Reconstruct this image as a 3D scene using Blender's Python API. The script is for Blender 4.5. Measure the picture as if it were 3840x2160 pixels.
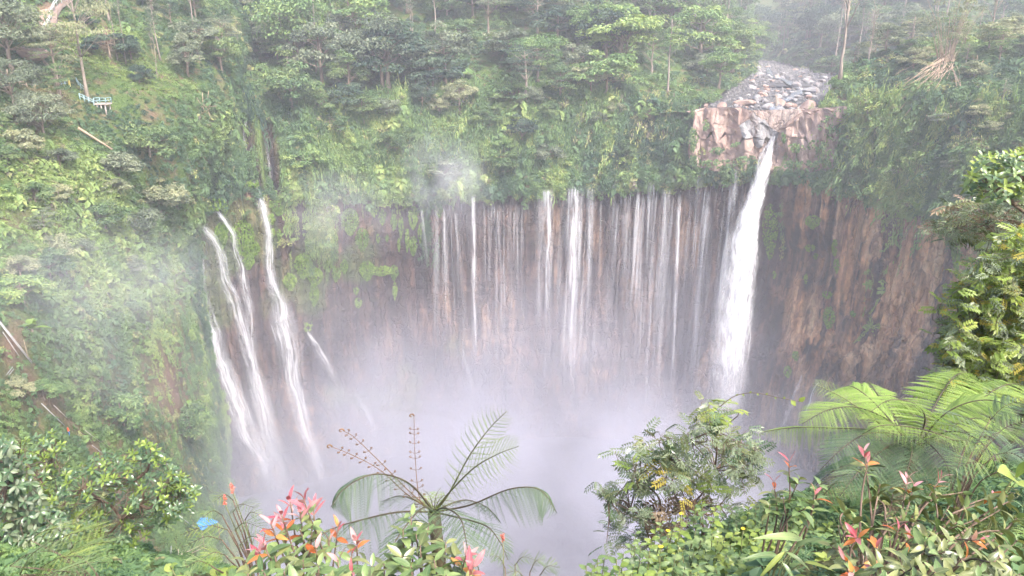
import bpy, math, random
import numpy as np
from mathutils import Vector, Matrix, Euler
from mathutils.bvhtree import BVHTree

for _o in list(bpy.data.objects):
    bpy.data.objects.remove(_o)
R = math.radians
scene = bpy.context.scene
COL = scene.collection

# ------------------------------------------------------------------ camera
PITCH = 18.0
FPX = 745.0                      # focal length in pixels of the 1024 x 576 frame
cam_d = bpy.data.cameras.new('camera')
cam_d.sensor_width = 36.0
cam_d.lens = 36.0 * FPX / 1024.0
cam_d.clip_start = 0.05
cam_d.clip_end = 6000
cam = bpy.data.objects.new('camera', cam_d)
cam.location = (0, 0, 0)
cam.rotation_euler = (R(90 - PITCH), 0, 0)
COL.objects.link(cam)
scene.camera = cam

# ------------------------------------------------------------------ sky and sun
SUN_EL, SUN_AZ = 52.0, 142.0     # azimuth clockwise from +Y (where the sun stands)
world = bpy.data.worlds.new('World')
scene.world = world
world.use_nodes = True
wn = world.node_tree
wn.nodes.clear()
w_out = wn.nodes.new('ShaderNodeOutputWorld')
w_bg = wn.nodes.new('ShaderNodeBackground')
w_sky = wn.nodes.new('ShaderNodeTexSky')
w_sky.sky_type = 'NISHITA'
w_sky.sun_disc = False
w_sky.sun_elevation = R(SUN_EL)
w_sky.sun_rotation = R(SUN_AZ)
w_sky.air_density = 0.9
w_sky.dust_density = 4.0
w_sky.ozone_density = 1.0
w_bg.inputs['Strength'].default_value = 0.13
wn.links.new(w_sky.outputs[0], w_bg.inputs[0])
wn.links.new(w_bg.outputs[0], w_out.inputs[0])

sun_d = bpy.data.lights.new('sun', 'SUN')
sun_d.energy = 2.4
sun_d.angle = R(12)
sun_d.color = (1.0, 0.95, 0.90)
sun = bpy.data.objects.new('sun', sun_d)
sdir = Vector((math.sin(R(SUN_AZ)) * math.cos(R(SUN_EL)), math.cos(R(SUN_AZ)) * math.cos(R(SUN_EL)), math.sin(R(SUN_EL))))
sun.rotation_euler = sdir.to_track_quat('Z', 'Y').to_euler()
sun.location = (0, 0, 120)
COL.objects.link(sun)

vs = scene.view_settings
vs.view_transform = 'Standard'
vs.look = 'None'
vs.exposure = 1.75
vs.gamma = 1.0
vs.use_curve_mapping = False

cy = scene.cycles
cy.use_denoising = True
cy.max_bounces = 4
cy.diffuse_bounces = 2
cy.glossy_bounces = 2
cy.transmission_bounces = 3
cy.volume_bounces = 2
cy.transparent_max_bounces = 24
cy.volume_step_rate = 6.0
cy.volume_max_steps = 64
cy.use_adaptive_sampling = True
cy.adaptive_threshold = 0.055
cy.adaptive_min_samples = 20
cy.sample_clamp_indirect = 8.0
scene.render.use_persistent_data = False

# ------------------------------------------------------------------ geometry helpers
CP, SP = math.cos(R(PITCH)), math.sin(R(PITCH))

def ray(px, py):
    a, b = (px - 512.0) / FPX, (288.0 - py) / FPX
    return np.array([a, CP + b * SP, -SP + b * CP])

def W(px, py, Y):
    """world point seen at pixel (px, py): Y > 0 is its distance north, Y < 0 its height z"""
    d = ray(px, py)
    return d * (Y / d[1]) if Y > 0 else d * (Y / d[2])

def proj(p):
    p = np.asarray(p, float)
    x, y, z = p[..., 0], p[..., 1], p[..., 2]
    dep = y * CP - z * SP
    return 512 + FPX * x / dep, 288 - FPX * (y * SP + z * CP) / dep, dep

_rs = np.random.RandomState(11)
_PERM = _rs.permutation(4096)
_VAL = _rs.rand(4096) * 2 - 1

def vnoise(p, seed=0):
    p = np.asarray(p, float)
    i = np.floor(p).astype(np.int64)
    f = p - i
    f = f * f * (3 - 2 * f)
    def h(dx, dy, dz):
        a = _PERM[(i[:, 0] + dx + seed * 57) & 4095]
        a = _PERM[(a + i[:, 1] + dy) & 4095]
        a = _PERM[(a + i[:, 2] + dz) & 4095]
        return _VAL[a]
    x0 = h(0, 0, 0) * (1 - f[:, 0]) + h(1, 0, 0) * f[:, 0]
    x1 = h(0, 1, 0) * (1 - f[:, 0]) + h(1, 1, 0) * f[:, 0]
    x2 = h(0, 0, 1) * (1 - f[:, 0]) + h(1, 0, 1) * f[:, 0]
    x3 = h(0, 1, 1) * (1 - f[:, 0]) + h(1, 1, 1) * f[:, 0]
    y0 = x0 * (1 - f[:, 1]) + x1 * f[:, 1]
    y1 = x2 * (1 - f[:, 1]) + x3 * f[:, 1]
    return y0 * (1 - f[:, 2]) + y1 * f[:, 2]

def fbm(p, seed=0, octv=4, gain=0.5):
    p = np.asarray(p, float)
    s, a, t = 0, 1.0, 0
    for k in range(octv):
        s = s + a * vnoise(p * (2.03 ** k), seed + k)
        t += a
        a *= gain
    return s / t

def sstep(a, b, x):
    t = np.clip((np.asarray(x, float) - a) / (b - a), 0, 1)
    return t * t * (3 - 2 * t)

def cat(P, n):
    """Catmull-Rom through P along axis 0, n samples"""
    P = np.asarray(P, float)
    m = len(P)
    s = np.linspace(0, m - 1, n)
    i = np.minimum(np.floor(s).astype(int), m - 2)
    f = (s - i).reshape((-1,) + (1,) * (P.ndim - 1))
    Q = np.concatenate([2 * P[:1] - P[1:2], P, 2 * P[-1:] - P[-2:-1]])
    a, b, c, d = Q[i], Q[i + 1], Q[i + 2], Q[i + 3]
    return 0.5 * (2 * b + (c - a) * f + (2 * a - 5 * b + 4 * c - d) * f ** 2 + (3 * b - a - 3 * c + d) * f ** 3)

def mesh_np(name, V, quads=None, tris=None, mats=(), smooth=False, attrs=None, mat_idx=None):
    """attrs: name -> (domain, type, values)"""
    V = np.asarray(V, np.float32)
    loops, counts = [], []
    if quads is not None and len(quads):
        q = np.asarray(quads, np.int32)
        loops.append(q.ravel()); counts.append(np.full(len(q), 4, np.int32))
    if tris is not None and len(tris):
        t = np.asarray(tris, np.int32)
        loops.append(t.ravel()); counts.append(np.full(len(t), 3, np.int32))
    L = np.concatenate(loops) if loops else np.zeros(0, np.int32)
    C = np.concatenate(counts) if counts else np.zeros(0, np.int32)
    me = bpy.data.meshes.new(name)
    me.vertices.add(len(V)); me.vertices.foreach_set('co', V.ravel())
    if len(C):
        me.loops.add(len(L)); me.loops.foreach_set('vertex_index', L)
        me.polygons.add(len(C))
        st = np.concatenate([[0], np.cumsum(C)[:-1]]).astype(np.int32)
        me.polygons.foreach_set('loop_start', st)
        me.polygons.foreach_set('use_smooth', np.full(len(C), bool(smooth)))
        if mat_idx is not None:
            me.polygons.foreach_set('material_index', np.asarray(mat_idx, np.int32))
    for m in mats:
        me.materials.append(m)
    for k, (dom, typ, val) in (attrs or {}).items():
        at = me.attributes.new(k, typ, dom)
        at.data.foreach_set('vector' if typ == 'FLOAT_VECTOR' else 'value', np.asarray(val, np.float32 if typ != 'INT' else np.int32).ravel())
    me.update(calc_edges=True)
    return me

def tag(o, label=None, cat=None, group=None, kind=None):
    if label: o['label'] = label
    if cat: o['category'] = cat
    if group: o['group'] = group
    if kind: o['kind'] = kind
    return o

def obj(name, me, parent=None, loc=None, mat=None):
    o = bpy.data.objects.new(name, me)
    COL.objects.link(o)
    if parent is not None: o.parent = parent
    if mat is not None: o.matrix_basis = mat
    elif loc is not None: o.location = loc
    return o

def empty(name, loc, label, cat, group=None):
    o = bpy.data.objects.new(name, None)
    o.empty_display_size = 0.2
    o.location = loc
    COL.objects.link(o)
    return tag(o, label, cat, group)

class MB:
    """collects quads / tris / tubes into one mesh"""
    def __init__(s):
        s.V, s.Q, s.T, s.n, s.a = [], [], [], 0, []
    def add(s, V, Q=None, T=None, lv=0.5):
        V = np.asarray(V, float)
        if Q is not None and len(Q): s.Q.append(np.asarray(Q) + s.n)
        if T is not None and len(T): s.T.append(np.asarray(T) + s.n)
        s.V.append(V); s.n += len(V)
        s.a.append(np.broadcast_to(np.asarray(lv, float), (len(V),)))
    def tube(s, pts, radii, k=6, lv=0.5, cap=True):
        pts = np.asarray(pts, float)
        n = len(pts)
        radii = np.broadcast_to(np.asarray(radii, float), (n,))
        tan = np.gradient(pts, axis=0)
        tan /= np.linalg.norm(tan, axis=1)[:, None] + 1e-9
        ref = np.array([0, 0, 1.0]) if abs(tan[0][2]) < 0.9 else np.array([1.0, 0, 0])
        u = np.cross(tan, ref); u /= np.linalg.norm(u, axis=1)[:, None] + 1e-9
        w = np.cross(tan, u)
        a = np.linspace(0, 2 * np.pi, k, endpoint=False)
        ring = (np.cos(a)[None, :, None] * u[:, None] + np.sin(a)[None, :, None] * w[:, None]) * radii[:, None, None] + pts[:, None]
        V = ring.reshape(-1, 3)
        i, j = np.meshgrid(np.arange(n - 1), np.arange(k), indexing='ij')
        Q = np.stack([i * k + j, i * k + (j + 1) % k, (i + 1) * k + (j + 1) % k, (i + 1) * k + j], -1).reshape(-1, 4)
        T = None
        if cap:
            V = np.concatenate([V, pts[-1:], pts[:1]])
            jj = np.arange(k)
            T = np.concatenate([np.stack([(n - 1) * k + jj, (n - 1) * k + (jj + 1) % k, np.full(k, n * k)], -1),
                                np.stack([(jj + 1) % k, jj, np.full(k, n * k + 1)], -1)])
        s.add(V, Q, T, lv)
    def box(s, c, size, M=None, lv=0.5):
        x, y, z = np.asarray(size) / 2.0
        V = np.array([[-x, -y, -z], [x, -y, -z], [x, y, -z], [-x, y, -z], [-x, -y, z], [x, -y, z], [x, y, z], [-x, y, z]])
        if M is not None: V = V @ np.asarray(M).T
        V = V + np.asarray(c)
        s.add(V, [[0, 3, 2, 1], [4, 5, 6, 7], [0, 1, 5, 4], [1, 2, 6, 5], [2, 3, 7, 6], [3, 0, 4, 7]], None, lv)
    def mesh(s, name, mats=(), smooth=False):
        V = np.concatenate(s.V) if s.V else np.zeros((0, 3))
        return mesh_np(name, V, np.concatenate(s.Q) if s.Q else None, np.concatenate(s.T) if s.T else None, mats, smooth,
                       {'lv': ('POINT', 'FLOAT', np.concatenate(s.a) if s.a else np.zeros(0))})

def unit(v):
    v = np.asarray(v, float)
    return v / (np.linalg.norm(v, axis=-1, keepdims=True) + 1e-9)

# ------------------------------------------------------------------ material helpers
def new_mat(name):
    m = bpy.data.materials.new(name)
    m.use_nodes = True
    nt = m.node_tree
    nt.nodes.clear()
    out = nt.nodes.new('ShaderNodeOutputMaterial')
    return m, nt, out

def N(nt, t, **kw):
    n = nt.nodes.new(t)
    for k, v in kw.items():
        if hasattr(n, k): setattr(n, k, v)
        else: n.inputs[k.replace('_', ' ')].default_value = v
    return n

def ramp(nt, fac, stops, interp='LINEAR'):
    r = nt.nodes.new('ShaderNodeValToRGB')
    r.color_ramp.interpolation = interp
    el = r.color_ramp.elements
    while len(el) < len(stops): el.new(0.5)
    for e, (p, c) in zip(el, stops):
        e.position = p
        e.color = (c[0], c[1], c[2], 1) if not np.isscalar(c) else (c, c, c, 1)
    if fac is not None: nt.links.new(fac, r.inputs[0])
    return r.outputs[0]

def math_n(nt, op, a, b=None, c=None, clamp=False):
    n = nt.nodes.new('ShaderNodeMath'); n.operation = op; n.use_clamp = clamp
    for k, v in enumerate((a, b, c)):
        if v is None: continue
        if isinstance(v, (int, float)): n.inputs[k].default_value = v
        else: nt.links.new(v, n.inputs[k])
    return n.outputs[0]

def mixc(nt, f, a, b, mode='MIX'):
    n = nt.nodes.new('ShaderNodeMix'); n.data_type = 'RGBA'; n.blend_type = mode
    for s, v in ((n.inputs[0], f), (n.inputs[6], a), (n.inputs[7], b)):
        if isinstance(v, (int, float)): s.default_value = v
        elif isinstance(v, tuple): s.default_value = (v[0], v[1], v[2], 1)
        else: nt.links.new(v, s)
    return n.outputs[2]

def noise_n(nt, vec, scale, detail=4, rough=0.55, mapscale=None):
    if mapscale is not None:
        mp = nt.nodes.new('ShaderNodeMapping'); mp.inputs['Scale'].default_value = mapscale
        nt.links.new(vec, mp.inputs['Vector']); vec = mp.outputs[0]
    n = nt.nodes.new('ShaderNodeTexNoise')
    n.inputs['Scale'].default_value = scale; n.inputs['Detail'].default_value = detail; n.inputs['Roughness'].default_value = rough
    nt.links.new(vec, n.inputs['Vector'])
    return n.outputs[0]

def attr_n(nt, name, typ='GEOMETRY'):
    a = nt.nodes.new('ShaderNodeAttribute'); a.attribute_name = name; a.attribute_type = typ
    return a.outputs['Fac']

def leaf_mat(name, stops, gloss=0.25, rough=0.45, trans=0.35, lvamp=0.35, rndamp=0.35, instancer=False, near=False):
    """stops: colour ramp over a 0..1 leaf tint"""
    m, nt, out = new_mat(name)
    lv = attr_n(nt, 'lv')
    if instancer:
        base = attr_n(nt, 'tint', 'INSTANCER')
        t = math_n(nt, 'ADD', base, math_n(nt, 'MULTIPLY', math_n(nt, 'SUBTRACT', lv, 0.5), lvamp))
    else:
        oi = nt.nodes.new('ShaderNodeObjectInfo')
        t = math_n(nt, 'ADD', math_n(nt, 'MULTIPLY', math_n(nt, 'SUBTRACT', lv, 0.5), lvamp),
                   math_n(nt, 'MULTIPLY_ADD', oi.outputs['Random'], rndamp, 0.5 - rndamp / 2), clamp=True)
    if near:      # blotches, a paler midrib and a few brown specks on leaves seen close
        tc = nt.nodes.new('ShaderNodeTexCoord'); oi2 = nt.nodes.new('ShaderNodeObjectInfo')
        vo = nt.nodes.new('ShaderNodeVectorMath'); vo.operation = 'ADD'
        nt.links.new(tc.outputs['Object'], vo.inputs[0]); nt.links.new(oi2.outputs['Location'], vo.inputs[1])
        bl = noise_n(nt, vo.outputs[0], 3.5, 4, 0.6)
        t = math_n(nt, 'ADD', t, math_n(nt, 'MULTIPLY_ADD', bl, 0.7, -0.35), clamp=True)
    col = ramp(nt, t, stops)
    if near:
        sx = nt.nodes.new('ShaderNodeSeparateXYZ'); nt.links.new(tc.outputs['Object'], sx.inputs[0])
        rib = math_n(nt, 'SUBTRACT', 1.0, math_n(nt, 'MULTIPLY', math_n(nt, 'ABSOLUTE', sx.outputs[0]), 55.0), clamp=True)
        col = mixc(nt, math_n(nt, 'MULTIPLY', rib, 0.35), col, (0.40, 0.42, 0.22))
        sp = noise_n(nt, vo.outputs[0], 14.0, 2, 0.5)
        col = mixc(nt, ramp(nt, sp, [(0.68, 0.0), (0.74, 0.7)]), col, (0.13, 0.085, 0.045))
    p = nt.nodes.new('ShaderNodeBsdfPrincipled')
    p.inputs['Roughness'].default_value = rough
    p.inputs['Specular IOR Level'].default_value = gloss
    nt.links.new(col, p.inputs['Base Color'])
    tr = nt.nodes.new('ShaderNodeBsdfTranslucent')
    nt.links.new(mixc(nt, 1.0, col, (1.0, 1.0, 0.55), 'MULTIPLY'), tr.inputs[0])
    mx = nt.nodes.new('ShaderNodeMixShader'); mx.inputs[0].default_value = trans
    nt.links.new(p.outputs[0], mx.inputs[1]); nt.links.new(tr.outputs[0], mx.inputs[2])
    nt.links.new(mx.outputs[0], out.inputs[0])
    return m

def plain_mat(name, c1, c2, scale=3.0, rough=0.8, spec=0.2, mapscale=None, bump=0.0, rnd=0.0):
    m, nt, out = new_mat(name)
    tc = nt.nodes.new('ShaderNodeTexCoord')
    nz = noise_n(nt, tc.outputs['Object'], scale, 5, 0.6, mapscale)
    col = ramp(nt, nz, [(0.3, c1), (0.7, c2)])
    if rnd:
        oi = nt.nodes.new('ShaderNodeObjectInfo')
        hs = nt.nodes.new('ShaderNodeHueSaturation')
        nt.links.new(math_n(nt, 'MULTIPLY_ADD', oi.outputs['Random'], rnd, 1 - rnd / 2), hs.inputs['Value'])
        nt.links.new(col, hs.inputs['Color']); col = hs.outputs[0]
    p = nt.nodes.new('ShaderNodeBsdfPrincipled')
    p.inputs['Roughness'].default_value = rough
    p.inputs['Specular IOR Level'].default_value = spec
    nt.links.new(col, p.inputs['Base Color'])
    if bump:
        b = nt.nodes.new('ShaderNodeBump'); b.inputs['Strength'].default_value = bump
        nt.links.new(nz, b.inputs['Height']); nt.links.new(b.outputs[0], p.inputs['Normal'])
    nt.links.new(p.outputs[0], out.inputs[0])
    return m
# ------------------------------------------------------------------ terrain
def rock_mat():
    m, nt, out = new_mat('cliff_rock')
    tc = nt.nodes.new('ShaderNodeTexCoord'); P = tc.outputs['Object']
    streak = noise_n(nt, P, 1.0, 5, 0.62, (0.30, 0.30, 0.035))
    blot = noise_n(nt, P, 0.11, 5, 0.6)
    fine = noise_n(nt, P, 0.9, 6, 0.7)
    tan = attr_n(nt, 'tan'); wet = attr_n(nt, 'wet'); och = attr_n(nt, 'ochre')
    brown = ramp(nt, streak, [(0.32, (0.022, 0.015, 0.015)), (0.5, (0.070, 0.039, 0.032)), (0.68, (0.155, 0.086, 0.060))])
    ochre = ramp(nt, streak, [(0.34, (0.17, 0.082, 0.052)), (0.46, (0.47, 0.245, 0.125)), (0.64, (0.64, 0.41, 0.245))])
    c = mixc(nt, och, brown, ochre)
    tanc = ramp(nt, blot, [(0.3, (0.30, 0.20, 0.165)), (0.5, (0.40, 0.295, 0.25)), (0.7, (0.48, 0.385, 0.335))])
    # fractures: dark lines between upright cells
    mp = nt.nodes.new('ShaderNodeMapping'); mp.inputs['Scale'].default_value = (0.34, 0.34, 0.11); nt.links.new(P, mp.inputs['Vector'])
    wob = nt.nodes.new('ShaderNodeVectorMath'); wob.operation = 'ADD'; mp.inputs['Scale'].default_value = (0.36, 0.36, 0.05)
    nzv = nt.nodes.new('ShaderNodeTexNoise'); nzv.inputs['Scale'].default_value = 0.35; nzv.inputs['Detail'].default_value = 3; nt.links.new(P, nzv.inputs['Vector'])
    nt.links.new(mp.outputs[0], wob.inputs[0]); nt.links.new(nzv.outputs['Color'], wob.inputs[1])
    vo = nt.nodes.new('ShaderNodeTexVoronoi'); vo.feature = 'DISTANCE_TO_EDGE'; vo.inputs['Scale'].default_value = 1.0
    nt.links.new(wob.outputs[0], vo.inputs['Vector'])
    crack = ramp(nt, vo.outputs['Distance'], [(0.0, 1.0), (0.07, 0.0)])
    mid = noise_n(nt, P, 1.0, 5, 0.65, (0.75, 0.75, 0.28))
    c = mixc(nt, 0.75, c, ramp(nt, mid, [(0.25, 0.25), (0.5, 0.52), (0.75, 0.95)]), 'OVERLAY')
    c = mixc(nt, tan, c, tanc)
    c = mixc(nt, math_n(nt, 'MULTIPLY', math_n(nt, 'SUBTRACT', fine, 0.35, clamp=True), 0.9), c, (0.05, 0.042, 0.040))
    wk = math_n(nt, 'MULTIPLY', wet, ramp(nt, streak, [(0.40, 1.0), (0.56, 0.22)]))
    c = mixc(nt, wk, c, (0.026, 0.023, 0.028))
    c = mixc(nt, math_n(nt, 'MULTIPLY', crack, 0.30), c, (0.022, 0.016, 0.015))
    st2 = noise_n(nt, P, 1.0, 4, 0.6, (0.85, 0.85, 0.018))
    c = mixc(nt, math_n(nt, 'MULTIPLY', ramp(nt, st2, [(0.53, 0.0), (0.62, 0.8)]), math_n(nt, 'MULTIPLY', math_n(nt, 'SUBTRACT', 1.0, tan), math_n(nt, 'MULTIPLY_ADD', och, -0.55, 1.0))), c, (0.030, 0.025, 0.027))
    gr = attr_n(nt, 'grn')
    gc = ramp(nt, fine, [(0.3, (0.045, 0.085, 0.022)), (0.7, (0.13, 0.19, 0.045))])
    c = mixc(nt, gr, c, gc)
    p = nt.nodes.new('ShaderNodeBsdfPrincipled')
    nt.links.new(c, p.inputs['Base Color'])
    nt.links.new(math_n(nt, 'MULTIPLY_ADD', wet, -0.38, 0.86), p.inputs['Roughness'])
    p.inputs['Specular IOR Level'].default_value = 0.35
    b = nt.nodes.new('ShaderNodeBump'); b.inputs['Strength'].default_value = 0.9; b.inputs['Distance'].default_value = 1.0
    nt.links.new(math_n(nt, 'SUBTRACT', math_n(nt, 'ADD', math_n(nt, 'MULTIPLY', fine, 0.7), math_n(nt, 'ADD', streak, mid)), math_n(nt, 'MULTIPLY', crack, 0.5)), b.inputs['Height'])
    nt.links.new(b.outputs[0], p.inputs['Normal'])
    nt.links.new(p.outputs[0], out.inputs[0])
    return m

def soil_mat(name, soil1, soil2, g1, g2):
    m, nt, out = new_mat(name)
    tc = nt.nodes.new('ShaderNodeTexCoord'); P = tc.outputs['Object']
    a = noise_n(nt, P, 0.35, 6, 0.65); f = noise_n(nt, P, 2.2, 5, 0.7)
    s = ramp(nt, f, [(0.3, soil1), (0.7, soil2)])
    g = ramp(nt, f, [(0.3, g1), (0.7, g2)])
    k = math_n(nt, 'MULTIPLY', attr_n(nt, 'grn'), ramp(nt, a, [(0.36, 0.35), (0.5, 1.0)]))
    c = mixc(nt, k, s, g)
    p = nt.nodes.new('ShaderNodeBsdfPrincipled'); p.inputs['Roughness'].default_value = 0.95; p.inputs['Specular IOR Level'].default_value = 0.1
    nt.links.new(c, p.inputs['Base Color'])
    b = nt.nodes.new('ShaderNodeBump'); b.inputs['Strength'].default_value = 0.8; b.inputs['Distance'].default_value = 0.5
    nt.links.new(math_n(nt, 'ADD', a, f), b.inputs['Height']); nt.links.new(b.outputs[0], p.inputs['Normal'])
    nt.links.new(p.outputs[0], out.inputs[0])
    return m

M_ROCK = rock_mat()
M_SOIL = soil_mat('hill_soil', (0.10, 0.062, 0.045), (0.24, 0.15, 0.105), (0.035, 0.065, 0.02), (0.10, 0.15, 0.04))
M_BED = plain_mat('river_gravel', (0.04, 0.039, 0.041), (0.10, 0.097, 0.098), 0.5, 0.9, 0.2, None, 0.6)

class Surf: pass
TERRAIN = []

def loft(net, nr, nc, disp=None):
    P = np.array([[W(*e) for e in row] for row in net])
    P = cat(P, nr)
    P = cat(P.transpose(1, 0, 2), nc).transpose(1, 0, 2)
    def normals(P):
        du = np.gradient(P, axis=1); dv = np.gradient(P, axis=0)
        n = unit(np.cross(du, dv))
        s = np.sign(np.einsum('ijk,ijk->ij', n, -P))
        # one sign for the whole sheet: towards the camera
        return n * (1 if s.sum() >= 0 else -1)
    n = normals(P)
    if disp is not None:
        d = disp(P.reshape(-1, 3)).reshape(P.shape[:2])
        P = P + n * d[..., None]
        n = normals(P)
    s = Surf(); s.P, s.N = P, n
    return s

def sheet(name, s, mat, attrs):
    nr, nc = s.P.shape[:2]
    i, j = np.meshgrid(np.arange(nr - 1), np.arange(nc - 1), indexing='ij')
    q = np.stack([i * nc + j, i * nc + j + 1, (i + 1) * nc + j + 1, (i + 1) * nc + j], -1).reshape(-1, 4)
    # face towards the camera side
    a, b, c = s.P.reshape(-1, 3)[q[:, 0]], s.P.reshape(-1, 3)[q[:, 1]], s.P.reshape(-1, 3)[q[:, 2]]
    if (np.einsum('ij,ij->i', np.cross(b - a, c - a), s.N[:-1, :-1].reshape(-1, 3)) > 0).mean() < 0.5:
        q = q[:, ::-1]
    me = mesh_np(name, s.P.reshape(-1, 3), q, None, [mat], True, {k: ('POINT', 'FLOAT', v.ravel()) for k, v in attrs.items()})
    o = obj(name, me); o['kind'] = 'structure'
    TERRAIN.append((s.P.reshape(-1, 3), q))
    s.name = name
    return o

ZP = -113.0
# --- the amphitheatre wall: base, two courses of wet wall, ledge, upper cliff, rim
wall_net = [
 [(215,508,-117),(250,510,-117),(286,506,-117),(325,498,-117),(382,480,-117),(455,462,-117),(535,451,-117),(605,451,-117),(675,454,-117),(735,460,-117),(790,474,-117),(845,494,-117),(890,517,-117),(950,552,-117),(1030,602,-117)],
 [(208,400,178),(235,402,181),(266,398,186),(304,394,193),(366,390,204),(447,386,207),(534,382,209),(606,380,209),(680,380,206),(742,384,199),(802,398,186),(860,418,171),(906,440,158),(968,474,142),(1050,520,124)],
 [(185,310,177),(215,308,181),(256,304,188),(302,302,197),(363,300,209),(444,297,214),(532,292,218),(608,288,218),(686,286,214),(754,286,206),(822,302,193),(884,324,177),(932,344,163),(998,378,146),(1082,420,127)],
 [(150,222,173),(195,215,177),(243,195,186),(293,197,195),(358,201,205),(438,197,212),(528,192,216),(610,187,216),(690,180,212),(762,174,204),(836,187,193),(906,212,177),(956,233,162),(1030,263,143),(1120,300,124)],
 [(140,165,178),(190,160,183),(246,150,190),(295,150,198),(360,148,208),(438,145,215),(528,140,219),(610,136,219),(690,140,211.5),(764,142,206),(838,142,194),(905,158,181),(958,168,167),(1032,186,150),(1122,214,130)],
 [(110,112,188),(188,110,190),(250,105,198),(300,105,205),(365,100,214),(440,95,222),(530,90,226),(612,90,226),(688,110,214),(764,110,208),(834,107,199),(905,102,187),(965,103,175),(1040,113,161),(1130,133,141)],
]
def wall_disp(p):
    px, py, _ = proj(p)
    right = sstep(770, 860, px)
    led = sstep(150, 200, py)
    d = 2.2 * fbm(p * [0.05, 0.05, 0.03], 1, 4)
    rid = fbm(p * [0.22, 0.22, 0.022], 5, 4, 0.6)
    d += (1.0 - 2 * np.abs(rid)) * (0.9 + 3.4 * right)
    d += (1.0 - 2 * np.abs(fbm(p * [0.6, 0.6, 0.05], 7, 3, 0.6))) * (0.25 + 0.75 * right)
    d += 0.55 * fbm(p * [0.6, 0.6, 0.35], 9, 3)
    d += 0.5 * fbm(p * [0.05, 0.05, 0.9], 14, 2) * led
    d *= 1 - 0.8 * sstep(680, 695, px) * (1 - sstep(840, 856, px)) * (1 - sstep(165, 176, py))
    # caves / overhangs in the right wall
    d -= 4.5 * np.exp(-(((px - 815) / 22) ** 2 + ((py - 262) / 22) ** 2))
    d -= 3.0 * np.exp(-(((px - 783) / 10) ** 2 + ((py - 262) / 40) ** 2))
    # seepage notch under the upper cliff
    e = np.interp(px, [190, 245, 360, 440, 530, 610, 690, 762, 836, 906, 956], [216, 196, 203, 198, 193, 188, 181, 174, 186, 211, 232])
    d -= 2.2 * np.exp(-((py - e - 7) / 7.0) ** 2) * sstep(380, 440, px) * (1 - sstep(770, 800, px))
    d += 1.6 * np.exp(-((py - e + 6) / 6.0) ** 2) * sstep(380, 440, px) * (1 - sstep(770, 800, px))
    # gully of the upper left cascades
    d -= 4.0 * np.exp(-((px - np.interp(py, [115, 190], [245, 256])) / 6.0) ** 2) * sstep(108, 120, py) * (1 - sstep(185, 200, py))
    d -= 4.0 * np.exp(-((px - np.interp(py, [115, 190], [266, 276])) / 6.0) ** 2) * sstep(108, 120, py) * (1 - sstep(190, 205, py))
    return d
wall = loft(wall_net, 230, 460, wall_disp)
px, py, _ = proj(wall.P)
nz = fbm(wall.P.reshape(-1, 3) * [0.06, 0.06, 0.05], 21, 4).reshape(px.shape)
ns = fbm(wall.P.reshape(-1, 3) * [0.22, 0.22, 0.02], 23, 4).reshape(px.shape)
ledge_y = np.interp(px, [150, 195, 243, 293, 358, 438, 528, 610, 690, 762, 836, 906, 956, 1030], [222, 215, 195, 197, 201, 197, 192, 187, 180, 174, 187, 212, 233, 263])
tanm = sstep(655, 700, px + 30 * nz) * (1 - sstep(838, 862, px + 25 * nz)) * (1 - sstep(-7, -1, py - ledge_y + 9 * nz))
tan2 = sstep(590, 640, px + 60 * nz) * (1 - sstep(690, 700, px)) * sstep(0.0, 0.25, nz + 0.1) * (1 - sstep(-8, 0, py - ledge_y)) * 0.8
grnm = (1 - sstep(-10, -2, py - ledge_y + 4 * nz)) * (1 - tanm) * (1 - 0.6 * tan2)
right = sstep(770, 800, px)
ochm = np.clip(right * sstep(-0.10, 0.10, ns + 0.04) * (1 - 0.55 * sstep(330, 400, py)) + (1 - right) * 0.30 * sstep(0.1, 0.3, ns + nz * 0.5), 0, 1)
wetm = np.clip((1 - right) * (0.55 + 0.45 * sstep(300, 400, py)) * sstep(0, 12, py - ledge_y) + right * (sstep(0.05, 0.17, -ns) * 0.9 + 0.5 * sstep(330, 410, py + 60 * nz)), 0, 1)
gmoss = (1 - sstep(430, 480, px)) * sstep(0.05, 0.25, nz + 0.15 * (300 - py) / 100) * sstep(0, 6, py - ledge_y) * 0.5
gul = np.maximum(np.exp(-((px - np.interp(py, [115, 190], [245, 256]) + 6 * ns) / 7.0) ** 4), np.exp(-((px - np.interp(py, [115, 190], [266, 276]) + 6 * ns) / 7.0) ** 4)) * sstep(119, 128, py + 8 * nz) * (1 - sstep(186, 198, py + 6 * nz))
grnm = grnm * (1 - gul); wetm = np.maximum(wetm, gul)
ochm = np.maximum(ochm, 0.22 * right); wetm = np.clip(wetm * (1 - 0.2 * right) + 0.9 * right * sstep(0.10, 0.20, fbm(wall.P.reshape(-1, 3) * [0.13, 0.13, 0.008], 27, 3).reshape(px.shape)), 0, 1)
o_wall = sheet('cliff', wall, M_ROCK, {'tan': np.clip(tanm + tan2, 0, 1), 'wet': wetm * (1 - tanm), 'ochre': ochm, 'grn': np.clip(grnm + gmoss, 0, 1)})

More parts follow.
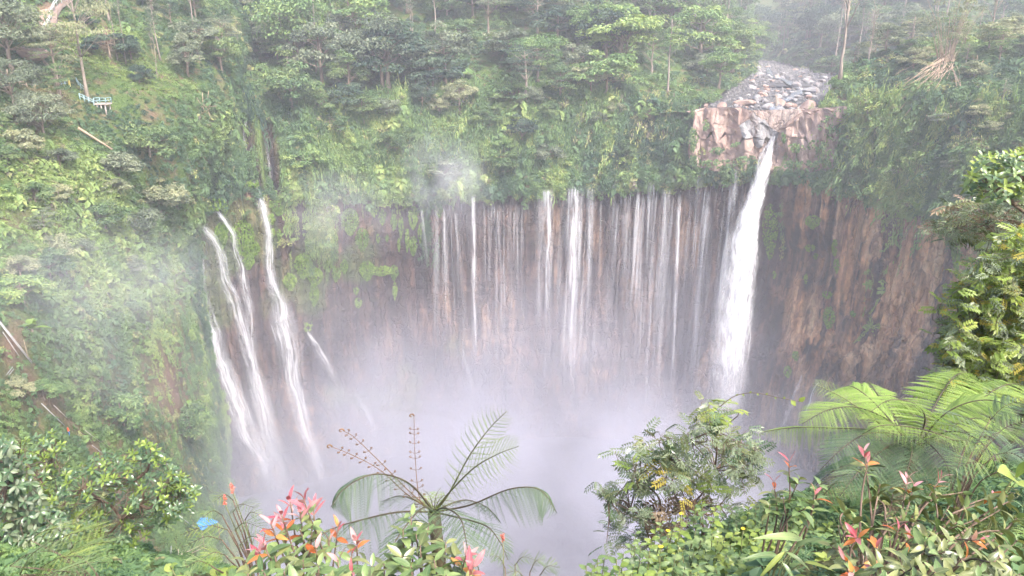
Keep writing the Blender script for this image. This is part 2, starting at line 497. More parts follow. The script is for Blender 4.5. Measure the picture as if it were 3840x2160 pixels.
# --- wooded hillside above the cliff (left and centre)
hill_net = [
 [(100,120,192),(185,120,195),(250,116,204),(300,116,209),(365,111,210),(440,106,218),(530,101,222),(610,101,222.5),(652,108,216),(690,116,211)],
 [(90,100,196),(180,100,198),(246,97,205),(298,96,212),(366,90,222),(443,85,230),(532,80,234),(615,80,234),(672,96,232),(712,101,226)],
 [(60,40,235),(165,42,240),(238,42,245),(298,40,252),(368,34,262),(445,28,268),(535,24,274),(620,22,282),(695,42,310),(752,72,340)],
 [(20,-40,285),(140,-40,290),(230,-40,295),(300,-42,300),(375,-46,310),(450,-50,320),(540,-52,330),(630,-46,345),(710,-20,400),(755,56,470)],
 [(-20,-110,360),(120,-110,360),(220,-110,360),(300,-112,365),(380,-116,370),(455,-118,380),(545,-118,390),(640,-110,410),(710,-80,500),(750,-20,600)],
]
hill = loft(hill_net, 70, 150, lambda p: 2.4 * fbm(p * 0.06, 31, 4))
px, py, _ = proj(hill.P)
o_hill = sheet('hillside', hill, M_SOIL, {'grn': np.ones(px.shape)})

# --- the nearer slope on the left that carries the trail
left_net = [
 [(-170,-60,150),(-40,-60,175),(60,-60,200),(140,-50,225),(205,-30,240),(250,-20,260),(270,-20,290)],
 [(-165,50,122),(-40,52,137),(50,52,152),(120,56,166),(190,60,182),(230,66,198),(246,70,220)],
 [(-165,115,106),(-40,110,122),(50,105,137),(120,105,150),(188,108,165),(224,114,179),(236,118,200)],
 [(-170,200,88),(-40,200,102),(50,200,118),(110,205,132),(160,210,147),(190,216,161),(198,220,185)],
 [(-180,300,72),(-40,300,85),(50,300,100),(110,304,117),(165,308,137),(196,310,154),(203,314,180)],
 [(-190,430,58),(-40,430,68),(50,430,82),(110,432,100),(170,432,122),(213,432,144),(224,434,172)],
 [(-200,560,48),(-40,560,56),(50,560,68),(100,560,82),(150,556,98),(212,544,118),(238,530,142)],
 [(-230,760,40),(-60,760,48),(30,760,58),(80,750,70),(140,730,84),(230,690,100),(262,650,125)],
 [(-230,1000,34),(-60,1000,42),(30,1000,50),(90,960,62),(150,900,74),(215,820,92),(270,720,115)],
]
def left_disp(p):
    px, py, _ = proj(p)
    d = 2.0 * fbm(p * 0.07, 41, 4) + 0.5 * fbm(p * 0.4, 45, 3)
    # eroded brown gully running down towards the trail
    c = np.interp(py, [180, 300, 400, 470, 560], [70, 95, 100, 118, 150])
    d -= 2.2 * np.exp(-((px - c) / 9.0) ** 2) * sstep(380, 430, py)
    return d
left = loft(left_net, 170, 150, left_disp)
px, py, _ = proj(left.P)
nl = fbm(left.P.reshape(-1, 3) * 0.10, 47, 4).reshape(px.shape)
c1 = np.interp(py, [330, 400, 440, 500, 576], [0, 45, 88, 120, 165])
bare = 0.85 * np.exp(-((px - c1) / (9 + 6 * nl)) ** 2) * sstep(330, 380, py)
bare = np.maximum(bare, np.exp(-(((px - 12) / 16) ** 2 + ((py - 345) / 22) ** 2)))
bare = np.maximum(bare, np.exp(-(((px - 170) / 28) ** 2 + ((py - 380) / 60) ** 2)) * 0.75)
bare = np.maximum(bare, np.exp(-(((px - 48) / 10) ** 2 + ((py - 12) / 18) ** 2)))
bare = np.maximum(bare, np.exp(-(((px - 105) / 20) ** 2 + ((py - 38) / 16) ** 2)))
bare = np.maximum(bare, 0.8 * np.exp(-(((px - 35) / 22) ** 2 + ((py - 105) / 24) ** 2)))
bare = np.maximum(bare, np.exp(-(((px - 152) / 8) ** 2 + ((py - 116) / 5) ** 2)))
left.bare = np.clip(bare + 0.25 * sstep(0.15, 0.4, nl), 0, 1)
o_left = sheet('slope', left, M_SOIL, {'grn': 1 - left.bare})

# --- right bluff
bluff_net = [
 [(815,118,200),(845,116,195),(905,112,184),(965,113,172),(1040,124,158),(1135,146,138)],
 [(821,106,202),(846,100,199),(905,88,190),(968,84,180),(1045,92,166),(1140,112,146)],
 [(833,84,207),(862,67,214),(915,50,220),(985,42,218),(1060,44,205),(1160,56,186)],
 [(838,84,240),(866,68,250),(918,50,262),(988,30,270),(1064,24,270),(1170,30,270)],
]
bluff = loft(bluff_net, 50, 80, lambda p: 1.8 * fbm(p * 0.07, 51, 4))
bluff_o = sheet('bluff', bluff, M_SOIL, {'grn': np.ones(bluff.P.shape[:2])})

# --- river bed above the fall
bed_net = [
 [(692,150,224),(703,150,223),(735,150,220),(773,160,216),(800,150,214),(822,150,212),(836,150,210)],
 [(692,112,216),(703,111.5,215),(735,112,212),(773,128,208.5),(800,113,206.5),(822,111,203.5),(836,110,202)],
 [(692,109.5,219),(704,109,218),(738,109,216),(773,115,213),(802,111,211),(824,109.5,209),(838,109,208)],
 [(690,104,226),(712,104,226),(742,104,226),(773,106,226),(804,106,226),(828,105,224),(842,104,224)],
 [(712,90,270),(732,90,270),(754,90,270),(778,91,270),(806,91,270),(832,90,268),(855,88,268)],
 [(730,78,325),(746,77,325),(760,77,325),(780,78,325),(806,78,325),(832,78,320),(860,76,320)],
 [(738,68,400),(750,67,400),(760,67,400),(775,68,400),(795,70,398),(820,70,395),(850,66,395)],
 [(742,60,500),(750,60,500),(757,60,500),(768,61,500),(780,62,500),(800,60,500),(830,54,500)],
]
bed = loft(bed_net, 110, 90, lambda p: 0.7 * fbm(p * [0.10, 0.05, 0.1], 61, 3))
o_bed = sheet('riverbed', bed, M_BED, {})

# --- far wooded hill behind the river
far_net = [
 [(640,72,560),(730,70,540),(765,68,520),(790,76,410),(825,84,340),(870,84,300),(960,84,300),(1080,90,300),(1200,100,300)],
 [(640,55,580),(730,55,560),(765,56,545),(795,66,440),(835,70,370),(880,66,330),(965,60,330),(1085,62,330),(1210,66,330)],
 [(630,-20,700),(730,-15,690),(770,-10,680),(810,0,600),(850,-5,520),(900,-8,470),(980,-10,450),(1095,-10,450),(1220,-10,450)],
 [(620,-120,900),(730,-120,900),(775,-120,900),(820,-115,800),(860,-115,700),(910,-115,650),(990,-115,620),(1105,-115,620),(1230,-115,620)],
]
far = loft(far_net, 50, 90, lambda p: 4.0 * fbm(p * 0.03, 71, 4))
o_far = sheet('far_hill', far, M_SOIL, {'grn': np.ones(far.P.shape[:2]) * 0.9})

BV = []
for V, q in TERRAIN:
    BV.append(BVHTree.FromPolygons([Vector(v) for v in V], [tuple(int(k) for k in f) for f in q]))
SURF = {'wall': 0, 'hill': 1, 'left': 2, 'bluff': 3, 'bed': 4, 'far': 5}

def hit(px, py, only=None):
    d = Vector(ray(px, py)).normalized()
    best = None
    for k in ([SURF[s] for s in only] if only else range(len(BV))):
        loc, nrm, idx, dist = BV[k].ray_cast(Vector((0, 0, 0)), d, 2000)
        if loc is not None and (best is None or dist < best[2]):
            best = (np.array(loc), np.array(nrm if nrm.dot(d) < 0 else -nrm), dist)
    return best

def at(px, py, only=None, out=0.0):
    h = hit(px, py, only)
    if h is None: return W(px, py, 200)
    return h[0] + h[1] * out

def ground_z(x, y, default=-20.0):
    zs = []
    for b in BV:
        loc, n, i, d = b.ray_cast(Vector((x, y, 400)), Vector((0, 0, -1)), 900)
        if loc is not None: zs.append(loc.z)
    return max(zs) if zs else default

# --- pool and gorge floor
def water_mat():
    m, nt, out = new_mat('pool_water')
    tc = nt.nodes.new('ShaderNodeTexCoord'); P = tc.outputs['Object']
    f = noise_n(nt, P, 0.08, 5, 0.6)
    p = nt.nodes.new('ShaderNodeBsdfPrincipled')
    nt.links.new(ramp(nt, f, [(0.35, (0.05, 0.05, 0.06)), (0.65, (0.12, 0.12, 0.14))]), p.inputs['Base Color'])
    p.inputs['Roughness'].default_value = 0.25
    b = nt.nodes.new('ShaderNodeBump'); b.inputs['Strength'].default_value = 0.5; b.inputs['Distance'].default_value = 0.4
    nt.links.new(noise_n(nt, P, 0.6, 4, 0.6), b.inputs['Height']); nt.links.new(b.outputs[0], p.inputs['Normal'])
    nt.links.new(p.outputs[0], out.inputs[0])
    return m
gx, gy = np.meshgrid(np.linspace(-110, 130, 60), np.linspace(40, 230, 50))
Pp = np.stack([gx, gy, np.full(gx.shape, ZP) + 0.12 * fbm(np.stack([gx.ravel(), gy.ravel(), 0 * gx.ravel()], -1) * 0.3, 81, 3).reshape(gx.shape)], -1)
s = Surf(); s.P = Pp; s.N = np.broadcast_to(np.array([0, 0, 1.0]), Pp.shape)
o_pool = sheet('pool', s, water_mat(), {})
TERRAIN.pop()
# ground sheet far below and around everything
me = mesh_np('ground', [[-3000, -3000, -125], [3000, -3000, -125], [3000, 3000, -125], [-3000, 3000, -125]], [[0, 1, 2, 3]], None, [M_SOIL], False, {'grn': ('POINT', 'FLOAT', np.ones(4))})
o = obj('ground', me); o['kind'] = 'structure'
# ------------------------------------------------------------------ foliage: leaves, clumps, ground cover
def leaves(mb, C, Nr, L, wid, rng, lv, axis=None, fold=0.12):
    """n diamond leaves, each two folded triangles"""
    n = len(C)
    Nr = unit(Nr)
    axis = rng.normal(size=(n, 3)) if axis is None else np.broadcast_to(axis, (n, 3))
    a = axis - Nr * np.einsum('ij,ij->i', axis, Nr)[:, None]
    a = unit(a)
    b = np.cross(Nr, a)
    L = np.broadcast_to(np.asarray(L, float), (n,))[:, None]
    w = np.broadcast_to(np.asarray(wid, float), (n,))[:, None]
    V = np.stack([C - a * L * 0.5, C + b * w * 0.5 - a * L * 0.08 + Nr * L * fold, C + a * L * 0.5 - Nr * L * fold * 0.8, C - b * w * 0.5 - a * L * 0.08 + Nr * L * fold], 1).reshape(-1, 3)
    k = np.arange(n)[:, None] * 4
    T = np.concatenate([k + np.array([[0, 2, 1]]), k + np.array([[0, 3, 2]])])
    mb.add(V, None, T, np.repeat(np.broadcast_to(lv, (n,)), 4))

def sphere_dirs(rng, n, zmin=-1.0):
    z = rng.uniform(zmin, 1, n); t = rng.uniform(0, 2 * np.pi, n); r = np.sqrt(np.maximum(0, 1 - z * z))
    return np.stack([r * np.cos(t), r * np.sin(t), z], -1)

def blob(mb, c, rad, n, L, rng, lvc, aspect=0.5, droop=0.0, zmin=-0.35):
    d = sphere_dirs(rng, n, zmin)
    rr = rng.uniform(0.55, 1.12, n)[:, None]
    C = np.asarray(c) + d * np.asarray(rad) * rr
    Nr = d * 0.7 + rng.normal(size=(n, 3)) * 0.45 + np.array([0, 0, 0.55])
    ax = rng.normal(size=(n, 3)) * 0.6 + d + np.array([0, 0, -droop])
    leaves(mb, C, Nr, L * rng.uniform(0.7, 1.3, n), L * aspect * rng.uniform(0.7, 1.3, n), rng, np.clip(lvc + rng.uniform(-0.3, 0.3, n), 0, 1), ax)

G_RAMP = [(0.0, (0.042, 0.085, 0.060)), (0.3, (0.080, 0.146, 0.080)), (0.55, (0.142, 0.231, 0.090)), (0.75, (0.236, 0.333, 0.106)), (0.88, (0.379, 0.418, 0.149)), (1.0, (0.191, 0.165, 0.124))]
M_COVER = leaf_mat('cover_leaf', G_RAMP, 0.2, 0.55, 0.3, 0.22, instancer=True)

PROTO = bpy.data.collections.new('prototypes')
def cover_proto(name, fn, seed):
    rng = np.random.RandomState(seed); mb = MB(); fn(mb, rng)
    o = bpy.data.objects.new(name, mb.mesh(name, [M_COVER])); PROTO.objects.link(o)
    return o
def p_bush(mb, rng):
    for k in range(5):
        c = rng.normal(size=3) * [0.45, 0.45, 0.18] + [0, 0, 0.35]
        blob(mb, c, (0.5, 0.5, 0.4), 16, 0.34, rng, rng.uniform(0.25, 0.75), 0.55)
def p_vine(mb, rng):
    # hangs down the local -Y direction of a wall (local z points out of the wall)
    for k in range(6):
        c = np.array([rng.normal() * 0.32, -k * 0.42 + 0.6, 0.12 + 0.12 * rng.rand()])
        n = 13
        C = c + rng.normal(size=(n, 3)) * [0.26, 0.30, 0.12]
        leaves(mb, C, rng.normal(size=(n, 3)) * 0.45 + [0, 0.35, 1], 0.34 * rng.uniform(0.7, 1.3, n), 0.17, rng, np.clip(0.5 + rng.uniform(-0.5, 0.5, n), 0, 1), rng.normal(size=(n, 3)) * 0.35 + [0, -1, 0])
def p_tuft(mb, rng):
    n = 40
    t = rng.uniform(0, 2 * np.pi, n); e = rng.uniform(0.3, 1.2, n)
    d = np.stack([np.cos(t) * np.cos(e), np.sin(t) * np.cos(e), np.sin(e)], -1)
    L = rng.uniform(0.5, 1.0, n)
    leaves(mb, d * L[:, None] * 0.5, np.cross(d, rng.normal(size=(n, 3))), L, 0.10, rng, rng.rand(n), d, 0.05)
def p_fern(mb, rng):
    for k in range(9):
        t = k * 0.7 + rng.uniform(0, 0.4); n = 9
        s = np.linspace(0.15, 1, n)
        C = np.stack([np.cos(t) * s, np.sin(t) * s, 0.55 * s - 0.65 * s ** 2 + 0.1], -1)
        side = np.array([-np.sin(t), np.cos(t), 0])
        for sg in (-1, 1):
            leaves(mb, C + side * sg * 0.13, np.tile([0, 0, 1.0], (n, 1)) + rng.normal(size=(n, 3)) * 0.2, 0.30 * (1.15 - s), 0.11, rng, np.full(n, 0.3 + 0.5 * rng.rand()), side * sg + np.array([np.cos(t), np.sin(t), -0.3]) * 0.6)
def p_big(mb, rng):
    n = 16
    d = sphere_dirs(rng, n, 0.1)
    leaves(mb, d * rng.uniform(0.5, 0.8, (n, 1)), d + [0, 0, 0.8], 0.75, 0.5, rng, rng.rand(n), d + [0, 0, -0.4], 0.08)
covers = [cover_proto('cover_a', p_bush, 1), cover_proto('cover_b', p_bush, 2), cover_proto('cover_c', p_vine, 3), cover_proto('cover_d', p_vine, 4),
          cover_proto('cover_e', p_tuft, 5), cover_proto('cover_f', p_fern, 6), cover_proto('cover_g', p_big, 7)]
COVER_ORDER = sorted(range(len(covers)), key=lambda k: covers[k].name)   # collection children are picked in name order

def gn_scatter(name, P, ROT, SCL, TINT, PID, label, cat):
    me = mesh_np(name, P, None, None, [], False, {'rot': ('POINT', 'FLOAT_VECTOR', ROT), 'scl': ('POINT', 'FLOAT_VECTOR', SCL), 'tint': ('POINT', 'FLOAT', TINT), 'pid': ('POINT', 'INT', PID)})
    o = obj(name, me); tag(o, label, cat, None, 'stuff')
    ng = bpy.data.node_groups.new(name, 'GeometryNodeTree')
    ng.interface.new_socket('Geometry', in_out='INPUT', socket_type='NodeSocketGeometry')
    ng.interface.new_socket('Geometry', in_out='OUTPUT', socket_type='NodeSocketGeometry')
    gi, go = ng.nodes.new('NodeGroupInput'), ng.nodes.new('NodeGroupOutput')
    iop = ng.nodes.new('GeometryNodeInstanceOnPoints')
    ci = ng.nodes.new('GeometryNodeCollectionInfo')
    ci.inputs['Collection'].default_value = PROTO
    ci.inputs['Separate Children'].default_value = True
    ci.inputs['Reset Children'].default_value = True
    def na(nm, typ):
        n = ng.nodes.new('GeometryNodeInputNamedAttribute'); n.data_type = typ; n.inputs['Name'].default_value = nm
        return n.outputs[0]
    e2r = ng.nodes.new('FunctionNodeEulerToRotation')
    ng.links.new(na('rot', 'FLOAT_VECTOR'), e2r.inputs[0])
    ng.links.new(gi.outputs[0], iop.inputs['Points'])
    ng.links.new(ci.outputs[0], iop.inputs['Instance'])
    iop.inputs['Pick Instance'].default_value = True
    ng.links.new(na('pid', 'INT'), iop.inputs['Instance Index'])
    ng.links.new(e2r.outputs[0], iop.inputs['Rotation'])
    ng.links.new(na('scl', 'FLOAT_VECTOR'), iop.inputs['Scale'])
    ng.links.new(iop.outputs[0], go.inputs[0])
    md = o.modifiers.new('scatter', 'NODES'); md.node_group = ng
    return o

def euler_np(Mx):
    """(n,3,3) rotation matrices -> XYZ eulers"""
    sy = np.sqrt(Mx[:, 0, 0] ** 2 + Mx[:, 1, 0] ** 2)
    return np.stack([np.arctan2(Mx[:, 2, 1], Mx[:, 2, 2]), np.arctan2(-Mx[:, 2, 0], sy), np.arctan2(Mx[:, 1, 0], Mx[:, 0, 0])], -1)

def sample(surf, n, rng, attr=None):
    """area-weighted points on a loft grid"""
    P = surf.P
    e1 = P[1:, :-1] - P[:-1, :-1]; e2 = P[:-1, 1:] - P[:-1, :-1]
    A = np.linalg.norm(np.cross(e1, e2), axis=-1)
    c = rng.choice(A.size, n, p=A.ravel() / A.sum())
    i, j = np.unravel_index(c, A.shape)
    f, g = rng.rand(n, 1), rng.rand(n, 1)
    p = P[i, j] + e1[i, j] * f + e2[i, j] * g
    r = [p, unit(surf.N[i, j])]
    if attr is not None: r.append(attr[i, j])
    return r

def frames(Nr, rng, wall):
    """orientation: wall=True keeps local -Y pointing down the wall, else z is mostly up"""
    n = len(Nr)
    if wall:
        z = Nr
        y = np.array([0, 0, 1.0]) - z * z[:, 2:3]; y = unit(y + rng.normal(size=(n, 3)) * 0.06)
        x = unit(np.cross(y, z)); y = np.cross(z, x)
    else:
        z = unit(Nr * 0.6 + [0, 0, 0.7] + rng.normal(size=(n, 3)) * 0.12)
        t = rng.normal(size=(n, 3)); x = unit(np.cross(t, z)); y = np.cross(z, x)
    return euler_np(np.stack([x, y, z], -1))

class Cover:
    def __init__(s): s.p, s.r, s.s, s.t, s.i = [], [], [], [], []
    def add(s, P, Nr, rng, wall, scale, tint, kinds, stretch=(1, 1, 1), var=0.36):
        n = len(P)
        s.p.append(P); s.r.append(frames(Nr, rng, wall))
        sc = np.broadcast_to(np.asarray(scale, float), (n,)) * np.clip(np.exp(rng.normal(size=n) * var), 0.45, 2.3)
        s.s.append(sc[:, None] * rng.uniform(0.85, 1.2, (n, 3)) * np.asarray(stretch)); s.t.append(np.clip(tint, 0, 1)); s.i.append(rng.choice(kinds, n))
    def build(s, name, label, cat):
        return gn_scatter(name, np.concatenate(s.p), np.concatenate(s.r), np.concatenate(s.s), np.concatenate(s.t), np.concatenate(s.i), label, cat)

def in_frame(P, mx=40, my=40):
    px, py, dep = proj(P)
    return (px > -mx) & (px < 1024 + mx) & (py > -my) & (py < 576 + my) & (dep > 0), px, py

# left slope cover
rng = np.random.RandomState(100)
cv = Cover()
P, Nr, bare = sample(left, 46000, rng, left.bare)
ok, px, py = in_frame(P)
patch = fbm(P * 0.055, 91, 3); fine = fbm(P * 0.25, 95, 2)
keep = ok & (rng.rand(len(P)) > bare * 1.15) & (rng.rand(len(P)) < 0.35 + 0.65 * sstep(-0.3, 0.15, fine))
P, Nr, px, py, patch, fine = P[keep], Nr[keep], px[keep], py[keep], patch[keep], fine[keep]
grassy = np.exp(-(((px - 135) / 70) ** 2 + ((py - 78) / 32) ** 2))          # mown-looking bright bank by the handrail
dead = np.exp(-(((px - 35) / 40) ** 2 + ((py - 100) / 45) ** 2)) * 0.9 + np.exp(-(((px - 165) / 25) ** 2 + ((py - 395) / 45) ** 2)) * 0.7
tint = 0.50 + 0.66 * patch + 0.36 * fine + 0.16 * grassy + 0.12 * sstep(200, 300, py) * rng.rand(len(P))
tint = np.where(rng.rand(len(P)) < dead * 0.55, 0.97, np.minimum(tint, 0.78))
tint = np.where(rng.rand(len(P)) < 0.03, 0.95, tint)
sc = (0.75 + 0.45 * np.clip(patch + 0.4, 0, 1)) * np.interp(P[:, 1], [60, 110, 170], [0.52, 0.76, 1.05]) * (0.9 - 0.5 * grassy)
low = grassy > 0.4
steep = (px > 150) & (py > 300)
cv.add(P[~low & ~steep], Nr[~low & ~steep], rng, False, sc[~low & ~steep], tint[~low & ~steep], [0, 0, 1, 1, 5, 6, 4])
cv.add(P[low], Nr[low], rng, False, sc[low], tint[low], [0, 1, 4, 4, 5])
cv.add(P[steep], Nr[steep], rng, True, sc[steep], tint[steep], [2, 3, 2, 0])
cv.build('undergrowth', 'dense green undergrowth covering the near left slope', 'undergrowth')

# creepers and shrubs on the upper cliff
rng = np.random.RandomState(101)
cv = Cover()
P, Nr = sample(wall, 60000, rng)
ok, px, py = in_frame(P)
le = np.interp(px, [150, 195, 243, 293, 358, 438, 528, 610, 690, 762, 836, 906, 956, 1030], [222, 215, 195, 197, 201, 197, 192, 187, 180, 174, 187, 212, 233, 263])
nzc = fbm(P * [0.08, 0.08, 0.05], 97, 3); fine = fbm(P * [0.25, 0.25, 0.09], 98, 3)
tanz = sstep(684, 700, px + 42 * fine + 20 * nzc) * (1 - sstep(828, 842, px + 42 * fine + 18 * nzc))
lowbush = np.exp(-((py - le + 5 + 9 * fine) / 6.0) ** 2) * (1 - sstep(752, 762, px) * (1 - sstep(815, 830, px)))
dens = (py < le + np.where((px > 425) & (px < 765), -4, 3) + 7 * nzc) * (1 - tanz) * (0.35 + 0.65 * sstep(-0.35, 0.05, fine))
dens = np.maximum(dens * (1 - 0.75 * sstep(575, 640, px) * (1 - sstep(690, 700, px)) * sstep(-0.1, 0.15, nzc)), lowbush)
dens = np.where((np.abs(px - np.interp(py, [115, 190], [245, 256])) < 11.5 + 5 * fine) & (py > 120) & (py < 192), 0.0, dens)
dens = np.where((np.abs(px - np.interp(py, [115, 190], [266, 276])) < 8.5 + 6 * fine) & (py > 120) & (py < 195), 0.0, dens)
dens = np.where((np.abs(px - 184) < 4) & (py > 140) & (py < 185), 0.15, dens)
dens = np.maximum(dens, 0.22 * tanz * sstep(0.12, 0.3, nzc) * (py < le))
dens = np.maximum(dens, 0.35 * tanz * np.exp(-((py - 150 - 5 * fine) / 4.0) ** 2) * sstep(-0.1, 0.15, fine) * (np.abs(px - 768) > 12))
dens = np.maximum(dens, 0.8 * tanz * (py > le - 9 - 6 * fine) * (py < le + 3) * (np.abs(px - 765) > 10))
# green tongues hanging down into the wet wall on the left, and sparse tufts lower
tong = sstep(0.05, 0.3, fbm(P * [0.16, 0.16, 0.02], 99, 2)) * (1 - sstep(410, 440, px)) * sstep(278, 300, px)
dens = np.maximum(dens, tong * (1 - sstep(30, 75, py - le)))
dens = np.maximum(dens, 0.55 * (sstep(222, 230, px) * (1 - sstep(252, 262, px))) * (1 - sstep(70, 85, py - le)) * sstep(-0.2, 0.1, nzc))
rw = sstep(770, 790, px)
dens = np.maximum(dens, rw * (1 - sstep(-10, 6, py - le + 40 * nzc)) * 0.85 * sstep(845, 860, px))
dens = np.maximum(dens, rw * 0.5 * np.exp(-((px - 770) / 8.0) ** 2) * (py > 195) * (py < 275))
dens = np.maximum(dens, rw * 0.06 * sstep(0.2, 0.4, nzc) * (py < 420))
keep = ok & (rng.rand(len(P)) < dens)
P, Nr, px, py, nzc, fine, le = P[keep], Nr[keep], px[keep], py[keep], nzc[keep], fine[keep], le[keep]
strk = fbm(P * [0.35, 0.35, 0.06], 88, 2)
tint = 0.42 + 0.55 * nzc + 0.40 * fine + 0.45 * sstep(0.15, 0.5, strk) + 0.12 * rng.rand(len(P)) + 0.12 * (py > le)
tint = np.where(rng.rand(len(P)) < 0.05 + 0.25 * sstep(0.2, 0.4, -nzc) * (px > 560), 0.96, np.minimum(tint, 0.80))
bushy = (py > le - 16) & (py < le + 4) | (rng.rand(len(P)) < 0.3)
sc = np.interp(px, [200, 400, 850, 1000], [1.1, 1.25, 1.2, 0.95])
cv.add(P[bushy] + Nr[bushy] * 0.5, Nr[bushy], rng, False, sc[bushy] * 1.1, tint[bushy], [0, 1, 1, 0, 6, 5])
cv.add(P[~bushy], Nr[~bushy], rng, True, sc[~bushy] * 1.0, tint[~bushy], [2, 3], (0.85, 1.7, 1.0))
cv.build('creepers', 'green creepers and hanging vines draped over the upper cliff', 'creepers')

# hillside, bluff and far ground
rng = np.random.RandomState(102)
cv = Cover()
for surf, n, s0, tb, yy in ((hill, 15000, 1.6, 0.36, 120), (bluff, 9000, 1.35, 0.42, 150), (far, 9000, 2.6, 0.30, 100)):
    P, Nr = sample(surf, n, rng)
    ok, px, py = in_frame(P)
    nz_ = fbm(P * 0.06, 85, 3); f_ = fbm(P * 0.25, 86, 2)
    keep = ok & (P[:, 1] < 620) & (rng.rand(len(P)) < 0.4 + 0.6 * sstep(-0.3, 0.1, f_))
    P, Nr, nz_, f_ = P[keep], Nr[keep], nz_[keep], f_[keep]
    t = tb + 0.4 * nz_ + 0.3 * f_ + 0.1 * rng.rand(len(P))
    t = np.where(rng.rand(len(P)) < 0.05, 0.95, np.minimum(t, 0.78))
    cv.add(P, Nr, rng, False, s0, t, [0, 1, 0, 1, 5, 6])
cv.build('brush', 'low green brush covering the wooded hillsides around the river', 'brush')

# ------------------------------------------------------------------ trees
RA = {
 'mid':   [(0.0, (0.058, 0.111, 0.058)), (0.5, (0.135, 0.213, 0.095)), (1.0, (0.258, 0.325, 0.132))],
 'bright': [(0.0, (0.096, 0.179, 0.077)), (0.5, (0.201, 0.307, 0.123)), (1.0, (0.364, 0.444, 0.154))],
 'grey':  [(0.0, (0.082, 0.111, 0.082)), (0.5, (0.171, 0.213, 0.144)), (1.0, (0.314, 0.342, 0.230))],
 'dark':  [(0.0, (0.033, 0.065, 0.055)), (0.5, (0.066, 0.112, 0.084)), (1.0, (0.125, 0.179, 0.111))],
 'pale':  [(0.0, (0.149, 0.185, 0.109)), (0.5, (0.289, 0.314, 0.190)), (1.0, (0.456, 0.443, 0.259))],
}
M_LEAF = {k: leaf_mat('tree_leaf_' + k, v, 0.15, 0.6, 0.3, 0.9, 0.35) for k, v in RA.items()}
M_BARK = plain_mat('bark', (0.16, 0.115, 0.085), (0.36, 0.29, 0.23), 2.0, 0.9, 0.1, (1, 1, 0.25))
M_PALE = plain_mat('pale_bark', (0.20, 0.16, 0.13), (0.36, 0.30, 0.25), 1.6, 0.9, 0.1, (1, 1, 0.25))

def limb(mb, a, b, r0, r1, rng, sag=0.08, k=5, n=5):
    a, b = np.asarray(a, float), np.asarray(b, float)
    t = np.linspace(0, 1, n)[:, None]
    L = np.linalg.norm(b - a)
    mid = rng.normal(size=3) * sag * L
    p = a * (1 - t) + b * t + mid * (4 * t * (1 - t))
    mb.tube(p, np.linspace(r0, r1, n), k)
    return p

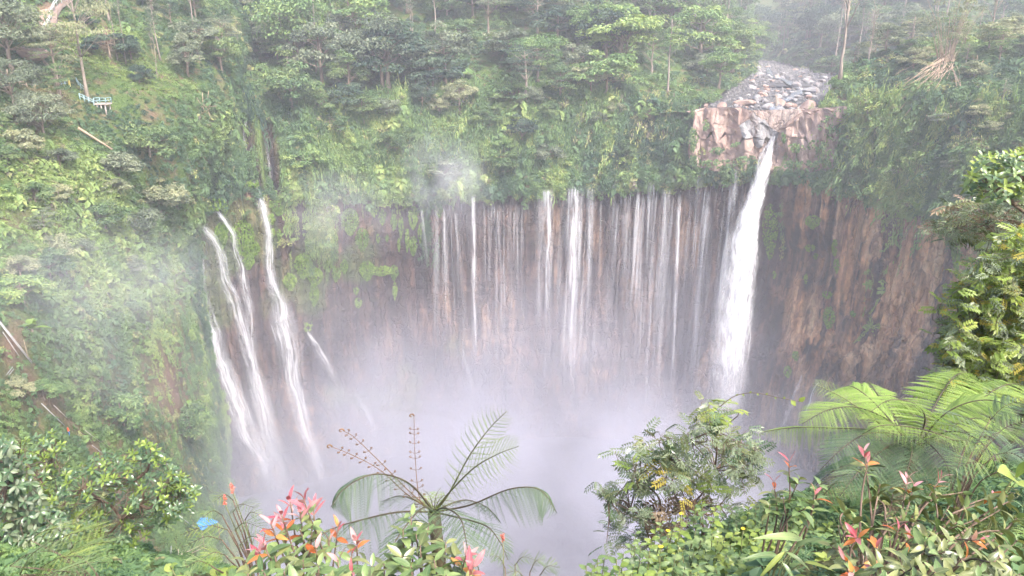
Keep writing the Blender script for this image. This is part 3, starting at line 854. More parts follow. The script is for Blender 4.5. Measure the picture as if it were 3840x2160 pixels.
def tree_meshes(kind, seed):
    rng = np.random.RandomState(seed); tr, cr = MB(), MB()
    def trunk(h, r, lean=0.04, n=9):
        t = np.linspace(0, 1, n)
        off = np.cumsum(rng.normal(size=(n, 2)) * lean * h / n * 1.6, axis=0); off -= off[0]
        p = np.stack([off[:, 0], off[:, 1], t * h], -1)
        tr.tube(p, r * (1 - 0.62 * t) + r * 0.5 * np.exp(-t * 14), 7)
        return p
    if kind in ('round', 'broad', 'bushy'):
        H, cw, ch, z0, nb, nl, L = {'round': (13, 5.0, 5.8, 6.8, 30, 105, 0.72), 'broad': (15, 7.6, 5.8, 8.6, 40, 105, 0.78), 'bushy': (8, 4.4, 3.7, 3.8, 24, 105, 0.68)}[kind]
        p = trunk(H * 0.78, 0.028 * H)
        for k in range(nb):
            d = sphere_dirs(rng, 1, -0.45)[0]; s = rng.uniform(0.45, 1.0) ** 0.6
            c = np.array([0, 0, z0]) + d * [cw, cw, ch] * s * rng.uniform(0.8, 1.15)
            limb(tr, p[min(8, 3 + k % 5)], c, 0.008 * H, 0.02, rng)
            r = cw * rng.uniform(0.24, 0.42)
            blob(cr, c, (r, r, r * 0.62), nl, L, rng, rng.uniform(0.2, 0.8), 0.5, 0.3)
    elif kind == 'umbrella':
        H = 16; p = trunk(H * 0.95, 0.36, 0.05)
        for lvl, (z, rr, nb) in enumerate(((9.5, 5.0, 8), (12, 5.6, 9), (14.4, 4.4, 8), (16.2, 2.4, 4))):
            for k in range(nb):
                t = rng.uniform(0, 2 * np.pi); q = rr * rng.uniform(0.45, 1.05)
                c = np.array([np.cos(t) * q, np.sin(t) * q, z + rng.normal() * 0.5])
                limb(tr, p[min(8, int(z / H * 8) - 1)], c - [0, 0, 0.2], 0.09, 0.02, rng, 0.06)
                r = rng.uniform(1.3, 2.0)
                blob(cr, c, (r * 1.25, r * 1.25, 0.42), 70, 0.55, rng, rng.uniform(0.25, 0.85), 0.45, 0.0, -0.6)
    elif kind in ('tall', 'pole'):
        H = 22 if kind == 'tall' else 19
        p = trunk(H, 0.26 if kind == 'tall' else 0.16, 0.03, 10)
        nb = 13 if kind == 'tall' else 7
        for k in range(nb):
            z = H * rng.uniform(0.62 if kind == 'tall' else 0.78, 1.02); t = rng.uniform(0, 2 * np.pi); q = rng.uniform(0.6, 3.0 if kind == 'tall' else 1.7)
            c = np.array([np.cos(t) * q, np.sin(t) * q, z])
            limb(tr, p[min(9, int(z / H * 9) - 1)], c, 0.06, 0.015, rng)
            r = rng.uniform(0.9, 1.6)
            blob(cr, c, (r, r, r * 0.6), 60, 0.5, rng, rng.uniform(0.2, 0.8), 0.5, 0.2)
    elif kind == 'bare':
        H = 27; p = trunk(H * 0.75, 0.42, 0.035, 12)
        tips = []
        for k in range(11):
            a = p[5 + (k % 7)]; t = k * 2.4 + rng.uniform(-0.4, 0.4)
            b = a + np.array([np.cos(t) * rng.uniform(2, 6), np.sin(t) * rng.uniform(2, 6), rng.uniform(3, 7.5)])
            q = limb(tr, a, b, 0.16, 0.05, rng, 0.08, 5, 6)
            for j in range(3):
                e = q[2 + j] + rng.normal(size=3) * [1.2, 1.2, 0.6] + [0, 0, 1.6]
                limb(tr, q[2 + j], e, 0.05, 0.015, rng); tips.append(e)
        for e in tips[::3]:
            blob(cr, e, (0.8, 0.8, 0.4), 14, 0.4, rng, rng.uniform(0.4, 0.9))
    return tr, cr

TREE_ME = {}
def tree_proto(kind, leafk, seed, bark='brown'):
    key = (kind, leafk, seed, bark)
    if key not in TREE_ME:
        tr, cr = tree_meshes(kind, seed)
        TREE_ME[key] = (tr.mesh('trunk', [M_PALE if bark == 'pale' else M_BARK], True), cr.mesh('crown', [M_LEAF[leafk]]))
    return TREE_ME[key]

def tree(p, kind, leafk, h, label, group=None, seed=1, bark='brown', rot=None, name='tree', wide=1.0, tilt=0.0, rs=random.Random(5)):
    tm, cm = tree_proto(kind, leafk, seed, bark)
    H0 = {'round': 13, 'broad': 15, 'bushy': 8, 'umbrella': 16.5, 'tall': 22.5, 'pole': 19.5, 'bare': 27}[kind]
    e = empty(name, (float(p[0]), float(p[1]), float(p[2]) - 0.3), label, 'tree', group)
    s = h / H0
    e.scale = (s * wide, s * wide, s)
    e.rotation_euler = (tilt * 0.3, tilt, rs.uniform(0, 6.28) if rot is None else rot)
    obj('trunk', tm, e); obj('crown', cm, e)
    return e

# trees one can tell apart: (px, py of the foot, surfaces, kind, leaf, height m, seed, bark, label)
HERO = [
 (88, 99, ['left'], 'umbrella', 'pale', 22.5, 3, 'pale', 'tall tree with long bare pink trunk standing beside the blue handrail', 0.62),
 (60, 96, ['left'], 'umbrella', 'pale', 12.5, 4, 'brown', 'pale green layered tree just left of the long bare trunk', 0.95),
 (62, 118, ['left'], 'umbrella', 'mid', 9.5, 5, 'brown', 'layered tree below the viewing platform rail on the left', 0.9),
 (296, 70, ['hill', 'left'], 'broad', 'bright', 22, 6, 'pale', 'large spreading bright green tree with a forked pale trunk', 1.0),
 (197, 54, ['left', 'hill'], 'tall', 'grey', 20, 7, 'pale', 'tall thin tree with a pale trunk left of the bright spreading tree', 0.85),
 (158, 78, ['left'], 'pole', 'grey', 12, 8, 'pale', 'slender white stemmed sapling on the grassy bank', 0.9),
 (132, 60, ['left'], 'round', 'dark', 5.0, 9, 'brown', 'small dark round bush tree on the mown bank', 1.2),
 (110, 58, ['left'], 'bushy', 'dark', 6.0, 10, 'brown', 'dark glossy shrub under the slender trunks', 1.5),
 (140, 84, ['left'], 'bushy', 'dark', 4.2, 11, 'brown', 'low dark shrub at the edge of the grassy bank', 1.0),
 (118, 62, ['left'], 'pole', 'grey', 13, 12, 'pale', 'thin tree with pale stem behind the dark shrubs', 0.8),
 (126, 64, ['left'], 'pole', 'grey', 15, 13, 'pale', 'second thin pale stemmed tree behind the dark shrubs', 0.8),
 (160, 60, ['left', 'hill'], 'tall', 'grey', 14, 14, 'pale', 'grey green open tree above the bright bank', 1.0),
 (188, 76, ['left', 'hill'], 'round', 'grey', 9.5, 15, 'brown', 'grey green tree at the top of the bright bank', 1.1),
 (222, 74, ['left', 'hill'], 'round', 'mid', 10.5, 16, 'brown', 'mid green tree right of the tall pale trunk', 1.1),
 (383, 92, ['hill', 'wall'], 'broad', 'grey', 21, 17, 'brown', 'large grey green tree with a twisting trunk near the middle of the wood', 0.95),
 (350, 98, ['hill', 'wall'], 'round', 'mid', 14, 18, 'brown', 'rounded tree hanging over the cliff left of the grey green tree', 1.0),
 (292, 108, ['hill', 'wall'], 'bushy', 'mid', 12, 19, 'brown', 'big dense tree leaning over the upper cascades', 1.15),
 (606, 92, ['hill', 'wall'], 'bushy', 'bright', 12, 20, 'brown', 'dense round bright green tree at the cliff edge', 1.35),
 (330, 134, ['wall', 'hill'], 'bushy', 'mid', 7, 21, 'brown', 'bushy tree growing out of the upper cliff', 1.2),
 (305, 172, ['wall'], 'bushy', 'bright', 6.5, 22, 'brown', 'bright bushy shrub on the cliff above the largest left cascade', 1.4),
 (500, 170, ['wall'], 'bushy', 'mid', 7, 23, 'brown', 'mid green shrub on the cliff right of the white puff of spray', 1.4),
 (445, 182, ['wall'], 'bushy', 'grey', 6.5, 24, 'brown', 'pale shrub half hidden in the white puff of spray', 1.5),
 (392, 150, ['wall'], 'bushy', 'mid', 6.5, 25, 'brown', 'shrub clinging to the cliff left of the white puff', 1.3),
 (160, 212, ['left'], 'bushy', 'pale', 7.0, 26, 'brown', 'yellow green bushy tree at the brink beside the left cascades', 1.3),
 (140, 232, ['left'], 'bushy', 'grey', 5.5, 27, 'brown', 'grey green bush below the yellow green bush near the left cascades', 1.3),
 (105, 228, ['left'], 'bushy', 'mid', 5.5, 28, 'brown', 'round green bush in the middle of the left slope', 1.2),
 (150, 160, ['left'], 'bushy', 'mid', 7.5, 29, 'brown', 'green bush above the left cascades at mid slope', 1.2),
 (120, 180, ['left'], 'bushy', 'grey', 6.0, 30, 'brown', 'greyish bush beneath the fallen log', 1.2),
 (47, 240, ['left'], 'umbrella', 'grey', 5.0, 31, 'pale', 'small flat topped tree with a pale stem on the left slope', 1.1),
 (15, 110, ['left'], 'broad', 'grey', 9.0, 32, 'brown', 'grey leaved tree at the left edge near the wooden bench', 1.0),
 (12, 70, ['left'], 'broad', 'grey', 13.0, 33, 'brown', 'large grey green tree filling the top left corner', 1.1),
 (45, 138, ['left'], 'broad', 'grey', 8.0, 34, 'brown', 'grey brown tree below the layered trees on the left', 1.1),
 (44, 398, ['left'], 'bushy', 'bright', 2.8, 35, 'brown', 'bright leafy bush above the white trail ropes', 1.3),
 (19, 400, ['left'], 'bushy', 'pale', 3.4, 36, 'brown', 'pale upright bush at the left edge above the muddy gully', 0.9),
 (125, 430, ['left'], 'bushy', 'bright', 6.2, 37, 'brown', 'bright leafy tree on the steep slope below the mist', 1.1),
 (188, 438, ['left'], 'bushy', 'mid', 8.0, 38, 'brown', 'dark leafy tree at the foot of the left buttress', 1.0),
 (840, 78, ['bluff'], 'bare', 'pale', 36, 39, 'pale', 'tall bare white tree on the bluff beside the riverbed', 0.75),
 (868, 66, ['bluff', 'far'], 'bare', 'pale', 20, 40, 'pale', 'thin bare tree right of the tall white tree', 0.6),
 (988, 54, ['bluff'], 'bare', 'pale', 26, 41, 'pale', 'pale bare tree behind the bamboo near the right edge', 0.6),
 (806, 40, ['far'], 'umbrella', 'pale', 34, 42, 'pale', 'yellowish tree at the far end of the valley', 0.9),
]
for (x, y, on, kind, lf, h, sd, bk, lab, wd) in HERO:
    tree(at(x, y, on), kind, lf, h, lab, None, sd, bk, wide=wd)

# forest of look-alikes
rnd = random.Random(77); rng = np.random.RandomState(103)
FSEED = {'round': (101, 102, 103), 'broad': (104, 105), 'bushy': (106, 107), 'umbrella': (108, 109), 'tall': (110, 111), 'pole': (112, 113)}
def forest(surf, n, mind, hs, kinds, lfs, label, group, test=None, pale=0.4):
    P, Nr = sample(surf, n * 30, rng)
    ok, px, py = in_frame(P, 20, 10)
    got = []
    for p, a, x, y in zip(P, ok, px, py):
        if len(got) >= n: break
        top = p + np.array([0, 0, hs[1] * 0.9]); tx, ty, _ = proj(top)
        if not (-30 < x < 1050 and y > -60 and ty < 560): continue
        if test and not test(x, y, p): continue
        if any((p[0] - g[0]) ** 2 + (p[1] - g[1]) ** 2 < mind * mind for g in got): continue
        got.append(p)
        k = rnd.choice(kinds); lf = rnd.choice(lfs)
        nm = {'mid': 'green', 'grey': 'grey green', 'dark': 'dark green', 'bright': 'bright green', 'pale': 'pale green'}[lf] + ' ' + KW[k]
        bk = 'pale' if rnd.random() < pale or k in ('tall', 'pole') else 'brown'
        tree(p, k, lf, rnd.uniform(*hs) * (0.6 if k == 'bushy' else 1.15 if k in ('tall', 'pole') else 1), nm + ' ' + label(x, y, p), group, rnd.choice(FSEED[k]), bk, wide=rnd.uniform(1.0, 1.4))
    return got
KW = {'round': 'rounded tree', 'broad': 'spreading tree', 'bushy': 'low bushy tree', 'umbrella': 'flat layered tree', 'tall': 'tall tree', 'pole': 'slender pale stemmed tree'}
def z_hill(x, y, p):
    row = 'at the cliff edge' if p[1] < 232 else 'midway up the wood' if p[1] < 265 else 'high in the wood'
    col = 'above the left cascades' if x < 300 else 'left of the feather palm' if x < 440 else 'near the fan palms' if x < 560 else 'left of the riverbank'
    return row + ' ' + col
def z_bank(x, y, p): return 'on the left riverbank ' + ('at the bare cliff' if p[1] < 250 else 'halfway up the river' if p[1] < 330 else 'far up the river')
def z_far(x, y, p): return 'in the hazy forest ' + ('at the river end' if x < 800 else 'behind the tall white tree' if x < 880 else 'behind the bamboo' if x < 960 else 'in the top right corner')
def z_bluff(x, y, p): return 'on the right bluff ' + ('left of the bamboo' if x < 930 else 'around the bamboo' if x < 975 else 'near the right edge')
def z_left(x, y, p): return 'on the upper left slope ' + ('left of the stairway' if x < 45 else 'right of the stairway' if x < 130 else 'above the bright bank')
def z_bush(x, y, p): return 'on the left slope ' + ('below the fallen log' if y < 210 and x > 70 else 'near the left edge' if x < 70 else 'beside the left cascades' if x > 140 else 'amid the drifting mist')
def z_cliff(x, y, p): return 'hanging on the upper cliff ' + ('right of the two dark gullies' if x < 340 else 'left of the white puff' if x < 420 else 'above the white puff' if x < 480 else 'above the central curtains' if x < 600 else 'left of the bare rock')
forest(wall, 64, 4.5, (5.5, 12), ['bushy', 'bushy', 'round'], ['mid', 'grey', 'bright', 'mid', 'dark', 'pale'], z_cliff, 'bushes on the upper cliff', lambda x, y, p: 286 < x < 670 and 92 < y < 172 and rnd.random() < (1.0 if y < 125 else 0.4))
forest(wall, 26, 4.0, (4, 8), ['bushy'], ['grey', 'mid', 'pale'], lambda x, y, p: 'hanging on the right bluff ' + ('beside the bare rock' if x < 890 else 'below the bamboo' if x < 960 else 'near the right edge'), 'bushes on the right bluff face', lambda x, y, p: 850 < x < 1040 and 92 < y < 190)
forest(hill, 95, 6.0, (13, 21), ['round', 'round', 'broad', 'broad', 'bushy', 'bushy', 'tall', 'umbrella', 'round', 'pole'], ['mid', 'grey', 'grey', 'dark', 'bright'], z_hill, 'trees in the wood above the cliff', lambda x, y, p: x < 640 and p[1] < 320 and y > -40)
forest(hill, 48, 5.5, (14, 23), ['round', 'broad', 'round', 'bushy', 'tall', 'umbrella'], ['mid', 'grey', 'bright', 'mid'], z_bank, 'trees on the left bank of the riverbed', lambda x, y, p: x >= 615 and y < 108 and p[1] < 480)
forest(far, 75, 10.0, (17, 30), ['round', 'broad', 'tall', 'tall', 'pole', 'bushy'], ['grey', 'dark', 'mid'], z_far, 'trees in the hazy forest beyond the riverbed', lambda x, y, p: x > 700 and p[1] < 640 and y > -30 and not (745 < x < 830 and y > 55))
forest(bluff, 22, 5.0, (6, 12), ['round', 'bushy', 'bushy', 'umbrella', 'tall'], ['grey', 'mid', 'pale'], z_bluff, 'trees on the right bluff', lambda x, y, p: x > 850 and (y < 92 or x > 960))
forest(left, 26, 6.0, (6, 10), ['round', 'umbrella', 'bushy', 'tall', 'pole'], ['grey', 'mid', 'pale', 'dark'], z_left, 'trees on the upper left slope', lambda x, y, p: y < 62 and x < 250 and not (26 < x < 84 and y < 62))
forest(left, 34, 5.0, (4.5, 8), ['bushy'], ['mid', 'grey', 'bright', 'pale', 'mid'], z_bush, 'bushes on the left slope', lambda x, y, p: 120 < y < 330 and -10 < x < 195 and not (y < 185 and 85 < x < 140))
# ------------------------------------------------------------------ tan blocks of the bare cliff
def block_mat(name, c1, c2, c3):
    m, nt, out = new_mat(name)
    tc = nt.nodes.new('ShaderNodeTexCoord'); P = tc.outputs['Object']
    ge0 = nt.nodes.new('ShaderNodeNewGeometry'); a = noise_n(nt, ge0.outputs['Position'], 0.22, 5, 0.6, (1, 1, 0.45)); f = noise_n(nt, ge0.outputs['Position'], 1.4, 6, 0.7)
    oi = nt.nodes.new('ShaderNodeObjectInfo')
    t = math_n(nt, 'ADD', math_n(nt, 'MULTIPLY', a, 0.75), math_n(nt, 'MULTIPLY', oi.outputs['Random'], 0.05))
    c = ramp(nt, t, [(0.26, c1), (0.46, c2), (0.68, c3)])
    c = mixc(nt, math_n(nt, 'MULTIPLY', math_n(nt, 'SUBTRACT', f, 0.48, clamp=True), 1.6), c, (0.13, 0.09, 0.07))
    ge = nt.nodes.new('ShaderNodeNewGeometry'); stn = noise_n(nt, ge.outputs['Position'], 1.0, 4, 0.6, (0.5, 0.5, 0.06))
    c = mixc(nt, ramp(nt, stn, [(0.50, 0.0), (0.72, 0.75)]), c, (0.16, 0.095, 0.075))
    p = nt.nodes.new('ShaderNodeBsdfPrincipled'); p.inputs['Roughness'].default_value = 0.85; p.inputs['Specular IOR Level'].default_value = 0.2
    nt.links.new(c, p.inputs['Base Color'])
    b = nt.nodes.new('ShaderNodeBump'); b.inputs['Strength'].default_value = 0.7; b.inputs['Distance'].default_value = 0.3
    nt.links.new(f, b.inputs['Height']); nt.links.new(b.outputs[0], p.inputs['Normal'])
    nt.links.new(p.outputs[0], out.inputs[0])
    return m
M_TAN = block_mat('tan_rock', (0.30, 0.20, 0.165), (0.41, 0.295, 0.25), (0.50, 0.385, 0.335))
M_GREYROCK = block_mat('grey_rock', (0.19, 0.185, 0.19), (0.30, 0.29, 0.29), (0.42, 0.405, 0.395))

rng = np.random.RandomState(200)
def clip_poly(poly, a, n):
    out = []
    for k in range(len(poly)):
        p, q = poly[k], poly[(k + 1) % len(poly)]
        dp, dq = np.dot(p - a, n), np.dot(q - a, n)
        if dp <= 0: out.append(p)
        if (dp <= 0) != (dq <= 0): out.append(p + (q - p) * dp / (dp - dq))
    return out

def cliff_blocks():
    """fractured bedrock: irregular cells over the bare cliff, every cell one angular block"""
    tops = lambda x: np.interp(x, [684, 700, 735, 755, 764, 776, 786, 800, 838, 852], [110, 107, 107, 111, 118, 134, 122, 110, 106, 108])
    bots = lambda x: np.interp(x, [684, 720, 760, 775, 800, 838, 852], [162, 172, 168, 168, 170, 174, 156])
    tops0 = tops; tops = lambda x: tops0(x) + 1.0 * np.sin(x * 0.37) + 0.8 * np.sin(x * 0.9 + 1)
    Yf = lambda x, y: np.interp(x, [688, 764, 800, 836, 850], [211.5, 205.5, 201.0, 195.5, 193.5]) - 1.8 - (y - 140) * 0.02 - 2.2 * fbm(np.array([[x * 0.07, y * 0.03, 0.0]]), 61, 3)[0] - 0.9 * fbm(np.array([[x * 0.22, y * 0.07, 5.0]]), 63, 3)[0]
    S = []
    tries = 0
    while len(S) < 130 and tries < 9000:
        tries += 1
        x = rng.uniform(688, 850); t = rng.rand(); y = tops(x) + (bots(x) - tops(x)) * t
        up = t < 0.55
        if all(((x - a) / (8.5 if up else 6.0)) ** 2 + ((y - b) / (17.0 if up else 7.0)) ** 2 > 1 for a, b, _ in S): S.append((x, y, up))
    for k, (x, y, up) in enumerate(S):
        if 760 < x < 778 and y > 136: continue
        poly = [np.array(v, float) for v in ((x - 15, y - 26), (x + 15, y - 26), (x + 15, y + 26), (x - 15, y + 26))]
        for m, (a, b, _) in enumerate(S):
            if m == k or abs(a - x) > 34 or abs(b - y) > 54: continue
            d = np.array([a - x, b - y]); poly = clip_poly(poly, np.array([x, y]) + d * 0.5, d * [1.0, 0.35 if up else 0.7])
            if len(poly) < 3: break
        if len(poly) < 3: continue
        poly = [np.array([min(max(v[0], 690 + 4 * math.sin(v[1] * 0.35) + 3 * math.sin(v[1] * 0.9)), 848 + 4 * math.sin(v[1] * 0.3)), min(max(v[1], tops(v[0])), bots(v[0]) + 1.0)]) for v in poly]
        # split long edges and jog them a little, so that the joints run ragged
        pp = []
        for q in range(len(poly)):
            a, b = poly[q], poly[(q + 1) % len(poly)]
            if np.linalg.norm(b - a) < 0.6: continue
            pp.append(a)
            if np.linalg.norm(b - a) > 6: pp.append((a + b) / 2 + np.random.RandomState(int(abs(a[0] + b[0]) * 7 + abs(a[1] + b[1]) * 13) % 9999).normal(size=2) * 0.5)
        poly = pp
        if len(poly) < 3: continue
        cx, cyy = np.mean([v[0] for v in poly]), np.mean([v[1] for v in poly])
        rad = np.mean([np.hypot(v[0] - cx, v[1] - cyy) for v in poly])
        poly = [np.array([cx, cyy]) + (v - [cx, cyy]) * (1 - 0.16 / rad) for v in poly]
        notch = 2.2 * max(0.0, 1 - abs(x - 768) / 20.0)
        off = rng.uniform(0.0, 0.45) + (0.25 if up else 0.0) - notch; tx, ty = rng.normal() * 0.022, rng.normal() * 0.015
        fy = lambda v: Yf(v[0], v[1]) - off - (v[0] - cx) * tx - (v[1] - cyy) * ty
        L = len(poly)
        o0 = W(cx, cyy, fy((cx, cyy)))
        inn = [np.array([cx, cyy]) + (v - [cx, cyy]) * 0.55 for v in poly]
        inner = np.array([W(v[0], v[1], fy(v) + rng.uniform(-0.07, 0.05)) for v in inn])
        rim = np.array([W(v[0], v[1], fy(v)) for v in poly])
        back = np.array([W(v[0], v[1], Yf(v[0], v[1]) + 4.0) for v in poly])
        V = np.concatenate([W(cx, cyy, fy((cx, cyy)))[None], inner, rim, back]) - o0
        T = [[0, 1 + q, 1 + (q + 1) % L] for q in range(L)]
        Q = [[1 + q, 1 + L + q, 1 + L + (q + 1) % L, 1 + (q + 1) % L] for q in range(L)] + [[1 + L + q, 1 + 2 * L + q, 1 + 2 * L + (q + 1) % L, 1 + L + (q + 1) % L] for q in range(L)]
        obj('cliff_block', mesh_np('cliff_block', V, Q, T, [M_GREYROCK if 748 < x < 778 and y < 146 else M_TAN]), o_wall, loc=tuple(o0))
cliff_blocks()

# ------------------------------------------------------------------ boulders and gravel of the river
def boulder_mesh(seed, mat, sub=3):
    rs = np.random.RandomState(seed)
    import bmesh
    bm = bmesh.new(); bmesh.ops.create_icosphere(bm, subdivisions=2, radius=1)
    V = np.array([v.co for v in bm.verts])
    d = 1 + 0.28 * fbm(V * 1.1 + seed * 7.3, 3, 3)
    # flatten a few facets
    for k in range(6):
        n = unit(rs.normal(size=3)); c = rs.uniform(0.55, 0.8)
        e = V @ n; V = V - np.maximum(e - c, 0)[:, None] * n * 0.85
    V = V * d[:, None] * [1.2, 0.95, 0.72]
    T = [[v.index for v in f.verts] for f in bm.faces]; bm.free()
    return mesh_np('boulder', V, None, T, [mat])
B_GREY = [boulder_mesh(s, M_GREYROCK) for s in (1, 2, 3)]
B_TAN = [boulder_mesh(s, M_TAN) for s in (4, 5)]
rnd = random.Random(31)
def boulder(p, s, me, label, group=None):
    o = obj('boulder', me, loc=(p[0], p[1], p[2] + s * 0.25))
    o.scale = (s * rnd.uniform(0.8, 1.25), s * rnd.uniform(0.8, 1.2), s * rnd.uniform(0.75, 1.1)); o.rotation_euler = (rnd.uniform(-0.25, 0.25), rnd.uniform(-0.25, 0.25), rnd.uniform(0, 6.28))
    return tag(o, label, 'boulder', group)
boulder(at(780, 105.5, ['bed']), 2.3, B_TAN[0], 'large round tan boulder beside the upright log in the riverbed')
boulder(at(791, 108, ['bed']), 1.9, B_TAN[1], 'tan boulder right of the largest one at the brink')
boulder(at(768, 108, ['bed']), 1.6, B_GREY[0], 'grey boulder left of the upright log at the brink')
boulder(at(744, 106, ['bed']), 2.4, B_TAN[1], 'broad pale slab boulder on the left of the brink')
boulder(at(722, 108.5, ['bed']), 1.8, B_TAN[0], 'low tan boulder on top of the bare cliff')
boulder(at(704, 108.5, ['bed']), 1.5, B_TAN[1], 'tan boulder at the left end of the bare cliff top')
boulder(at(772, 121, ['bed']), 1.8, B_GREY[1], 'smooth pale grey rock in the notch above the main fall')
boulder(at(761, 119, ['bed']), 2.0, B_GREY[2], 'blocky grey rock left of the notch above the main fall')
boulder(at(808, 110, ['bed']), 2.3, B_TAN[0], 'wide tan boulder right of the brink under the bluff')
boulder(at(752, 89, ['bed']), 1.9, B_GREY[0], 'pale boulder at the dark pool on the left bank')
boulder(at(797, 87.5, ['bed']), 2.1, B_GREY[1], 'pale boulder across the dark pool on the right bank')
boulder(at(811, 93, ['bed']), 2.4, B_GREY[2], 'large pale boulder close under the right bank')
n = 0
while n < 115:
    y = 66 + 46 * rnd.random() ** 0.8; xl = np.interp(y, [66, 78, 90, 104, 110], [756, 752, 748, 735, 705]); xr = np.interp(y, [66, 74, 80, 96, 110], [784, 815, 828, 815, 815])
    x = rnd.uniform(xl, xr)
    if 766 < x < 812 and 84 < y < 88.5: continue
    h = hit(x, y, ['bed'])
    if h is None: continue
    s = rnd.uniform(0.5, 1.25) * np.interp(y, [66, 110], [1.5, 0.95])
    me = rnd.choice(B_GREY if rnd.random() < 0.8 else B_TAN)
    boulder(h[0], s, me, ('grey' if me in B_GREY else 'tan') + ' boulder strewn over the riverbed ' + ('near the brink' if y > 101 else 'below the dark pool' if y > 89 else 'above the dark pool' if y > 76 else 'at the far end'), 'boulders strewn over the riverbed'); n += 1
# gravel: too small to count
mb = MB(); rng = np.random.RandomState(210)
P, Nr = sample(bed, 5200, rng)
_px, _py, _ = proj(P)
P = P[(_py > 62) & ~((_px > 766) & (_px < 812) & (_py > 84) & (_py < 88.5))]
oct_ = np.array([[1, 0, 0], [-1, 0, 0], [0, 1, 0], [0, -1, 0], [0, 0, 1], [0, 0, -1]], float)
octT = np.array([[0, 2, 4], [2, 1, 4], [1, 3, 4], [3, 0, 4], [2, 0, 5], [1, 2, 5], [3, 1, 5], [0, 3, 5]])
for p in P:
    mb.add(oct_ * rng.uniform(0.6, 1.3, 3) * rng.uniform(0.16, 0.5) * (1 + (p[1] - 210) / 250) + rng.normal(size=(6, 3)) * 0.05 + p + [0, 0, 0.08], None, octT)
M_GRAVEL = plain_mat('gravel', (0.085, 0.083, 0.086), (0.24, 0.23, 0.228), 0.8, 0.9, 0.2)
tag(obj('gravel', mb.mesh('gravel', [M_GRAVEL])), 'grey and white cobbles spread over the riverbed', 'gravel', None, 'stuff')
# still dark pool lying across the river bed
M_DARKWATER = plain_mat('dark_water', (0.035, 0.036, 0.045), (0.06, 0.06, 0.07), 0.2, 0.15, 0.5)
c0 = at(789, 86.3, ['bed'])
t = np.linspace(0, 2 * np.pi, 40, endpoint=False)
rr = 1 + 0.18 * np.sin(3 * t + 1) + 0.1 * np.sin(7 * t)
V = np.stack([c0[0] + 10.5 * rr * np.cos(t), c0[1] + 6.0 * rr * np.sin(t), np.full(40, c0[2] + 0.12)], -1)
V = np.concatenate([V, [[c0[0], c0[1], c0[2] + 0.12]]])
o = obj('river_water', mesh_np('river_water', V, None, [[k, (k + 1) % 40, 40] for k in range(40)], [M_DARKWATER])); o['kind'] = 'structure'
# thread of running water down to the notch
RV = cat(np.array([(764, 63, 2.5), (768, 70, 3), (772, 77, 4), (786, 82, 5), (800, 91, 4), (792, 98, 4), (781, 104, 4), (774, 112, 4), (773, 122, 4), (773.5, 133, 4)], float), 60)
C_ = np.array([at(a, b, ['bed'], 0.35) for a, b, _ in RV]); C_[:, 2] += 0.15
d_ = unit(np.gradient(C_, axis=0)); sd_ = unit(np.cross(d_, [0, 0, 1.0]))
wv = RV[:, 2] * 0.3 * (1 + 0.35 * np.sin(np.arange(60) * 0.9))
V = np.concatenate([C_ - sd_ * wv[:, None], C_ + [0, 0, 0.12], C_ + sd_ * wv[:, None]])
M_RUN = plain_mat('running_water', (0.06, 0.065, 0.075), (0.26, 0.27, 0.29), 0.9, 0.25, 0.5)
o = obj('river_water', mesh_np('river_water', V, [[k, k + 1, 61 + k, 60 + k] for k in range(59)] + [[60 + k, 61 + k, 121 + k, 120 + k] for k in range(59)], None, [M_RUN], True)); o['kind'] = 'structure'
# upright log
mb = MB(); a = at(776, 108, ['bed']); mb.tube([a - [0, 0, 0.5], a + [0.1, 0.3, 2.0], a + [-0.1, 0.9, 3.6]], [0.42, 0.38, 0.33], 8)
tag(obj('log', mb.mesh('log', [M_PALE], True)), 'pale upright log stranded in the riverbed above the main fall', 'log')

# ------------------------------------------------------------------ waterfalls
def water_fall_mat(name, ax, al, lo, hi, edge):
    m, nt, out = new_mat(name)
    u, am, lm, op = attr_n(nt, 'fu'), attr_n(nt, 'am'), attr_n(nt, 'lm'), attr_n(nt, 'op')
    cb = nt.nodes.new('ShaderNodeCombineXYZ')
    nt.links.new(math_n(nt, 'MULTIPLY', am, ax), cb.inputs[0]); nt.links.new(math_n(nt, 'MULTIPLY', lm, al), cb.inputs[1])
    oi = nt.nodes.new('ShaderNodeObjectInfo')
    nt.links.new(math_n(nt, 'MULTIPLY', oi.outputs['Random'], 57.0), cb.inputs[2])
    nz = noise_n(nt, cb.outputs[0], 1.0, 5, 0.6)
    k = ramp(nt, nz, [(lo, 0.0), (hi, 1.0)])
    rag = noise_n(nt, cb.outputs[0], 0.55, 3, 0.6)
    ed = math_n(nt, 'MULTIPLY', math_n(nt, 'SUBTRACT', math_n(nt, 'SUBTRACT', 1.25, math_n(nt, 'ABSOLUTE', u)), math_n(nt, 'MULTIPLY', rag, 0.75)), edge, clamp=True)
    alpha = math_n(nt, 'MULTIPLY', math_n(nt, 'MULTIPLY', k, ed), op, clamp=True)
    d = nt.nodes.new('ShaderNodeBsdfDiffuse'); d.inputs[0].default_value = (0.90, 0.90, 0.93, 1)
    tl = nt.nodes.new('ShaderNodeBsdfTranslucent'); tl.inputs[0].default_value = (0.90, 0.90, 0.93, 1)
    mx0 = nt.nodes.new('ShaderNodeMixShader'); mx0.inputs[0].default_value = 0.35
    nt.links.new(d.outputs[0], mx0.inputs[1]); nt.links.new(tl.outputs[0], mx0.inputs[2])
    tr = nt.nodes.new('ShaderNodeBsdfTransparent')
    mx = nt.nodes.new('ShaderNodeMixShader')
    nt.links.new(alpha, mx.inputs[0]); nt.links.new(tr.outputs[0], mx.inputs[1]); nt.links.new(mx0.outputs[0], mx.inputs[2])
    nt.links.new(mx.outputs[0], out.inputs[0])
    return m
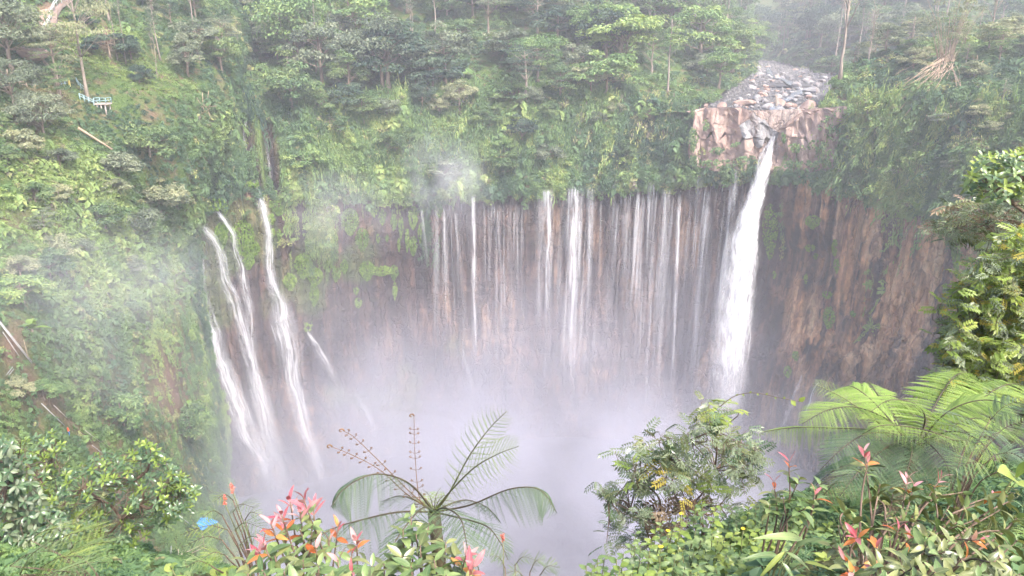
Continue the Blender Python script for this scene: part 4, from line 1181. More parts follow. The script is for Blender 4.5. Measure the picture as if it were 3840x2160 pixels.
M_FALL = water_fall_mat('white_water', 1.7, 0.10, 0.40, 0.76, 1.3)
M_STRAND = water_fall_mat('water_strand', 2.2, 0.045, 0.40, 0.80, 1.1)
M_VEIL = water_fall_mat('water_veil', 1.7, 0.03, 0.52, 0.74, 0.9)
M_MAIN = water_fall_mat('main_fall_water', 1.1, 0.16, 0.36, 0.70, 1.8)

def fall_sheet(name, parent, C, wid, nrm, mat, seed, nu=7, op=1.0, lump=0.25, tail=0.12, head=0.02, bow=0.3):
    """C (n,3) centre line, wid metres, nrm (n,3) out of the wall"""
    n = len(C)
    rs = np.random.RandomState(seed)
    tan = unit(np.gradient(C, axis=0)); cr = unit(np.cross(tan, nrm))
    u = np.linspace(-1, 1, nu)
    s = np.concatenate([[0], np.cumsum(np.linalg.norm(np.diff(C, axis=0), axis=1))])
    wid = np.broadcast_to(wid, (n,))
    am = u[None] * wid[:, None] * 0.5
    V = C[:, None] + cr[:, None] * am[..., None] + nrm[:, None] * ((1 - u ** 2) * bow)[None, :, None] * wid[:, None, None] * 0.5
    q = np.stack([am, np.repeat(s[:, None], nu, 1) * 0.25, np.full(am.shape, seed * 3.1)], -1).reshape(-1, 3)
    dz = fbm(q * 0.9, seed % 40, 3).reshape(n, nu) * lump
    V = V + nrm[:, None] * dz[..., None] + cr[:, None] * (fbm(q * [0, 0.5, 1], (seed + 9) % 40, 2).reshape(n, nu) * lump * 0.7)[..., None]
    i, j = np.meshgrid(np.arange(n - 1), np.arange(nu - 1), indexing='ij')
    Q = np.stack([i * nu + j, i * nu + j + 1, (i + 1) * nu + j + 1, (i + 1) * nu + j], -1).reshape(-1, 4)
    t = np.linspace(0, 1, n)
    opv = np.interp(t, np.linspace(0, 1, len(op)), op) if np.ndim(op) else np.full(n, op)
    opv = opv * np.clip(t / max(head, 1e-3), 0, 1) * np.clip((1 - t) / tail, 0, 1)
    A = {'fu': np.repeat(u[None], n, 0), 'am': am + rs.uniform(0, 50), 'lm': np.repeat(s[:, None], nu, 1) + rs.uniform(0, 80), 'op': np.repeat(opv[:, None], nu, 1)}
    me = mesh_np(name, V.reshape(-1, 3), Q, None, [mat], True, {k: ('POINT', 'FLOAT', v.ravel()) for k, v in A.items()})
    return obj(name, me, parent)

def path_on(pts, out, n, only=('wall',)):
    P = cat(np.array(pts, float), n)
    C, Nn = [], []
    last = None
    for x, y, w in P:
        h = hit(x, y, list(only))
        if h is None: h = (W(x, y, last if last else 185), np.array([0, -1.0, 0]), 0)
        last = h[0][1]
        C.append(h[0]); Nn.append(h[1])
    C, Nn = np.array(C), unit(np.array(Nn))
    k = np.ones(9) / 9.0
    def sm(a):
        b = np.pad(a, ((4, 4), (0, 0)), 'edge'); return np.stack([np.convolve(b[:, c], k, 'valid') for c in range(3)], -1)
    Nn = unit(sm(Nn) * [1, 1, 0.2]); Cs = sm(C)
    # stay in front of the rock: never behind the raw hit
    dep = np.einsum('ij,ij->i', C - Cs, Nn)
    Cs = Cs + Nn * (np.maximum(dep, 0) + out)[:, None]
    pix = FPX / (Cs[:, 1] * CP - Cs[:, 2] * SP)
    return Cs, P[:, 2] / pix, Nn

def straight(pts, out, n):
    """free fall: a straight drop between the first and last point, kept in front of the rock"""
    C, w, Nn = path_on(pts, out, n)
    t = np.linspace(0, 1, n)[:, None]
    nn = unit(Nn.mean(0) * [1, 1, 0]); A, B = C[0], C[-1]
    Lc = A * (1 - t) + B * t
    back = np.max(np.einsum('ij,j->i', C - Lc, nn)); Lc = Lc + nn * max(0.0, min(back, 4.0)) * np.sin(np.pi * np.clip(t, 0, 0.5))
    return Lc, w, np.tile(nn, (n, 1))

def waterfall(pts, label, layers=3, out=0.8, n=None, mat=None, op=0.9, seed=0, group=None, tail=0.12, lump=0.35, nu=7, only=('wall',), name='waterfall', wide=1.2, free=False):
    L = abs(pts[-1][1] - pts[0][1])
    n = n or int(max(14, L / 3))
    C, w, Nn = straight(pts, out, n) if free else path_on(pts, out, n, only)
    e = empty(name, tuple(C[0]), label, 'waterfall', group)
    for k in range(layers):
        fall_sheet('water_sheet', e, C - C[0] + Nn * 0.35 * k, w * wide * (1 - 0.22 * k), Nn, mat or M_FALL, seed * 7 + k, nu, op, lump, tail)
    return e

LW = ('wall', 'left')
waterfall([(191,214,4),(203,228,8),(215,244,8),(221,262,9),(229,290,12),(237,318,13),(243,351,15),(254,390,17),(266,430,18),(279,470,18),(290,500,18)], 'cascade sliding from the brink nearest the left buttress', 3, 1.0, seed=1, wide=1.65, tail=0.3, op=[.9, .85, .75, .65, .7, .6, .5], only=('wall',))
waterfall([(196,252,3),(199,274,6),(204,302,10),(212,324,13),(216,348,15),(226,380,18),(240,417,20),(257,450,22),(272,480,22),(286,504,22)], 'broad white cascade hugging the edge of the left buttress', 3, 1.6, seed=2, wide=1.65, tail=0.3, op=[.4, .65, .85, .85, .85, .7, .5])
waterfall([(213,208,4),(225,225,6),(232,241,7),(238,266,8),(245,290,9),(250,324,10),(254,358,12),(260,390,13),(270,425,14),(284,470,14)], 'narrow cascade between two green buttresses on the left', 2, 0.9, seed=3, wide=1.65, tail=0.3, op=[1, 1, .9, .6, .5, .5, .3])
waterfall([(255,189,6),(262,207,8),(265,236,9),(268,266,10),(274,293,12),(280,312,19),(286,335,22),(290,360,21),(294,390,17),(302,425,14),(313,457,14),(325,490,14),(333,510,14)], 'longest and whitest cascade on the left wall', 3, 1.1, seed=4, wide=1.65, tail=0.3, op=[.95, .9, .85, .85, .85, .8, .7, .5])
waterfall([(303,327,3),(314,344,6),(325,362,9),(334,385,11)], 'short slanting cascade right of the longest left cascade', 2, 0.8, seed=5, wide=1.6, tail=0.45, op=.85)
waterfall([(353,388,2),(362,405,5),(371,424,7),(382,461,8)], 'faint lower cascade dissolving in the mist at the left', 2, 1.0, seed=6, wide=1.6, tail=0.45, op=.8)
waterfall([(244,116,2.5),(249,148,4),(255,175,5),(258,192,6)], 'upper left trickle in a dark gully among the creepers', 2, 0.9, seed=7, op=.75, mat=M_STRAND)
waterfall([(267,117,2),(270,143,3),(273,170,4),(275,188,4)], 'upper right trickle in the second dark gully among the creepers', 2, 0.9, seed=8, op=.6, mat=M_STRAND)
waterfall([(181,146,2),(185,162,3),(189,180,3)], 'faint trickle among bushes left of the two upper trickles', 1, 0.9, seed=9, op=.55, mat=M_STRAND, only=LW)
CENTRE = [
 ([(420,208,4),(423,235,5),(425,270,4)], .55, 'thin strand beside the hanging heart shaped moss'),
 ([(433,204,6),(434,240,8),(435,290,7),(435,345,6)], .7, 'forked strand left of the tallest single thread'),
 ([(444,208,5),(446,235,6),(449,268,5),(447,350,4)], .6, 'strand beginning under the round tuft of leaves'),
 ([(453,211,3),(455,240,4),(458,270,3)], .5, 'short wavering thread right of the round tuft'),
 ([(472,195,4),(472,240,5),(473,310,5),(473,385,4)], .95, 'single straight white thread falling the whole wall'),
 ([(461,344,2),(470,370,4),(481,410,5)], .7, 'slanting stray thread low in the mist'),
 ([(500,256,6),(500,285,7),(501,312,5)], .4, 'faint short veil right of the straight thread'),
 ([(540,194,8),(540,240,9),(539,338,4)], .6, 'veil on the left side of the double curtain'),
 ([(549,190,12),(549,225,9),(547,290,6),(546,345,5)], .95, 'bright curtain left of the widest central curtain'),
 ([(573,186,18),(572,225,17),(571,260,12),(570,300,11),(570,345,10),(569,385,10)], 1.0, 'widest central curtain of white water'),
 ([(580,192,6),(583,250,5),(578,300,4)], .5, 'thin thread peeling off the widest central curtain'),
 ([(594,188,9),(592,225,9),(589,260,5),(587,335,4)], .75, 'curtain just right of the widest central one'),
 ([(612,275,5),(611,300,6),(610,340,4)], .45, 'short low veil between the central curtains and the brown rock'),
 ([(626,212,10),(625,245,10),(624,288,7)], .5, 'loose veil over the brown rock right of centre'),
 ([(638,192,4),(634,235,5),(631,272,4),(627,352,4)], .75, 'long thread right of the loose veil'),
 ([(652,182,7),(650,205,7),(648,240,4)], .5, 'short curtain under the dark leaf tuft'),
 ([(667,188,9),(665,230,8),(661,270,8),(658,312,6),(657,400,6)], .65, 'soft veil two strands left of the main plunge'),
 ([(679,196,4),(677,250,4),(674,345,4),(668,405,5)], .85, 'long clear thread left of the main plunge'),
 ([(708,204,9),(704,270,9),(699,325,8),(693,385,8)], .6, 'filmy veil beside the main plunge'),
 ([(737,170,7),(733,195,7),(728,245,8),(722,300,8),(716,360,7)], .95, 'slim white fall close against the main plunge'),
 ([(700,176,6),(699,195,6),(698,215,4)], .55, 'short curtain at the right end of the leafy ledge'),
]
for k, (pts, op, lb) in enumerate(CENTRE):
    if pts[0][1] < 215: pts = [(pts[0][0], pts[0][1] - 5, pts[0][2])] + pts[1:]
    waterfall(pts, lb, 2, 1.6, mat=M_FALL if op > 0.8 else M_STRAND, op=[op * .85, op * .85, op * .8, op * .7, op * .55], seed=20 + k, tail=0.25, lump=0.10, nu=7, free=True, wide=1.5)
RIGHT = [
 ([(806,372,3),(798,392,6),(787,420,7),(771,458,8)], .75, 'slanting stream at the foot of the dark right wall'),
 ([(820,378,4),(814,395,5),(806,424,5)], .65, 'second short slanting stream on the dark right wall'),
 ([(981,220,4),(972,235,8),(960,252,9)], .5, 'spread trickle beside the bright green ridge at the right'),
 ([(905,322,6),(898,345,9),(888,372,10)], .22, 'thin film of water on the orange right wall'),
 ([(932,305,6),(922,340,9),(911,380,10)], .22, 'filmy streak of water right of the orange wall'),
]
for k, (pts, op, lb) in enumerate(RIGHT):
    waterfall(pts, lb, 2, 0.9, mat=M_STRAND, op=op, seed=60 + k, tail=0.3, nu=5)
# little trickles dropping from the seepage ledge
rnd = random.Random(9)
for k in range(210):
    x = rnd.uniform(428, 775)
    if rnd.random() < 0.5: x = rnd.uniform(560, 770)
    y0 = float(np.interp(x, [438, 528, 610, 690, 762, 790], [196, 191, 186, 179, 173, 177])) + rnd.uniform(-5, 9)
    L = rnd.choice([8, 12, 18, 26, 40, 70, 110, 150]) * rnd.uniform(0.7, 1.2); w = rnd.uniform(0.9, 2.4)
    dx = (512 - x) / 2300 * L
    waterfall([(x, y0, w), (x + dx * 0.5, y0 + L * 0.5, w * 1.2), (x + dx, y0 + L, w)], ('short' if L < 22 else 'long') + ' fine trickle dropping from the leafy ledge ' + ('left of the central curtains' if x < 530 else 'among the central curtains' if x < 605 else 'over the brown rock right of centre' if x < 680 else 'close to the main plunge'), 1, 1.3, n=10, mat=M_STRAND, op=rnd.uniform(0.3, 0.8), seed=100 + k, group='fine trickles below the ledge', tail=0.5, nu=3, lump=0.06, free=True)
# wide thin veils
for k, (x0, x1, y0, y1, op) in enumerate(((462, 536, 196, 430, .42), (530, 610, 192, 440, .52), (600, 690, 188, 440, .5), (680, 745, 182, 440, .5), (425, 475, 205, 410, .32))):
    xc = (x0 + x1) / 2; dx = (512 - xc) / 2300 * (y1 - y0)
    waterfall([(xc, y0, x1 - x0), (xc + dx / 2, (y0 + y1) / 2, x1 - x0), (xc + dx, y1, (x1 - x0) * .95)], ['thin veil over the left half of the middle wall', 'thin veil behind the central curtains', 'thin veil over the brown rock right of centre', 'thin veil left of the main plunge', 'thin veil under the hanging moss'][k],
              2, 1.2, n=60, mat=M_VEIL, op=[op, op, op * .9, op * .7, op * .6], seed=200 + k, nu=24, lump=0.3, tail=0.25, name='water_veil', free=True)
# the main plunge: leaps out of the notch and falls free
MAINP = [(774,136,3.5,205),(770,148,6,203),(765,163,10,201),(760,178,13,199.5),(755,194,17,198),(748,222,23,196.5),(743,250,29,195.5),(739,278,33,195),(735,305,35,194.5),(731,335,38,194),(728,365,40,193.5),(725,400,42,193),(721,440,46,192)]
PP = cat(np.array(MAINP, float), 90)
C = np.array([W(a, b, d) for a, b, _, d in PP]); pix = FPX / (C[:, 1] * CP - C[:, 2] * SP); wm = PP[:, 2] / pix
Nn = np.tile(unit(np.array([0.05, -1, 0.1])), (90, 1))
e = empty('waterfall', tuple(C[0]), 'thick white main plunge leaping from the rock notch at the right', 'waterfall')
for k in range(5):
    fall_sheet('water_sheet', e, C - C[0] + Nn * (0.5 * k - 1.0) + np.array([0.25, 0, 0]) * (k % 3 - 1), wm * (1.42 - 0.16 * k), Nn, M_MAIN, 300 + k, 25, [1, 1, 1, .95, .85, .7, .5], 1.3, 0.22, 0.01, 0.55)
fall_sheet('spray', e, C[30:] - C[0] + np.array([1.5, 0.5, 0]), wm[30:] * 1.35, Nn[30:], M_VEIL, 310, 25, [.2, .7, .8, .7], 1.0, 0.25, 0.2, 0.3)

# ------------------------------------------------------------------ hanging moss
M_MOSS = leaf_mat('moss_leaf', [(0.0, (0.075, 0.14, 0.028)), (0.5, (0.145, 0.24, 0.04)), (1.0, (0.24, 0.33, 0.07))], 0.15, 0.6, 0.3, 0.9, 0.5)
MOSS = [(374,209,5,8),(382,217,4,8),(394,222,3.3,9),(413,218,5,12),(420,234,2,11),(401,228,2.4,12),(407,240,2,12),(399,245,1.5,7),(413,246,4.6,10),(387,238,2,4),(378,238,2,5),(439,211,4.6,6.6),(367,271,8,10),(381,271,13,5),(394,273,4.6,8),(395,291,2.6,9),(356,291,3,4),(358,303,4,5),(344,267,4,7),(271,220,4,6),(271,233,4,5),(279,236,2.6,6.6),(291,229,3,5),(303,266,9,13),(290,282,7,9),(315,277,8,9),(314,295,5,12),(336,274,5,8),(328,266,5,6),(242,238,12,18),(248,262,6,8),(252,249,8,9),(224,209,3.5,9),(221,236,7,14),(279,206,10,10),(350,222,9,14),(362,240,7,12),(330,240,8,14),(312,245,7,12)]
MOSS_R = [(770,232,8,28),(810,248,6,3.5),(816,256,3,3),(774,275,2,3.5),(806,279,2,5),(908,205,8,13),(837,266,3,8),(827,295,5,4),(829,318,6,12),(853,314,2.5,3),(796,356,4,5),(956,252,4,25),(945,293,2.5,10),(943,344,2.5,14),(813,222,8,7),(788,372,4,6),(835,248,3,9)]
rng = np.random.RandomState(220)
def moss(cx, cyy, rx, ry, label, group, lift=0.0, mat=None, name='moss_patch', cat='moss'):
    n = int(np.clip(rx * ry * 4.5, 45, 520))
    C, Nm = [], []
    for k in range(n):
        a, r = rng.uniform(0, 2 * np.pi), math.sqrt(rng.rand())
        x, y = cx + rx * r * math.cos(a) * (1.0 if math.sin(a) < 0 else 1 - 0.5 * r * math.sin(a)), cyy + ry * r * math.sin(a)
        h = hit(x, y, ['wall'])
        if h is None: continue
        C.append(h[0] + h[1] * lift + h[1] * rng.uniform(0.15, 0.75) * (1.2 - r)); Nm.append(h[1])
    if len(C) < 5: return
    C, Nm = np.array(C), np.array(Nm); n = len(C)
    mb = MB(); o0 = C.mean(0)
    leaves(mb, C - o0, Nm + rng.normal(size=(n, 3)) * 0.35 + [0, 0, 0.4], 0.62 * rng.uniform(0.7, 1.3, n), 0.4, rng, rng.rand(n), rng.normal(size=(n, 3)) * 0.4 + [0, 0, -1])
    tag(obj(name, mb.mesh(name, [mat or M_MOSS]), loc=tuple(o0)), label, cat, group)
for m_ in MOSS: moss(*m_, ('broad' if m_[2] > 4.5 else 'narrow') + ' bright green tongue of moss on the wet wall ' + ('between the left cascades' if m_[0] < 262 else 'right of the longest left cascade' if m_[0] < 300 else 'halfway to the middle' if m_[0] < 350 else 'left of the thin strands'), 'moss tongues on the wet left wall')
for m_, lb in (((192, 212, 8, 4), 'leafy tuft over the head of the cascade nearest the buttress'), ((213, 205, 8, 4), 'leafy tuft over the head of the narrow cascade'), ((254, 187, 9, 4), 'leafy tuft over the head of the longest cascade'), ((304, 325, 5, 3), 'leafy tuft above the short slanting cascade')): moss(*m_, lb, None, 2.2)
for m_ in ((690,115,5,8),(692,140,6,10),(694,160,8,7),(712,169,9,4),(730,171,9,4),(746,167,6,4),(845,114,6,8),(848,135,7,10),(840,158,9,8),(815,169,10,4),(795,169,8,4),(718,150,7,3),(735,147,6,2.5),(800,150,6,4),(824,146,6,5),(706,128,3,5),(788,140,3,6),(830,128,3,7)):
    moss(*m_, 'leafy tuft growing ' + ('along the left edge' if m_[0] < 700 else 'along the right edge' if m_[0] > 838 else 'at the foot' if m_[1] > 160 else 'in a crack') + ' of the bare tan cliff', 'leafy tufts around the bare tan cliff', 3.6, M_LEAF['mid'], 'leafy_tuft', 'plant')
for m_ in MOSS_R: moss(*m_, ('tall strip' if m_[3] > 9 else 'small tuft') + ' of bright moss on the right wall ' + ('beside the main plunge' if m_[0] < 790 else 'around the rock hollow' if m_[0] < 860 else 'toward the right edge'), 'moss tufts on the right wall')
# ------------------------------------------------------------------ trail, rails, poles and other things on the left slope
M_RAIL = plain_mat('rail_paint', (0.20, 0.34, 0.36), (0.34, 0.45, 0.46), 1.5, 0.6, 0.3)
M_WRAIL = plain_mat('white_rail', (0.36, 0.42, 0.39), (0.50, 0.54, 0.50), 1.5, 0.6, 0.3)
M_WOOD = plain_mat('old_wood', (0.30, 0.22, 0.16), (0.52, 0.42, 0.33), 1.2, 0.9, 0.1, (1, 1, 0.3))
M_BAMBOO = plain_mat('dry_bamboo', (0.25, 0.18, 0.12), (0.42, 0.32, 0.23), 0.9, 0.8, 0.2, None, 0, 0.4)
M_CONC = plain_mat('concrete', (0.36, 0.29, 0.26), (0.55, 0.47, 0.42), 1.5, 0.95, 0.1)
M_STEP = plain_mat('step_stone', (0.27, 0.20, 0.17), (0.40, 0.32, 0.28), 1.5, 0.95, 0.1)
M_PIPE = plain_mat('white_pipe', (0.26, 0.26, 0.26), (0.40, 0.40, 0.40), 2.0, 0.5, 0.3)
M_ROPE = plain_mat('rope', (0.42, 0.38, 0.35), (0.55, 0.50, 0.46), 2.0, 0.9, 0.1)
M_YELLOW = plain_mat('yellow_post', (0.60, 0.46, 0.12), (0.74, 0.58, 0.20), 2.0, 0.7, 0.2)
M_BLUE = plain_mat('blue_tarp', (0.03, 0.17, 0.46), (0.06, 0.25, 0.56), 0.8, 0.45, 0.4)
M_ORANGE = plain_mat('orange_cloth', (0.72, 0.10, 0.03), (0.82, 0.16, 0.05), 2.0, 0.8, 0.2)
M_DENIM = plain_mat('blue_cloth', (0.05, 0.16, 0.42), (0.08, 0.22, 0.52), 2.0, 0.8, 0.2)

def tube_me(name, pts, r, mat, k=6):
    mb = MB(); mb.tube(pts, r, k); return mb.mesh(name, [mat], True)

def handrail(pts, label, mat, h=1.1, gap=0.45, r=0.06, on=('left',), up0=0.0):
    P = np.array([at(x, y, list(on)) for x, y in pts]) + [0, 0, up0]
    e = empty('handrail', tuple(P[0]), label, 'handrail')
    Q = P - P[0]
    for dz in (h, h - gap):
        obj('rail', tube_me('rail', Q + [0, 0, dz], r, mat), e)
    for q in Q:
        obj('post', tube_me('post', [q - [0, 0, 0.4], q + [0, 0, h + 0.05]], r * 1.5, mat), e)
    return e
handrail([(80, 99), (84.5, 101), (89, 103), (94, 105.5), (98.5, 107.5)], 'pale blue handrail leading down to the small viewing platform', M_RAIL, 1.0, 0.42, 0.07)
handrail([(61.5, 86), (65.5, 86), (69, 86)], 'short blue handrail with a yellow end post on the left slope', M_RAIL, 0.9, 0.4, 0.06)
handrail([(76.8, 83), (78.5, 86), (81, 89), (85.5, 93)], 'thin blue handrail beside the steps behind the long bare trunk', M_RAIL, 1.0, 0.5, 0.05)
handrail([(14, 87), (20, 87), (27, 86.5), (35, 86.5)], 'tan wooden handrail near the left edge', M_WOOD, 0.9, 0.5, 0.08)
p = at(69.8, 86.5, ['left'])
mb = MB(); mb.box((0, 0, 0.7), (0.28, 0.28, 1.6)); mb.box((0, 0, 1.55), (0.36, 0.36, 0.12))
tag(obj('post', mb.mesh('end_post', [M_YELLOW]), loc=tuple(p)), 'yellow end post of the short blue handrail', 'post').name = 'yellow_post'
# viewing platform
p = at(104.5, 109.5, ['left'])
e = empty('viewing_platform', tuple(p), 'small concrete viewing platform on pillars with a blue rail', 'platform')
mb = MB(); mb.box((0, -0.2, 1.1), (2.3, 2.2, 0.28)); obj('deck', mb.mesh('deck', [M_CONC]), e)
for dx, dy in ((-0.75, -1.0), (0.0, -1.05), (0.75, -1.0), (-0.75, 0.7), (0.75, 0.7)):
    obj('pillar', tube_me('pillar', [(dx, dy, -1.4), (dx, dy, 1.0)], 0.13, M_CONC), e)
for pts in ([(-1.1, -1.2), (1.1, -1.2)], [(1.1, -1.2), (1.1, 0.8)], [(-1.1, -1.2), (-1.1, 0.8)]):
    for z in (1.75, 2.2):
        obj('rail', tube_me('rail', [(pts[0][0], pts[0][1], z), (pts[1][0], pts[1][1], z)], 0.06, M_RAIL), e)
for dx, dy in ((-1.1, -1.2), (0, -1.2), (1.1, -1.2), (1.1, 0.8), (-1.1, 0.8)):
    obj('post', tube_me('post', [(dx, dy, 1.2), (dx, dy, 2.25)], 0.08, M_RAIL), e)
# long stairway in the top left corner
ST = cat(np.array([(40, 39), (44.5, 31), (48.5, 24), (50.5, 15), (53.5, 9), (60, 4), (66, 0)], float), 40)
SP_ = np.array([at(x, y, ['left'], 0.2) for x, y in ST])
e = empty('stairway', tuple(SP_[0]), 'steep pale stone stairway with white rails in the top left corner', 'stairway')
step_me = None
for k in range(len(SP_) - 1):
    a, b = SP_[k], SP_[k + 1]; d = b - a
    ang = math.atan2(d[1], d[0])
    if step_me is None:
        mb = MB(); mb.box((0, 0, 0), (1.0, 2.6, 0.5)); step_me = mb.mesh('step', [M_STEP])
    obj('step', step_me, e, mat=Matrix.Translation(Vector((a + b) / 2 - SP_[0])) @ Matrix.Rotation(ang, 4, 'Z'))
side = np.array([0.9, -0.9, 0])
for dz in (1.5, 1.05):
    obj('rail', tube_me('rail', SP_[::3] - SP_[0] + side + [0, 0, dz], 0.07, M_WRAIL), e)
for q in SP_[::4]:
    obj('post', tube_me('post', [q - SP_[0] + side, q - SP_[0] + side + [0, 0, 1.55]], 0.09, M_WRAIL), e)
rnd = random.Random(3)
for k, (x, y, s) in enumerate(((41, 21, 1.2), (43, 27, 1.3), (39, 30, 0.9), (45, 14, 1.0), (42, 17, 0.8), (38, 24, 0.9), (54, 22, 0.7), (52, 30, 0.8))):
    boulder(at(x, y, ['left']), s, B_TAN[k % 2], 'pale rock piled beside the steep stairway', 'rocks beside the stairway')
boulder(at(32.5, 61, ['left'], 0.8), 2.1, B_TAN[1], 'big pale pink rock showing between the trees at the left')
# fallen log and the dry sticks
mb = MB(); a, b = at(75.5, 133, ['left'], 0.9), at(111, 154, ['left'], 0.7)
t = np.linspace(0, 1, 7)[:, None]; mb.tube((a * (1 - t) + b * t) - a + [0, 0, 0.4], np.linspace(0.26, 0.16, 7), 7)
tag(obj('log', mb.mesh('log', [M_BAMBOO], True), loc=tuple(a)), 'long pale fallen log lying down the left slope', 'log')
def pole(a, b, r, mat, label, cat='pole', name='pole', group=None):
    a, b = np.asarray(a), np.asarray(b)
    tag(obj(name, tube_me(name, [b * 0, (b - a) * 0.5 + [0, 0, -0.004 * np.linalg.norm(b - a)], b - a], r, mat), loc=tuple(a)), label, cat, group)
def pole_px(x0, y0, x1, y1, r, mat, label, cat='pole', name='pole', out=0.8, group=None):
    pole(at(x0, y0, ['left'], out), at(x1, y1, ['left'], out), r, mat, label, cat, name, group)
# ladder at the left edge
a, b = at(-6, 325, ['left'], 0.8), at(25.8, 364.4, ['left'], 0.8)
e = empty('ladder', tuple(b), 'long pale ladder lying against the bank at the left edge', 'ladder')
sd = unit(np.cross(b - a, [0, 0, 1.0])) * 0.55
for s in (-1, 1): obj('side_rail', tube_me('side_rail', [a - b + sd * s * 0.5, sd * s * 0.5], 0.055, M_PIPE), e)
for k in range(14):
    q = (a - b) * (k + 0.5) / 14; obj('rung', tube_me('rung', [q - sd * 0.5, q + sd * 0.5], 0.03, M_WOOD), e)
pole_px(-4, 334, 12.7, 358.3, 0.036, M_PIPE, 'pale pole running below the ladder at the left edge')
pole_px(18.3, 341.5, 22, 360, 0.036, M_BAMBOO, 'upright dry stick beside the ladder')
pole_px(0, 377.5, 6.8, 369, 0.036, M_PIPE, 'short white pole leaning at the left edge below the ladder')
pole_px(2.5, 377.5, 7.6, 372, 0.036, M_PIPE, 'second short white pole just right of the leaning one')
pole_px(34.9, 406.4, 58, 428, 0.050, M_PIPE, 'white pipe rail along the muddy trail')
pole_px(47.6, 407, 61, 420, 0.032, M_ROPE, 'thin grey rope above the white pipe rail', 'rope', 'rope')
pole_px(79, 431.7, 104, 451, 0.032, M_ROPE, 'grey rope continuing down the muddy trail', 'rope', 'rope')
pole_px(86, 448, 112, 466, 0.036, M_PIPE, 'white pipe low on the muddy trail behind the leafy tree')
pole_px(171.6, 514.7, 190, 529, 0.072, M_PIPE, 'white pipes running down to the blue tarpaulin')
pole_px(174, 555.3, 200.6, 543.7, 0.058, M_WOOD, 'upper bamboo rail below the blue tarpaulin')
pole_px(176, 558, 202, 547, 0.058, M_WOOD, 'lower bamboo rail below the blue tarpaulin')
pole_px(166.6, 546, 166, 566, 0.043, M_PIPE, 'upright white pipe below the leafy tree')
pole_px(173.5, 550, 172.5, 567, 0.043, M_WOOD, 'upright bamboo post at the end of the bamboo rails')
# blue tarpaulin roof
zc = at(203, 531, ['left'], 0)[2] + 2.2; q = [W(x, y, -abs(zc + d)) for (x, y), d in zip(((194.4, 519.7), (206.4, 516.8), (218.5, 521.4), (201.4, 530.5)), (0.2, 0.9, 0.4, -0.4))]
q = np.array(q); o0 = q.mean(0); u = np.linspace(0, 1, 7)
G = (q[0] * (1 - u)[None, :, None] * (1 - u)[:, None, None] + q[1] * u[None, :, None] * (1 - u)[:, None, None] + q[2] * u[None, :, None] * u[:, None, None] + q[3] * (1 - u)[None, :, None] * u[:, None, None]) - o0
G[..., 2] -= 0.35 * np.sin(np.pi * u)[None] * np.sin(np.pi * u)[:, None] + 0.1 * np.sin(9 * u)[None]
e = empty('tarpaulin_shelter', tuple(o0), 'bright blue tarpaulin shelter beside the trail at the bottom left', 'shelter')
V = np.concatenate([G.reshape(-1, 3), G.reshape(-1, 3) - [0, 0, 0.05]])
Q = [[i * 7 + j, i * 7 + j + 1, (i + 1) * 7 + j + 1, (i + 1) * 7 + j] for i in range(6) for j in range(6)]
obj('roof', mesh_np('roof', V, Q + [[a + 49 for a in f[::-1]] for f in Q], None, [M_BLUE], True), e)
for v in q - o0: obj('post', tube_me('post', [v * 0.93, v * 0.93 - [0, 0, 4.5]], 0.06, M_BAMBOO), e)
# small figure in orange and blue on the trail
def person(p, h, label):
    pts = {0: (0, 0, 0.52), 1: (0, 0, 0.66), 2: (0, 0, 0.80), 3: (0, 0, 0.865), 4: (0, -0.02, 0.95), 5: (-0.055, 0, 0.48), 6: (-0.06, -0.05, 0.27), 7: (-0.06, 0, 0.03), 8: (0.055, 0, 0.48), 9: (0.07, -0.09, 0.29), 10: (0.07, -0.02, 0.06), 11: (-0.105, 0, 0.79), 12: (-0.14, -0.03, 0.62), 13: (-0.11, -0.12, 0.52), 14: (0.105, 0, 0.79), 15: (0.15, -0.05, 0.63), 16: (0.12, -0.15, 0.56), 17: (-0.06, -0.06, 0.015), 18: (0.07, -0.08, 0.045)}
    ed = [(0, 1), (1, 2), (2, 3), (3, 4), (0, 5), (5, 6), (6, 7), (7, 17), (0, 8), (8, 9), (9, 10), (10, 18), (2, 11), (11, 12), (12, 13), (2, 14), (14, 15), (15, 16)]
    rad = {0: .075, 1: .07, 2: .085, 3: .035, 4: .058, 5: .05, 6: .035, 7: .024, 8: .05, 9: .035, 10: .024, 11: .032, 12: .025, 13: .02, 14: .032, 15: .025, 16: .02, 17: .02, 18: .02}
    me = bpy.data.meshes.new('person'); me.from_pydata([tuple(h * c for c in pts[k]) for k in range(19)], ed, []); me.update()
    o = obj('person', me, loc=tuple(p)); o.rotation_euler = (0, 0, 2.4)
    sk = o.modifiers.new('skin', 'SKIN')
    for k, v in enumerate(me.skin_vertices[0].data): v.radius = (rad[k] * h, rad[k] * h); v.use_root = k == 0
    o.modifiers.new('smooth', 'SUBSURF').levels = 1
    m, nt, out = new_mat('clothing')
    tc = nt.nodes.new('ShaderNodeTexCoord'); sx = nt.nodes.new('ShaderNodeSeparateXYZ'); nt.links.new(tc.outputs['Object'], sx.inputs[0])
    z = math_n(nt, 'DIVIDE', sx.outputs[2], h)
    c = ramp(nt, z, [(0.0, (0.05, 0.04, 0.04)), (0.05, (0.05, 0.17, 0.45)), (0.5, (0.75, 0.11, 0.03)), (0.87, (0.32, 0.18, 0.12)), (0.95, (0.03, 0.02, 0.02))], 'CONSTANT')
    b = nt.nodes.new('ShaderNodeBsdfPrincipled'); b.inputs['Roughness'].default_value = 0.85; nt.links.new(c, b.inputs['Base Color']); nt.links.new(b.outputs[0], out.inputs[0])
    me.materials.append(m)
    tag(o, label, 'person')
person(at(67.8, 437, ['left'], 0.2), 1.45, 'tiny person in orange top and blue trousers on the muddy trail')

